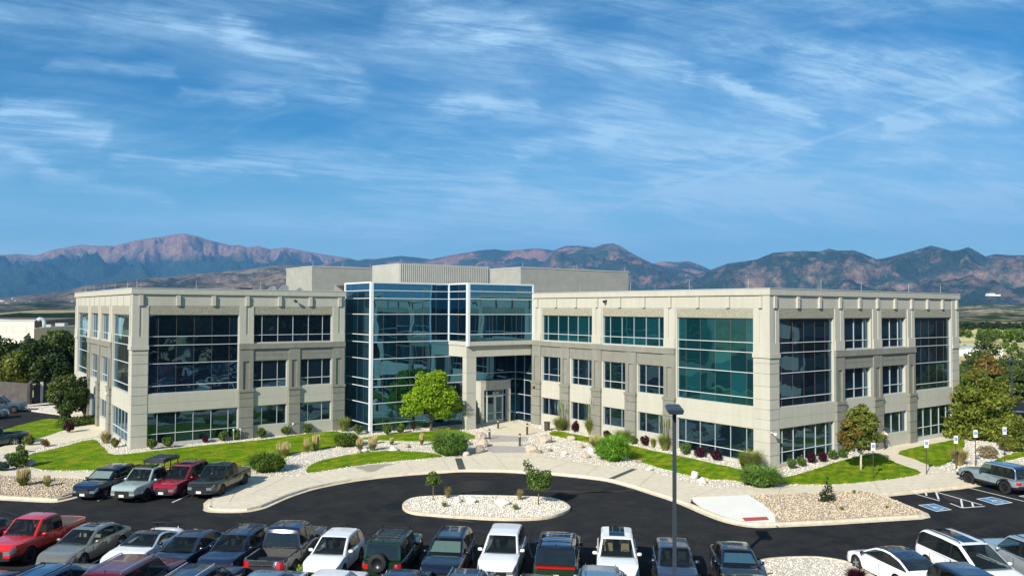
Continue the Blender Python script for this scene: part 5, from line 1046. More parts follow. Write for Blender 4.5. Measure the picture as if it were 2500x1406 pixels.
def reedgrass(label, x0, x1, yt, yb, n=260, plume=True, bm=None, name='ornamental_grass', z=0., group='clumps of ornamental grass', ph=None, pm=None):
    a, b, w, d = span(x0, x1, yb-2, z); h = (yb-yt)/FPX*d; r = w/2; t = empty(name, (a, b, z), rng.random()*6, label, 'grass', group)
    quads('blades', blades(n*2, r*.3, h*(.62 if plume else 1.0), r*1.0, .022, .5, .5), bm or REED, t)
    if plume:
        q = n//4; an = rng.random(q)*6.28; rr = r*.75*np.sqrt(rng.random(q)); P = []
        for k in range(q):
            x, y = rr[k]*math.cos(an[k]), rr[k]*math.sin(an[k]); hh = h*(.78+.22*rng.random()); x0_, y0_ = x*.4, y*.4; l = ph or h*.38
            for ang in (0, 1.5): dx, dy = .024*math.cos(ang), .024*math.sin(ang); P += [[(x0_-dx*.25,y0_-dy*.25,.1),(x0_+dx*.25,y0_+dy*.25,.1),(x+dx*.3,y+dy*.3,hh-l),(x-dx*.3,y-dy*.3,hh-l)], [(x-dx,y-dy,hh-l),(x+dx,y+dy,hh-l),(x*1.05+dx*.3,y*1.05+dy*.3,hh),(x*1.05-dx*.3,y*1.05-dy*.3,hh)]]
        quads('plumes', np.array(P), pm or STRW, t)
    return t
# shrubs along the left wing, from its outer corner to the lobby tower
for i, (x0, x1, yt, yb, lb) in enumerate([(356,385,1070,1098,'round green shrub touching the base of the corner pier of the left wing'),(394,427,1065,1094,'round green shrub under the first ground floor pane of the left wing'),
  (531,558,1051,1078,'round green shrub under the last pane of the wide ground floor window'),(563,590,1047,1075,'round green shrub against the grey pier right of the wide ground floor window'),
  (625,652,1044,1070,'round green shrub below the narrow window nearest the wide one'),(685,712,1040,1063,'round green shrub below the pier with twin floodlights'),(738,766,1033,1058,'round green shrub below the last narrow window of the left wing'),
  (792,820,1025,1050,'round green shrub where the left wing meets the glass tower'),(860,889,1036,1062,'round green shrub at the front corner of the glass tower'),(932,958,1035,1062,'dark green shrub in front of the tower glass near its corner'),(968,989,1033,1058,'upright green shrub in front of the tower glass, left of the lime tree')]):
    shrub(lb, x0, x1, yt, yb, LS if i not in (9, 10) else LM, 1000, .085)
shrub('small dark red shrub in front of the wide ground floor window', 493, 511, 1061, 1082, LB, 700, .06); shrub('tiny dark red shrub by the tower glass under the lime tree', 1002, 1017, 1034, 1052, LB, 300, .06)
shrub('bright green grassy shrub at the inner edge of the glass tower', 822, 859, 1020, 1054, REED, 700, .05, 'spray')
shrub('reddish green shrub nearest the teal pickup on the left', 54, 88, 1060, 1088, LO, 900, .1); shrub('small russet shrub between two lawns on the left', 98, 123, 1072, 1091, LR, 500, .08)
shrub('low green shrub above the big bush at the left edge', 35, 62, 1086, 1106, LS, 600, .08); shrub('big grey green bush by the tan boulder', 12, 70, 1100, 1143, LS, 2400, .1); shrub('blue green bush cut by the left edge', -20, 26, 1126, 1150, LGY, 1200, .09)
shrub('burgundy bush at the foot of the tall evergreen', 151, 182, 1026, 1057, LB, 900, .1); shrub('straw and red shrub at the left wing end wall', 242, 276, 1053, 1083, TANG, 500, .04, 'spray'); shrub('dark olive shrub by the end wall near the corner pier', 267, 293, 1068, 1093, LO, 800, .08)
# burgundy and green shrubs of the right wing
for x0, x1, yt, yb, lb in [(1392,1418,1028,1056,'burgundy barberry between the two pampas clumps nearest the door'),(1470,1493,1049,1072,'burgundy barberry beside the second pampas clump'),(1561,1589,1062,1089,'burgundy barberry left of the third pampas clump'),
  (1694,1727,1091,1118,'burgundy barberry just right of the lamp post, the left one of a pair'),(1730,1766,1097,1125,'burgundy barberry under the last panes of the wide ground window, right one of a pair'),
  (1971,1993,1104,1132,'burgundy barberry left of a pair at the street end wall'),(1996,2020,1104,1129,'burgundy barberry right of a pair at the street end wall')]: shrub(lb, x0, x1, yt, yb, LB, 1500, .07)
shrub('green shrub behind the burgundy barberry pair and the lamp post', 1656, 1688, 1082, 1110, LS, 900, .08); shrub('green shrub between grass patches at the middle of the right wing', 1534, 1557, 1063, 1085, LS, 700, .08)
for x0, x1, yt, yb, lb in [(1919,1945,1120,1145,'olive shrub nearest the corner on the street end side'),(1944,1969,1113,1139,'olive shrub between the corner one and the barberry pair'),(2020,2046,1097,1122,'olive shrub just right of the street end barberry pair'),(2044,2069,1094,1118,'olive shrub before the grey pier left of the side door')]: shrub(lb, x0, x1, yt, yb, LS, 900, .08)
shrub('small tan tuft by the near corner of the right wing', 1902, 1921, 1122, 1134, TANG, 200, .03, 'spray')
# loose spreading bushes
def loose(label, x0, x1, yt, yb, m, n=5200, s=.11, z=0.):
    a, b, w, d = span(x0, x1, yb-6, z); h = (yb-yt)/FPX*d*.86; r = w/2; t = empty('spreading_bush', (a, b, z), 0, label, 'bush', 'loose spreading bushes'); random.seed(int(x0))
    B = [(r*.62*math.cos(k*2.4)*math.sqrt(k/15), r*.62*math.sin(k*2.4)*math.sqrt(k/15), h*(.30+.38*(1-k/15)*random.uniform(.7,1.2)), r*.36, r*.36, h*.28) for k in range(15)]
    quads('foliage', leafcloud(B, n, s, .6, asp=2.4), m, t); quads('sprays', blades(int(n*.42), r*.4, h*1.08, r*.95, .05, .7, .6), m, t)
    sm = MB(); [sm.tube([(0,0,-.05),(r*.5*math.cos(k*1.1),r*.5*math.sin(k*1.1),h*.6)], [.05,.015], 5) for k in range(6)]; sm.build('stem', BRK, t)
loose('wide dark juniper bush behind the olive black pickup', 605, 697, 1100, 1155, LM); loose('juniper bush at the tip of the big lawn among straw grasses', 812, 880, 1054, 1094, LM, 3600)
loose('large pale green willowy bush beside the entrance boulders', 1050, 1148, 1047, 1115, LJ, 6500, .10); loose('large bright green bush on the right gravel bed', 1450, 1543, 1054, 1129, leafmat('bright leaf', (0.112,0.266,0.021), (0.224,0.420,0.042), .35, .4, 2), 6500, .10)
loose('spreading green bush at the foot of the right wing corner', 1806, 1914, 1136, 1190, LJ, 6500, .09); 
# ornamental grasses
for x0, x1, yt, yb, lb in [(669,716,1078,1114,'wide clump of straw coloured grass beside the dark juniper'),(739,759,1070,1105,'short straw grass clump left of the tallest one on the left bed'),(759,785,1060,1101,'tallest upright straw grass clump on the left bed'),(866,891,1070,1098,'straw grass clump touching the lawn tip juniper'),
  (895,924,1064,1101,'dense straw grass clump behind the flat boulder'),(905,925,1064,1084,'small straw grass clump on the lawn edge'),(949,963,1069,1087,'thin pale grass tuft on the gravel left of the lone plume'),(1022,1037,1058,1088,'lone upright straw plume clump left of the willowy bush')]: reedgrass(lb, x0, x1, yt, yb)
reedgrass('feathery tan grass on the left island', 37, 77, 1141, 1187, 500); reedgrass('small tan grass on the left island nearer the parked crossover', 105, 126, 1160, 1189, 200)
reedgrass('soft tan grass mound on the right gravel bed', 1433, 1477, 1060, 1093, 500, True); reedgrass('round golden grass mound by the second accessible parking sign', 2318, 2366, 1093, 1136, 900, False, TANG)
for x0, x1, yt, yb, yg, lb in [(1344,1392,975,1052,1022,'tall pampas grass clump beside the trash bin'),(1422,1464,968,1062,1022,'tall pampas grass clump second from the door'),(1601,1646,1005,1100,1062,'tall pampas grass clump just left of the lamp post')]:
    a, b, w, d = span(x0, x1, yb-2); t = reedgrass(lb, x0, x1, yg-6, yb, 900, False, REED); h = (yb-yt)/FPX*d; P = []
    for k in range(16):
        an = rng.random()*6.28; rr = w*.42*rng.random(); x, y = rr*math.cos(an), rr*math.sin(an); hh = h*(.70+.30*rng.random())
        for dx, dy in ((.012, 0), (0, .012)): P += [[(x*.3-dx,y*.3-dy,.2),(x*.3+dx,y*.3+dy,.2),(x+dx,y+dy,hh-.5),(x-dx,y-dy,hh-.5)], [(x-dx*3.4,y-dy*3.4,hh-.5),(x+dx*3.4,y+dy*3.4,hh-.5),(x+dx,y+dy,hh),(x-dx,y-dy,hh)]]
    quads('plumes', np.array(P), leafmat('green plume', (.22,.26,.10), (.34,.36,.17), .3, .3, 3), t)
reedgrass('green grass patch below the middle piers of the right wing', 1495, 1545, 1046, 1082, 700, False); reedgrass('narrow grass tuft right of the barberry by the third pampas', 1586, 1602, 1066, 1093, 200, False)
reedgrass('tall green grass at the near corner of the right wing', 1803, 1868, 1094, 1152, 1300, False); reedgrass('olive shrubby grass left of the corner grass', 1800, 1832, 1104, 1146, 500, False, LO)
reedgrass('brown grass on the oval island beside the small round tree', 1082, 1104, 1184, 1217, 200, False, TANG); reedgrass('small dry tuft on the oval island below the brown grass', 1076, 1093, 1224, 1239, 120, False); reedgrass('dry grass on the oval island beside the larger tree', 1258, 1280, 1193, 1222, 120, False, TANG); reedgrass('small green tuft at the front of the oval island', 1249, 1268, 1230, 1246, 120, False)
for x0, x1, yt, yb, lb in [(2079,2091,1195,1207,'tiny tuft at the back of the tan gravel island'),(2047,2062,1236,1246,'tiny tuft at the front of the tan gravel island'),(2160,2170,1233,1242,'tiny tuft near the pointed end of the tan gravel island')]: reedgrass(lb, x0, x1, yt, yb, 60, False)
shrub('dark red thorny bush on the white gravel island', 2062, 2118, 1388, 1420, LB, 600, .04, 'spray')
for x0, x1, yt, yb, lb in [(640,692,1371,1392,'lime shrub between the grey pickup and the steel blue sedan'),(720,756,1375,1400,'lime shrub left of the white hatchback'),(1204,1250,1387,1402,'lime shrub in front of the plain white crossover'),(1320,1378,1390,1410,'lime shrub behind the green electric off-roader'),(1682,1716,1397,1412,'lime shrub right of the lamp post')]: shrub(lb, x0, x1, yt, yb+14, LG, 900, .08, group='lime shrubs between the parking rows', z=-.1)
shrub('pinkish grey mounded shrub under the big olive tree', 2384, 2440, 1086, 1120, leafmat('rose grey leaf', (.22,.19,.10), (.33,.27,.16), .3, .35, 3), 1800, .08); shrub('low dark bush behind the last accessible parking sign', 2432, 2510, 1068, 1102, LO, 2600, .1)
# clipped hedge at the end wall
a, b, w, d = span(178, 232, 1036); t = empty('clipped_hedge', (a, b, 0), R(20), 'rounded clipped green hedge at the left end wall', 'hedge'); quads('foliage', leafcloud([(x, 0, .35, .9, .75, .55) for x in np.linspace(-1.9, 1.7, 8)], 7000, .08, .9), LM, t); sm = MB(); sm.tube([(-1.6,0,-.1),(-1.6,0,.5)], .06, 6); sm.tube([(1.2,0,-.1),(1.2,0,.5)], .06, 6); sm.build('stem', BRK, t)
# trees
a, b = G(1052, 1050); CRW = [(0,0,3.6,1.9,1.9,1.7)]; random.seed(5)
for k in range(22): an = k*2.4; f = k/21; rr = [2.15,2.3,1.9,1.3,.8][min(4, int(f*5))]*random.uniform(.75,1.08); CRW.append((rr*math.cos(an), rr*math.sin(an), 1.75+3.5*f, .98*random.uniform(.85,1.1), .98, .68*random.uniform(.85,1.15)))
CRW += [(-.9,.6,5.3,.5,.5,.5),(.75,-.5,5.35,.55,.55,.5)]
tree('bright lime green young tree standing in front of the lobby tower glass', a, b, 5.9, 2.8, LG, 16000, .15, base=.2, crown=CRW, tr=.13)
a, b = G(2102, 1147); t = tree('small white-trunked tree turning copper on its left side by the street end', a, b, 5.1, 2.0, LO, 5600, .13, base=.22, bark=BRKP, tr=.08, nb=24, lump=.24, extra=(LR, 1900, lambda x, y, z: x*cy_-y*sy_ < -.55))
a, b = G(1057, 1221, 0); tree('small round green sapling at the left end of the oval island', a, b, 1.85, .55, LM, 900, .08, base=.45, tr=.03, nb=8); a, b = G(1314.5, 1231, 0); random.seed(9)
tree('larger sapling with a leaning top at the right end of the oval island', a, b, 2.7, .95, LS, 2600, .09, base=.33, tr=.04, crown=[(0,0,1.3,.75,.75,.5),(.3,-.1,1.5,.6,.6,.45),(-.2,.1,1.75,.55,.5,.4),(-.5,.3,2.15,.32,.32,.35),(-.62,.4,2.55,.22,.22,.25),(.35,-.25,1.85,.4,.4,.28)])
a, b = G(2020, 1222); tree('small dark conifer on the tan gravel island', a, b, 1.55, .5, LD, 900, .07, name='conifer', base=.03, cone=True, nb=9, tr=.04)
a, b = G(160, 1040); tree('tall dark evergreen bush leaning at the end wall of the left wing', a, b, 5.3, 2.1, LP, 9000, .14, name='conifer', base=.10, crown=[(0,0,1.2,.55,.55,.8),(0,0,2.1,1.0,1.0,.9),(-.4,.2,3.1,1.15,1.1,1.0),(.6,.1,3.3,1.1,1.0,.9),(-.8,.3,4.0,.8,.8,.9),(.2,0,4.5,.75,.75,.8),(1.1,.3,2.6,.7,.7,.8),(-1.2,.4,3.2,.6,.6,.8)]); a, b = G(205, 1022); tree('second dark evergreen close against the end wall of the left wing', a, b, 4.6, 1.5, LD, 5000, .15, name='conifer', base=.08, nb=12)
def treepx(label, x, yt, D, w, m, n, s, **k):  # crown top at a picture height, at a stated distance
    d = ray(x, yt); q = D/depth(d[0], d[1]); h = CH+d[2]*q; return tree(label, d[0]*q, d[1]*q, h+k.get('drop', .3), w/FPX*D/2, m, n, s, **{kk: v for kk, v in k.items() if kk != 'drop'}, z=-k.get('drop', .3))
treepx('big olive green tree in full leaf by the accessible parking signs', 2388, 900, 77, 188, LOB, 15000, .19, base=.10, cone=True, nb=17, seed=12)
treepx('tree turning russet behind the big olive tree', 2408, 872, 92, 130, LO, 5000, .2, base=.25, cone=True, nb=14, extra=(LR, 2600, lambda x, y, z: z > 4.5))
treepx('tall pine left of the russet tree', 2408, 818, 118, 140, LP, 11000, .26, name='pine_tree', base=.15, cone=True, nb=15); treepx('pine just beside the right wing end, behind the olive tree', 2362, 905, 112, 110, LP, 6500, .26, name='pine_tree', base=.12, nb=14)
treepx('broad pine at the right edge beyond the dark lamp post', 2480, 850, 125, 140, LP, 9000, .25, name='pine_tree', base=.15, nb=22, cone=True); treepx('green tree at the right edge behind the maroon pickup', 2520, 872, 112, 120, LP, 6500, .24, base=.2, nb=14, cone=True)
for i, (x, yt, D, w, m, lb) in enumerate([(15,838,128,140,LD,'dark tree at the left edge in front of the white warehouse'),(68,818,150,70,LGY,'blue green spruce poking up in front of the warehouse window'),(92,846,124,150,LD,'dark broad tree in the middle of the left grove'),(118,806,140,70,LP,'brighter pointed tree right of the spruce'),
  (148,812,133,100,LP,'tree right of the pointed one in the left grove'),(172,818,128,70,LD,'reddish edged tree against the end wall of the building'),(40,868,118,110,LO,'tan and olive tree low in the left grove'),(130,868,119,110,LD,'very dark tree directly above the enclosure gate'),(-60,830,126,150,LD,'dark tree just outside the left edge beyond the enclosure'),(-170,836,130,150,LP,'second dark tree outside the left edge beyond the enclosure')]):
    treepx(lb, x, yt, D, w, m, 8000, .28, base=.22, nb=16, cone=(i in (1, 3)), group='trees of the left grove', lump=.40)
# boulders
BLD = mat('boulder', (.36,.30,.23), .9, col2=(.50,.43,.34), ns=2.5, bump=.8, bs=6); BLW = mat('white boulder', (.62,.57,.47), .9, col2=(.72,.68,.6), ns=2.5, bump=.6, bs=6); BLDK = mat('dark boulder', (.16,.13,.10), .9, col2=(.3,.25,.2), ns=3, bump=.8, bs=6)
def boulder(label, x0, x1, yt, yb, m=None, z=0.):
    a, b, w, d = span(x0, x1, yb-2, z); h = (yb-yt)/FPX*d*.85; bm = bmesh.new(); bmesh.ops.create_icosphere(bm, subdivisions=4, radius=1); o_ = Vector((a*3, b*3, 0))
    for v in bm.verts:
        p = v.co.copy(); k = 1+.28*noise.noise(p*1.1+o_)+.12*noise.noise(p*2.6+o_)+.05*noise.noise(p*6+o_); v.co = Vector((p.x*k*w*.52, p.y*k*w*.42, max(-.15, p.z*k*h*.62+h*.34)))
    me = bpy.data.meshes.new('boulder'); bm.to_mesh(me); bm.free(); me.materials.append(m or BLD); me.polygons.foreach_set('use_smooth', [True]*len(me.polygons)); o = bpy.data.objects.new('boulder', me); COL.objects.link(o); o.location = (a, b, z); o.rotation_euler = (0, 0, a*7 % 6)
    tag(o, label, 'boulder', 'landscape boulders')
for q in [(62,87,1119,1138,None,'tan boulder beside the big bush on the left'),(863,884,1095,1108,None,'flat grey boulder at the edge of the lens shaped lawn'),(884,898,1094,1104,BLW,'small grey white stone next to the flat boulder'),(950,973,1087,1102,BLW,'white boulder above the lens shaped lawn'),(983,1003,1083,1093,None,'flat tan boulder beyond the white one'),
  (1121,1148,1069,1087,None,'smooth grey boulder between the willowy bush and the path'),(1160,1189,1052,1074,None,'uppermost boulder of the pile beside the left path bollard'),(1163,1194,1068,1091,None,'largest boulder in the middle of the path-side pile'),(1157,1185,1086,1106,None,'reddish boulder lowest in the path-side pile'),(1130,1146,1101,1114,BLW,'white stone at the foot of the willowy bush'),
  (1313,1350,1058,1081,None,'large round boulder right of the path near the trash bin'),(1383,1405,1062,1075,None,'rounded boulder on the edge of the narrow right lawn'),(1284,1312,1083,1105,None,'dark edged boulder on the path corner by the nearest bollard'),(1308,1324,1097,1107,BLDK,'low dark rock next to the path corner boulder'),(1336,1349,1095,1103,BLDK,'small brown rock on the right gravel bed'),
  (1369,1386,1101,1110,BLW,'small white rock in the middle of the right gravel bed'),(1408,1425,1084,1094,None,'grey rock behind the small white one'),(1434,1452,1091,1108,BLW,'pale upright rock touching the bright green bush'),(1420,1440,1106,1118,None,'low grey rock before the bright green bush'),(1552,1569,1121,1130,BLDK,'small grey rock at the lawn edge by the drain strip'),
  (1576,1595,1139,1149,BLW,'flat white rock beside the walk right of the drain strip'),(1686,1706,1148,1169,BLW,'pointed white rock just right of the lamp post'),(1703,1726,1165,1181,BLW,'flat white rock right of the pointed one'),(1106,1128,1211,1227,BLW,'white boulder left of centre on the oval island'),(1138,1162,1211,1229,BLW,'white boulder at the centre of the oval island'),
  (1211,1243,1216,1233,BLW,'broad white boulder right of centre on the oval island'),(2070,2082,1098,1108,BLW,'white rock by the side door walk'),(1850,1868,1148,1160,BLW,'white rock hidden by the corner grass')]: boulder(q[5], q[0], q[1], q[2], q[3], q[4])
# ------------------------------------------------------------------ street furniture
PSTL = mat('blue grey steel', (.032,.048,.066), .45, metal=.3); BRZ = mat('bronze', (.07,.055,.035), .5, metal=.3)
def lamp(label, a, b, z, h, heads, hz=0):
    t = empty('lamp_post', (a, b, z), hz, label, 'lamp post'); mb = MB(); mb.lathe([(.32,0),(.32,.75),(.28,.8),(.0,.8)], (0,0,0), 'z', 20); mb.build('concrete_base', CON, t)
    mb = MB(); w = .075; mb.box(-w,w,-w,w,.8,h-.18); mb.box(-.15,.15,-.15,.15,.8,.84); mb.build('pole', PSTL, t)
    for x in heads:
        y = 0
        mb = MB(); mb.box(x-.24 if x < 0 else x-.10, x+.10 if x < 0 else x+.24, -.06, .06, h-.24, h-.12); mb.build('arm', PSTL, t)
        mb = MB(); c = x; mb.hexa([(c-.30,-.27,h-.22),(c+.30,-.27,h-.22),(c+.30,.27,h-.22),(c-.30,.27,h-.22),(c-.34,-.31,h-.06),(c+.34,-.31,h-.06),(c+.34,.31,h-.06),(c-.34,.31,h-.06)]); mb.hexa([(c-.34,-.31,h-.06),(c+.34,-.31,h-.06),(c+.34,.31,h-.06),(c-.34,.31,h-.06),(c-.26,-.24,h+.02),(c+.26,-.24,h+.02),(c+.26,.24,h+.02),(c-.26,.24,h+.02)])
        o = mb.build('lamp_head', PSTL, t); g = MB(); g.box(c-.22,c+.22,-.2,.2,h-.235,h-.222); g.build('lens', LENS, o)
lamp('tall blue grey lamp post with two boxy heads rising before the right wing', 23.94, 21.72, -.15, 8.35, (-.42, .42), R(47.2))
a, b = G(2471, 1012); lamp('dark lamp post far right between the pines and the maroon pickup', *[q*.97 for q in (a, b)], -.1, 6.6, (-.4,), R(10))
SGB = mat('sign blue', (.05,.12,.45), .5)
for x, yb, yt, lb in [(2132,1168,1081,'accessible parking sign on the lawn in front of the copper-tinged tree'),(2262,1156,1074,'accessible parking sign beside the crossing of the two walks'),(2334,1146,1064,'accessible parking sign in front of the golden grass mound'),(2382,1138,1050,'accessible parking sign against the dark foot of the olive tree'),(2453,1126,1043,'accessible parking sign furthest right above the off-roader')]:
    a, b = G(x, yb); d = depth(a, b); h = (yb-yt)/FPX*d; t = empty('parking_sign', (a, b, 0), R(-43), lb, 'sign', 'accessible parking signs'); mb = MB(); mb.box(-.025,.025,-.02,.02,-.1,h-.05); mb.build('post', BRZ, t)
    mb = MB(); mb.box(-.145,.145,-.035,-.022,h-.58,h); o = mb.build('panel', WHT, t); mb = MB(); mb.box(-.10,.10,-.040,-.036,h-.38,h-.14); s_ = mb.build('symbol', SGB, o); mb = MB()
    for k in range(9): a0, a1 = R(120+k*28), R(120+(k+1)*28); mb.add([(.0+.055*math.cos(a0),-.043,h-.29+.055*math.sin(a0)),(.0+.055*math.cos(a1),-.043,h-.29+.055*math.sin(a1)),(.0+.038*math.cos(a1),-.043,h-.29+.038*math.sin(a1)),(.0+.038*math.cos(a0),-.043,h-.29+.038*math.sin(a0))], [(0,1,2,3)])
    mb.box(-.02,.0,-.044,-.041,h-.28,h-.18); mb.build('wheelchair_emblem', WHT, s_)
for x, yb, yt, lb in [(1216,1045.5,1024,'path bollard furthest back beside the doors'),(1195,1071.5,1047,'path bollard standing by the boulder pile'),(1287,1061,1033,'path bollard on the right side nearer the building'),(1269,1088.5,1058,'path bollard on the right side nearest the drive')]:
    a, b = G(x, yb); d = depth(a, b); h = (yb-yt)/FPX*d; t = empty('bollard_light', (a, b, 0), 0, lb, 'bollard', 'light bollards along the entrance path'); mb = MB(); mb.lathe([(.10,0),(.10,h*.72),(.085,h*.72),(.085,h*.74),(0,h*.74)], (0,0,0), 'z', 16); mb.build('post', BRZ, t)
    mb = MB(); mb.lathe([(.075,h*.73),(.075,h*.86)], (0,0,0), 'z', 16); mb.build('light_ring', mat('frosted ring', (.65,.62,.5), .3), t); mb = MB(); mb.lathe([(.0,h*.86),(.105,h*.86),(.105,h*.95),(.07,h),(0,h)], (0,0,0), 'z', 16); mb.build('top_cap', BRZ, t)
a, b = G(1335.5, 1050); t = empty('trash_bin', (a, b, 0), 0, 'dark brown tapered trash bin at the pampas grass by the entrance', 'trash bin'); mb = MB(); mb.lathe([(.24,0),(.30,.78),(.33,.78),(.33,.84),(.27,.84),(.25,.4),(0,.35)], (0,0,0), 'z', 20); mb.build('body', mat('bin brown', (.06,.05,.035), .8), t)
mb = MB(); [mb.box(.27*math.cos(k*.39)-.012, .27*math.cos(k*.39)+.012, .27*math.sin(k*.39)-.012, .27*math.sin(k*.39)+.012, .04, .76) for k in range(16)]; mb.build('slat', mat('bin slat', (.09,.075,.05), .8), t)
a, b = G(1255, 1032); t = empty('hand_post', (a, b, 0), R(-50), 'thin bent grey door control post right of the entrance', 'post'); mb = MB(); mb.tube([(0,0,-.05),(0,0,1.0),(.05,0,1.12),(.16,0,1.15),(.3,0,1.13)], .025, 8); mb.build('pipe', BRZ, t, smooth=True); mb = MB(); mb.box(.25,.36,-.05,.05,1.06,1.18); mb.build('control_box', FRM, t)
a, b = 30.2, 73.5
t = empty('floodlight', G(570, 1032)+(0.,), 0, 'pair of small white ground floodlights at the left wing pier', 'floodlight'); mb = MB()
t.location = (21.9+.8, 73.4, 0)
for x in (-.3,.3): mb.tube([(x,0,0),(x,0,.9)], .02, 6); mb.lathe([(0,-.06),(.06,-.05),(.08,.1),(.0,.1)], (x, -.02, .95), 'y', 10)
mb.build('lamp_head', WHT, t)
a, b = G(342, 1083); t = empty('standpipe', (a+.1, b+.1, 0), 0, 'short leaning pipe in the gravel by the corner pier', 'pipe'); mb = MB(); mb.tube([(0,0,0),(-.25,.05,.28)], .03, 6); mb.build('pipe', BRZ, t)
# person walking behind the copper-tinged tree, on the side walk
SKN = mat('skin', (.42,.25,.17), .6); TRS = mat('dark trousers', (.012,.013,.018), .8); SHR = mat('white shirt', (.72,.72,.70), .8); HAIR = mat('dark hair', (.02,.015,.012), .8)
def skinned(name, V, E, Rr, m, parent, root=0, sub=2):
    me = bpy.data.meshes.new(name); me.from_pydata(V, E, []); o = bpy.data.objects.new(name, me); COL.objects.link(o); o.parent = parent
    md = o.modifiers.new('s', 'SKIN'); sv = me.skin_vertices[0].data
    for i, r in enumerate(Rr): sv[i].radius = (r, r) if not isinstance(r, tuple) else r; sv[i].use_root = (i == root)
    o.modifiers.new('b', 'SUBSURF').levels = sub; o.modifiers['b'].render_levels = sub; dg = bpy.context.evaluated_depsgraph_get(); dg.update()
    nm = bpy.data.meshes.new_from_object(o.evaluated_get(dg)); o.modifiers.clear(); o.data = nm; nm.materials.clear(); nm.materials.append(m); nm.polygons.foreach_set('use_smooth', [True]*len(nm.polygons)); return o
a, b = G(2159, 1096); t = empty('person', (a, b, 0), R(0), 'person in a white shirt and dark trousers striding behind the copper-tinged tree', 'person')
V = [(0,0,.95),(0,0,1.12),(.02,0,1.32),(.03,0,1.45),(.04,0,1.53),(.06,0,1.60),(.07,0,1.68),
     (.0,.10,.90),(.22,.10,.50),(.38,.09,.09),(.50,.09,.05),(.0,-.10,.90),(-.06,-.10,.50),(-.26,-.10,.12),(-.16,-.10,.04),
     (.03,.19,1.40),(-.10,.23,1.13),(.02,.22,.90),(.05,.22,.84),(.03,-.19,1.40),(.16,-.23,1.14),(.36,-.20,.98),(.42,-.20,.96)]
E = [(0,1),(1,2),(2,3),(3,4),(4,5),(5,6),(0,7),(7,8),(8,9),(9,10),(0,11),(11,12),(12,13),(13,14),(3,15),(15,16),(16,17),(17,18),(3,19),(19,20),(20,21),(21,22)]
Rr = [(.12,.15),(.11,.14),(.12,.16),(.10,.14),.055,.085,.07, .085,.058,.042,.035,.085,.058,.042,.035,.055,.042,.03,.035,.055,.042,.03,.035]
skinned('body', V, E, Rr, SKN, t)
skinned('trousers', [V[0],(0,0,.98),V[7],V[8],(.37,.09,.12),V[11],V[12],(-.25,-.10,.14)], [(0,1),(0,2),(2,3),(3,4),(0,5),(5,6),(6,7)], [(.14,.17),(.13,.16),.098,.072,.06,.098,.072,.06], TRS, t)
skinned('shirt', [(0,0,.98),V[1],V[2],V[3],V[15],(-.05,.22,1.22),V[19],(.11,-.22,1.22)], [(0,1),(1,2),(2,3),(3,4),(4,5),(3,6),(6,7)], [(.13,.17),(.125,.16),(.135,.18),(.11,.15),.068,.06,.068,.06], SHR, t)
for s, p in ((1, V[10]), (-1, V[14])): mb = MB(); mb.lathe([(0,-.05),(.045,-.04),(.05,0),(.03,.05),(0,.055)], (0,0,0), 'z', 10); mb.v = [(v[0]*2.6, v[1], v[2]*.9) for v in mb.v]; o = mb.build('shoe', TRS, t, smooth=True); o.location = (p[0]-.02, p[1], .05)
mb = MB(); mb.lathe([(0,.11),(.06,.10),(.10,.05),(.105,0),(.09,-.06)], (0,0,0), 'z', 14); o = mb.build('hair', HAIR, t, smooth=True); o.location = (.055,0,1.66)
for (x, y, z) in (V[18], V[22]):
    for k in range(5):
        q = (k-2)*.016; sgn = 1 if k else 1.6; mb = MB(); mb.tube([(x+q*.6,y,z-.02),(x+q*1.2+.01,y+(.02 if k == 0 else 0),z-.06),(x+q*1.2+.03,y,z-.095+.008*abs(k-2))], [.009,.008,.006], 6); mb.build('finger', SKN, t)
# ------------------------------------------------------------------ other buildings and walls
CRM = mat('cream stucco', (.80,.76,.65), .85, col2=(.83,.79,.69), ns=.4); BRN = mat('brown masonry', (.115,.085,.08), .9, col2=(.15,.11,.10), ns=.5); TANW = mat('tan stucco', (.52,.42,.30), .85)
def wallpx(x0, y, x1, D0, D1, off=0):  # two ground points at given depths along two picture columns
    r0, r1 = ray(x0, y), ray(x1, y); q0, q1 = D0/depth(r0[0], r0[1]), D1/depth(r1[0], r1[1]); return (r0[0]*q0, r0[1]*q0), (r1[0]*q1, r1[1]*q1)
def zat(y, x, D): r = ray(x, y); return CH+r[2]*D/depth(r[0], r[1])
t = empty('warehouse', (20, 185, -.3), 0, 'long cream warehouse with brown side wall behind the left grove', 'building'); A0, A1 = wallpx(-160, 780, 84, 172, 180); A2, A3 = wallpx(84, 780, 200, 180, 236)
z1 = zat(783, 84, 180); org = (20, 185, -.3)
def prism(P, z0, z1, m, name, parent, org): mb = MB(); mb.poly(P, z0, z1); return mb.build(name, m, parent, org)
back = [(A3[0]-30, A3[1]+10), (A0[0]-20, A0[1]+60)]
wl = prism([A0, A1, back[0], back[1]], -.3, z1, CRM, 'wall', t, org); prism([(A1[0]+.05,A1[1]), A3, back[0]], -.3, z1-.05, BRN, 'wall', t, org)
dv = (Vector(A1)-Vector(A0)); Lw = dv.length; dv.normalize(); nw = Vector((dv.y, -dv.x)); FQ = Fac(A0, tuple(dv), tuple(nw))
def fpart(F, name, m, parent, org, *bx):
    mb = MB(); [F.box(mb, *b) for b in bx]; return mb.build(name, m, parent, org)
fpart(FQ, 'parapet_cap', WHT, t, org, (-.2, Lw+.2, z1-.02, z1+.22, -.5, .15))
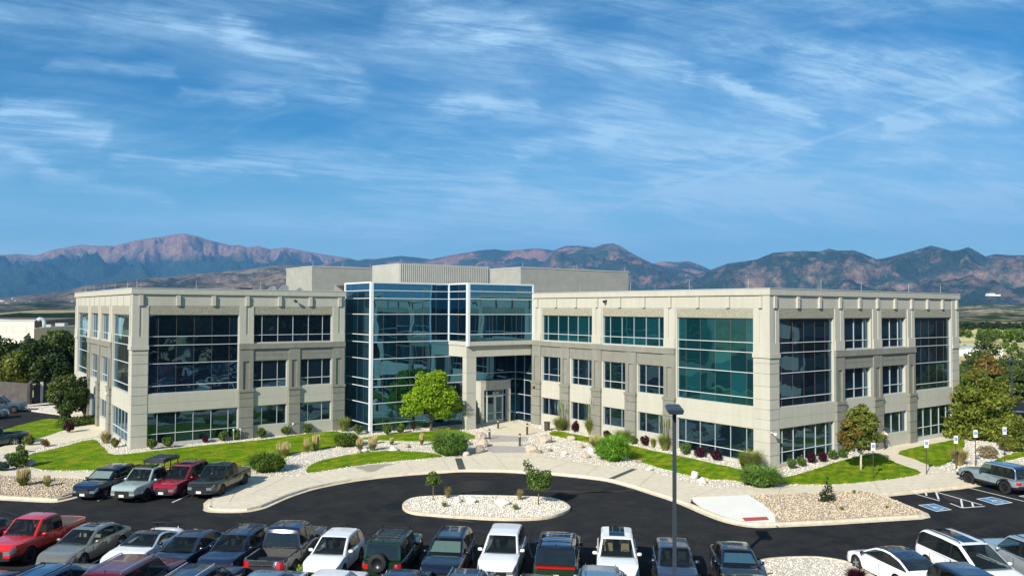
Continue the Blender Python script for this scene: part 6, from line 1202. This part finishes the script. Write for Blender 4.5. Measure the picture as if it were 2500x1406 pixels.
for k in range(6): u = Lw-1.5-k*3.9; fpart(FQ, 'panel_reveal', TANW, t, org, (u-2.7, u, z1-1.3, z1-1.24, 0, .03), (u-2.7, u, z1-2.6, z1-2.54, 0, .03), (u-2.7, u-2.64, z1-2.54, z1-1.3, 0, .03), (u-.06, u, z1-2.54, z1-1.3, 0, .03))
for u in (Lw-6.5, Lw-14.5, Lw-22.5):
    w2 = fpart(FQ, 'window', GL, t, org, (u-2.0, u+.2, z1-5.6, z1-3.2, .0, .04)); fpart(FQ, 'frame', WHT, w2, org, *[(u-2.0+k*.55, u-1.94+k*.55, z1-5.6, z1-3.2, .04, .09) for k in range(5)], (u-2., u+.2, z1-4.6, z1-4.5, .04, .085))
B0, B1 = wallpx(86, 800, 210, 165, 196); zb = zat(802, 90, 165); t2 = empty('annex', (30, 160, -.3), 0, 'low tan annex with a round roof duct in front of the brown wall', 'building'); og2 = (30, 160, -.3)
prism([B0, B1, (B1[0]+4, B1[1]+14), (B0[0]+2, B0[1]+12)], -.3, zb, TANW, 'wall', t2, og2)
dv = (Vector(B1)-Vector(B0)); Lb = dv.length; dv.normalize(); FQ2 = Fac(B0, tuple(dv), (dv.y, -dv.x)); fpart(FQ2, 'parapet_cap', mat('grey cap', (.4,.42,.42), .6), t2, og2, (0, Lb, zb-.02, zb+.12, -.4, .1)); fpart(FQ2, 'rooftop_unit', mat('grey cap', (.4,.42,.42), .6), t2, og2, (Lb*.72, Lb*.8, zb, zb+.7, -4, -2), (Lb*.5, Lb*.55, zb, zb+.5, -4, -2.5))
pd = FQ2.P(Lb*.42, zb, -3); mb = MB(); mb.tube([(pd[0],pd[1],zb-.1),(pd[0],pd[1],zb+1.2),(pd[0]-.3,pd[1],zb+1.75),(pd[0]-.9,pd[1],zb+1.85),(pd[0]-1.3,pd[1],zb+1.5)], .38, 12); mb.build('roof_duct', mat('galvanised', (.55,.68,.74), .35, metal=.3), t2, og2, smooth=True)
# block enclosure with dark gates
BLK2 = mat('block wall', (.06,.055,.048), .9, col2=(.095,.087,.075), ns=1.2, bump=.3, bs=5); GTE = mat('dark gate', (.022,.018,.02), .7)
t = empty('dumpster_enclosure', (12, 118, -.15), 0, 'grey block enclosure with dark metal gates under the left grove', 'enclosure'); og = (12, 118, -.15); E0, E1 = G(-60, 978, -.15), G(72, 990, -.15); E2, E3 = G(98, 986, -.15), G(136, 980, -.15)
def wseg(P, Q, h, w, m, name, z0=-.15): P, Q = Vector(P), Vector(Q); d = (Q-P).normalized(); n = Vector((-d.y, d.x))*w; return prism([tuple(P), tuple(Q), tuple(Q+n), tuple(P+n)], z0, h, m, name, t, og)
wseg(E0, E1, 2.55, .3, BLK2, 'wall'); wseg(E1, (E1[0]+.8, E1[1]+5.5), 2.5, .3, BLK2, 'wall'); wseg((E1[0]+.5,E1[1]+.3), E2, 2.35, .08, GTE, 'gate'); wseg((E2[0]+.35,E2[1]), E3, 2.5, .08, GTE, 'gate'); wseg(E2, (E2[0]+.3,E2[1]), 2.6, .3, mat('gate post', (.5,.5,.48), .6), 'gate_post'); wseg((E3[0],E3[1]+.3), (E3[0]+3, E3[1]+5), 2.5, .3, BLK2, 'wall')
slab('kerb', [(62,987),(98,982),(140,978),(175,976),(175,981),(140,983),(98,988),(64,992)], .0, KRB)
# office block across the lot, out of frame to the right: it is what the street end windows mirror
t = empty('banded_office', (118, -8, -.3), 0, 'banded beige office block mirrored in the street end windows', 'building'); og = (118, -8, -.3); bx_ = [(102,-40),(142,-40),(142,6),(102,6)]
for z0, z1_, m, nmn in ((-.3,1.2,STL,'spandrel'),(1.2,3.4,DARK,'window_band'),(3.4,5.4,STL,'spandrel'),(5.4,7.8,DARK,'window_band'),(7.8,9.8,STL,'spandrel'),(9.8,12.2,DARK,'window_band'),(12.2,14.6,STL,'spandrel')):
    e = .15 if m is STL else 0; prism([(102-e,-40-e),(142+e,-40-e),(142+e,6+e),(102-e,6+e)], z0, z1_, m, nmn, t, og)
# dark tree belts behind the camera, also only mirrored
for k, (a, b, h, r) in enumerate([(-5,-42,11,7),(9,-48,12,8),(24,-46,12,8),(40,-50,13,9),(56,-48,12,8),(72,-50,12,8),(-22,-36,11,8),(88,-56,13,9),(-46,-20,11,9),(-50,10,10,8),(-54,36,11,9),(-48,62,10,8),(-46,88,10,8),(104,-58,12,9),(0,-66,14,10),(30,-70,15,11),(62,-72,15,11),(95,-78,15,11),(125,-70,14,10),(-25,-58,14,10)]):
    tree('dark broad tree of the belt behind the car park, seen mirrored in the glass', a, b, h, r, LD, 1600, .9, base=.05, nb=14, z=-.3, group='tree belt mirrored in the glass')
# ------------------------------------------------------------------ far land
def pch(P, x): return float(np.interp(x, [p[0] for p in P], [p[1] for p in P]))
def terrmat(name, forest, rock, sc, lo, hi, alt=None, soil=None, rough=.95):
    m = bpy.data.materials.new(name); m.use_nodes = True; t = m.node_tree; b = t.nodes['Principled BSDF']; b.inputs['Roughness'].default_value = rough; b.inputs['Specular IOR Level'].default_value = 0; MC[name] = m
    tcn = t.nodes.new('ShaderNodeTexCoord'); g = t.nodes.new('ShaderNodeNewGeometry'); sp = t.nodes.new('ShaderNodeSeparateXYZ'); t.links.new(g.outputs['Position'], sp.inputs[0])
    def n_(s, d=6): n = t.nodes.new('ShaderNodeTexNoise'); n.inputs['Scale'].default_value = s; n.inputs['Detail'].default_value = d; n.inputs['Roughness'].default_value = .74; t.links.new(tcn.outputs['Object'], n.inputs['Vector']); return n.outputs['Fac']
    def mr_(v, a, b_): r = t.nodes.new('ShaderNodeMapRange'); r.inputs[1].default_value = a; r.inputs[2].default_value = b_; t.links.new(v, r.inputs[0]); return r.outputs[0]
    def mx(f, A_, B_): x = t.nodes.new('ShaderNodeMix'); x.data_type = 'RGBA'; t.links.new(f, x.inputs[0]); [(setattr(x.inputs[i], 'default_value', (*q, 1)) if isinstance(q, tuple) else t.links.new(q, x.inputs[i])) for i, q in ((6, A_), (7, B_))]; return x.outputs[2]
    f2 = mx(mr_(n_(sc*9, 4), .35, .65), tuple(q*.6 for q in forest), tuple(q*1.7 for q in forest)); r2 = mx(mr_(n_(sc*6, 4), .35, .65), rock, soil or tuple(q*1.25 for q in rock))
    k = mr_(n_(sc), lo, hi)
    if alt:
        ad = t.nodes.new('ShaderNodeMath'); ad.operation = 'ADD'; mlt = t.nodes.new('ShaderNodeMath'); mlt.operation = 'MULTIPLY'; mlt.inputs[1].default_value = alt[2]; t.links.new(n_(sc*2.2), mlt.inputs[0]); t.links.new(sp.outputs[2], ad.inputs[0]); t.links.new(mlt.outputs[0], ad.inputs[1])
        k2 = mr_(ad.outputs[0], alt[0]+alt[2]*.5, alt[1]+alt[2]*.5); mm = t.nodes.new('ShaderNodeMath'); mm.operation = 'MAXIMUM'; t.links.new(k, mm.inputs[0]); t.links.new(k2, mm.inputs[1]); k = mm.outputs[0]
    spk = mx(mr_(n_(sc*40, 3), .40, .62), (.70,.70,.70), (1.22,1.2,1.16)); ml = t.nodes.new('ShaderNodeMix'); ml.data_type = 'RGBA'; ml.blend_type = 'MULTIPLY'; ml.inputs[0].default_value = 1; t.links.new(mx(k, f2, r2), ml.inputs[6]); t.links.new(spk, ml.inputs[7]); t.links.new(ml.outputs[2], b.inputs['Base Color'])
    bn = t.nodes.new('ShaderNodeBump'); bn.inputs['Strength'].default_value = 1; bn.inputs['Distance'].default_value = .06/sc; t.links.new(n_(sc*6, 10), bn.inputs['Height']); t.links.new(bn.outputs[0], b.inputs['Normal']); return m
def ridge(P, Dc, Df, m, relief, x0, x1, nx=360, ny=46, lam=None, jit=.0, name='mountain', back=1.25, zb=-.5, pw=1.25, label=None):
    lam = lam or Dc*.16; xs = np.linspace(x0, x1, nx); V = []; F = []; ts = [i/(ny-8) for i in range(ny-7)]+[1+(back-1)*(i+1)/7 for i in range(7)]
    for x in xs:
        y = pch(P, x); d = ray(x, y); hl = math.hypot(d[0], d[1]); ux, uy = d[0]/hl, d[1]/hl; zc_ = CH+d[2]/hl*Dc
        for t in ts:
            D = Df+(Dc-Df)*t; px, py = ux*D, uy*D
            g = t**pw if t <= 1 else 1-(t-1)*1.6
            n1 = noise.ridged_multi_fractal(Vector((px/lam, py/lam, Dc*.001)), .9, 2.1, 6, 1., 2.)*.5; n2 = noise.fractal(Vector((px/lam*5, py/lam*5, 3.1)), .8, 2.1, 4)
            w = 4*t*(1-t) if t < 1 else 0
            z = zb+(zc_-zb)*g + (n1-.55)*1.35*relief*(zc_-zb)*w + n2*.035*(zc_-zb)*min(1, w+.0) + n2*jit*(zc_-zb)
            if t < 1: z = min(z, CH+(zc_-CH)/Dc*D*.985)
            V.append((px, py, max(z, zb)))
    k = len(ts)
    for i in range(nx-1):
        for j in range(k-1): F.append((i*k+j, (i+1)*k+j, (i+1)*k+j+1, i*k+j+1))
    mb = MB(); mb.add(V, F); o = mb.build(name, m, smooth=True, kind='structure'); return o
FOR = (.022,.036,.024)
MA = terrmat('alpine', (.018,.038,.030), (.24,.13,.088), .0006, .72, .80, (860, 1080, 1000), (.33,.20,.165))
MBm = terrmat('foothill', FOR, (.28,.125,.08), .0011, .56, .66, None, (.34,.20,.14)); MCm = terrmat('front range', FOR, (.25,.105,.06), .0026, .48, .66, None, (.33,.24,.18)); MDm = terrmat('right range', (.020,.034,.026), (.22,.105,.065), .0026, .48, .66, None, (.32,.25,.20))
MEm = terrmat('low ridge', (.040,.046,.038), (.185,.13,.105), .003, .42, .62, None, (.34,.27,.19)); MFm = terrmat('hills', (.035,.060,.022), (.42,.36,.26), .004, .50, .62, None, (.5,.42,.34))
ridge([(-300,640),(0,622.8),(40,620),(86,623.5),(137,608),(194,597.6),(240,600),(281,600.5),(310,592),(346,584),(396,578),(425,572),(450,570),(479,576),(515,587),(562,598.7),(583,597.6),(605,604),(630,600),(659,608),(698,604),(738,612),(792,621),(846,629),(882,637),(960,650),(1100,670)], 20500, 12000, MA, .85, -1300, 1060, 760, 64, 2100, .004)
ridge([(700,668),(790,645),(850,630),(870,637),(894,632),(918,632),(979,625),(1020,629),(1054,633.5),(1098,623),(1132,617.5),(1173,611),(1207,609),(1231,612),(1275,609.7),(1309,606),(1353,611),(1380,601),(1411,599.5),(1452,604.6),(1500,625),(1580,660)], 16000, 11000, terrmat('red range', FOR, (.27,.115,.075), .0009, .47, .56, None, (.32,.17,.11)), .35, 690, 1600, 300, 46, 1700, .004)
ridge([(1250,680),(1330,640),(1353,615),(1400,612),(1440,606),(1455,603),(1472,597),(1496,593.7),(1513,599.5),(1533,613),(1564,630),(1591,642),(1640,655),(1700,668),(1800,700)], 13200, 8500, MCm, .65, 1230, 1800, 240, 50, 1300, .004)
ridge([(1500,670),(1591,645),(1615,638.6),(1642,640),(1665,639),(1680.6,637),(1704,645),(1735,659),(1800,690)], 15000, 11500, terrmat('red back', FOR, (.30,.13,.09), .0012, .44, .54, None, (.36,.2,.14)), .3, 1500, 1800, 130, 36, 1300, .004)
ridge([(1560,760),(1640,700),(1700,672),(1735,659),(1776,643),(1800,640),(1847,633),(1888,617),(1932,613.7),(1970,612.7),(2003,614.4),(2024,607),(2044,611.7),(2085,611.7),(2109,619.5),(2140,633),(2160,629.7),(2201,619.5),(2238,610),(2272,600),(2296,605),(2323,612.7),(2340,611),(2364,603),(2381,611),(2405,626),(2432,620),(2466,623),(2500,623),(2700,640),(2900,660)], 12500, 6200, MDm, .7, 1560, 3500, 640, 60, 1500, .004)
ridge([(-300,742),(0,727),(75.6,719),(162,711),(201,698),(306,684),(360,678.6),(432,675),(486,668),(540,664),(612,657),(677,648),(720,648),(850,650),(1000,655),(1250,668),(1500,700)], 7200, 3600, MEm, .42, -1300, 1450, 600, 50, 700, .004)
ridge([(-400,752),(0,741),(60,738),(120,732),(180,737),(300,745),(500,750)], 3600, 1500, terrmat('valley', (.022,.036,.028), (.15,.15,.12), .006, .46, .60, None, (.30,.27,.20)), .3, -1300, 420, 300, 30, 240, .002, 'hills')
ridge([(-400,772),(0,764),(90,757),(180,757),(300,764),(420,772)], 1500, 1050, terrmat('tan strip', (.10,.09,.05), (.40,.34,.21), .004, .2, .4, None, (.46,.39,.25)), .1, -1300, 420, 200, 16, 240, .0, 'hills')
ridge([(-400,772),(0,768),(50,763),(90,765),(180,763),(300,768),(420,778)], 1040, 420, terrmat('green strip', (.016,.034,.016), (.06,.08,.04), .02, .6, .72), .3, -1300, 420, 300, 26, 60, .012, 'hills')
ridge([(1900,760),(2200,748),(2340,745),(2400,741),(2450,744),(2560,738),(2800,745)], 4200, 2300, MFm, .5, 1950, 3500, 360, 40, 420, .004, 'hills')
ridge([(1900,775),(2250,764),(2340,756),(2380,752),(2440,749),(2470,753),(2560,756),(2800,760)], 2250, 1000, MFm, .5, 1950, 3500, 400, 40, 190, .006, 'hills')
ridge([(1900,795),(2250,786),(2340,784),(2400,780),(2450,783),(2560,779),(2800,785)], 960, 620, terrmat('near hill', (.04,.065,.022), (.40,.33,.22), .012, .48, .60, None, (.46,.38,.27)), .4, 2000, 3500, 300, 24, 90, .006, 'hills')
mb = MB(); V = []; n = 90  # added wooded rise behind the car park, unseen, added to darken what the glass mirrors
for i in range(n):
    an = R(150+200*i/(n-1)); h = 12+3*noise.noise(Vector((i*.35, 2, 0))); c, s_ = math.cos(an), math.sin(an)
    for rr, hh in ((120, -.5), (135, h*.6), (160, h), (230, h*.7), (300, -.5)): q = rr+6*noise.noise(Vector((i*.8, rr, 1))); V.append((c*q+30, s_*q+10, hh+.8*noise.noise(Vector((i*1.7, rr, 5)))))
mb.add(V, [(i*5+j, (i+1)*5+j, (i+1)*5+j+1, i*5+j+1) for i in range(n-1) for j in range(4)]); mb.build('hills', terrmat('added wooded rise', (.014,.026,.012), (.03,.04,.018), .05, .4, .7), smooth=True, kind='structure')
# far buildings
def farbox(label, x, y, D, w, h, dp, m, name='distant_building', roof=None, z0=None, group=None, rz=None):
    r = ray(x, y); q = D/depth(r[0], r[1]); zt = CH+r[2]*q; a, b = r[0]*q, r[1]*q; zb = zt-h; t = empty(name, (a, b, zb), rz if rz is not None else -YAW, label, 'house' if 'house' in name else 'building', group)
    mb = MB(); mb.box(-w/2, w/2, -dp/2, dp/2, 0, h); mb.build('wall', m, t)
    mb = MB()
    if roof: mb.hexa([(-w/2-.4,-dp/2-.4,h),(w/2+.4,-dp/2-.4,h),(w/2+.4,dp/2+.4,h),(-w/2-.4,dp/2+.4,h),(-w/2,-.2,h+h*.4),(w/2,-.2,h+h*.4),(w/2,.2,h+h*.4),(-w/2,.2,h+h*.4)])
    else: mb.box(-w/2-.1, w/2+.1, -dp/2-.1, dp/2+.1, h, h+.3)
    mb.build('roof', roof or CAPM, t); return t
WSH = mat('white metal wall', (.72,.72,.72), .6)
t = farbox('white metal building with tiny square windows just beyond the right wing end', 2366, 849, 225, 10.5, 6.2, 14, WSH)
mb = MB(); [mb.box(-4.7+dx, -4.2+dx, -7.03, -7.0, z, z+.5) for dx in (0, 2.2, 2.9) for z in (4.3, 3.5)]; mb.build('window', GL, t)
farbox('long low white shed behind the scrub on the right', 2482, 796, 620, 30, 5.5, 20, WSH); t = farbox('small white compound high on the far blue hillside', 2424, 719, 4150, 62, 8, 30, WSH); farbox('white upper block of the hillside compound', 2418, 716.3, 4190, 34, 9, 25, WSH)
random.seed(21)
HM = [mat('pale house', (.66,.64,.6), .8), mat('tan house', (.5,.42,.33), .8), mat('yellow house', (.6,.55,.35), .8)]; HR = [mat('grey shingle', (.16,.15,.15), .9), mat('light shingle', (.5,.5,.52), .9)]
for k in range(70):
    x = random.uniform(-10, 186); y = random.choice([random.gauss(752, 3.), random.gauss(745, 3), random.gauss(737, 4)]); 
    if x > 100: y -= 2
    D = 1500+(760-y)*110; farbox('small pale house among trees in the valley left of the building', x, y, D, random.uniform(11, 24), random.uniform(5, 8), 10, random.choice(HM), 'distant_house', random.choice(HR), group='houses scattered in the far valley', rz=random.random()*3)
# scrub and woods in the fields beyond the right wing
random.seed(4)
for k in range(34):
    x = random.uniform(2338, 2520); y = random.choice([random.uniform(822, 836)]*3+[random.uniform(838, 862)]) if x > 2400 else random.uniform(815, 832) if k % 3 else random.uniform(838, 858)
    if 2345 < x < 2400 and 838 < y < 846: continue
    a, b = G(x, y, -.3); D = depth(a, b); h = (random.uniform(2.6, 4.8) if y < 838 else random.uniform(1.2, 2.4)); tree('dark green scrub tree standing in the dry field beyond the right wing', a, b, h, h*random.uniform(.45, .7), LP if k % 2 else LM, 420, h*.2, name='scrub_tree', base=.04, nb=8, z=-.3, group='scrub trees in the dry field', seed=k+1)
for k in range(40):
    x = random.uniform(2330, 2520); y = random.uniform(801, 806); a, b = G(x, y, -.3); D = depth(a, b); h = random.uniform(3, 5); tree('dark tree of the row at the foot of the far right hills', a, b, h, h*.8, LD, 260, h*.2, name='scrub_tree', base=.02, nb=6, z=-.3, group='tree row under the right hills', seed=k+99)
# ------------------------------------------------------------------ air
hz = bpy.data.materials.new('haze'); hz.use_nodes = True; t = hz.node_tree; t.nodes.remove(t.nodes['Principled BSDF']); pv = t.nodes.new('ShaderNodeVolumePrincipled')
pv.inputs['Color'].default_value = (.17,.47,.90,1); pv.inputs['Density'].default_value = 4.3e-5; pv.inputs['Anisotropy'].default_value = .0; t.links.new(pv.outputs[0], t.nodes['Material Output'].inputs['Volume'])
try: hz.cycles.homogeneous_volume = True
except Exception: pass
mb = MB(); mb.box(-4500, 24000, -4500, 24500, -1.6, 2300); tag(mb.build('haze', hz), 'pale blue air between the car park and the mountains', 'haze', kind='stuff')
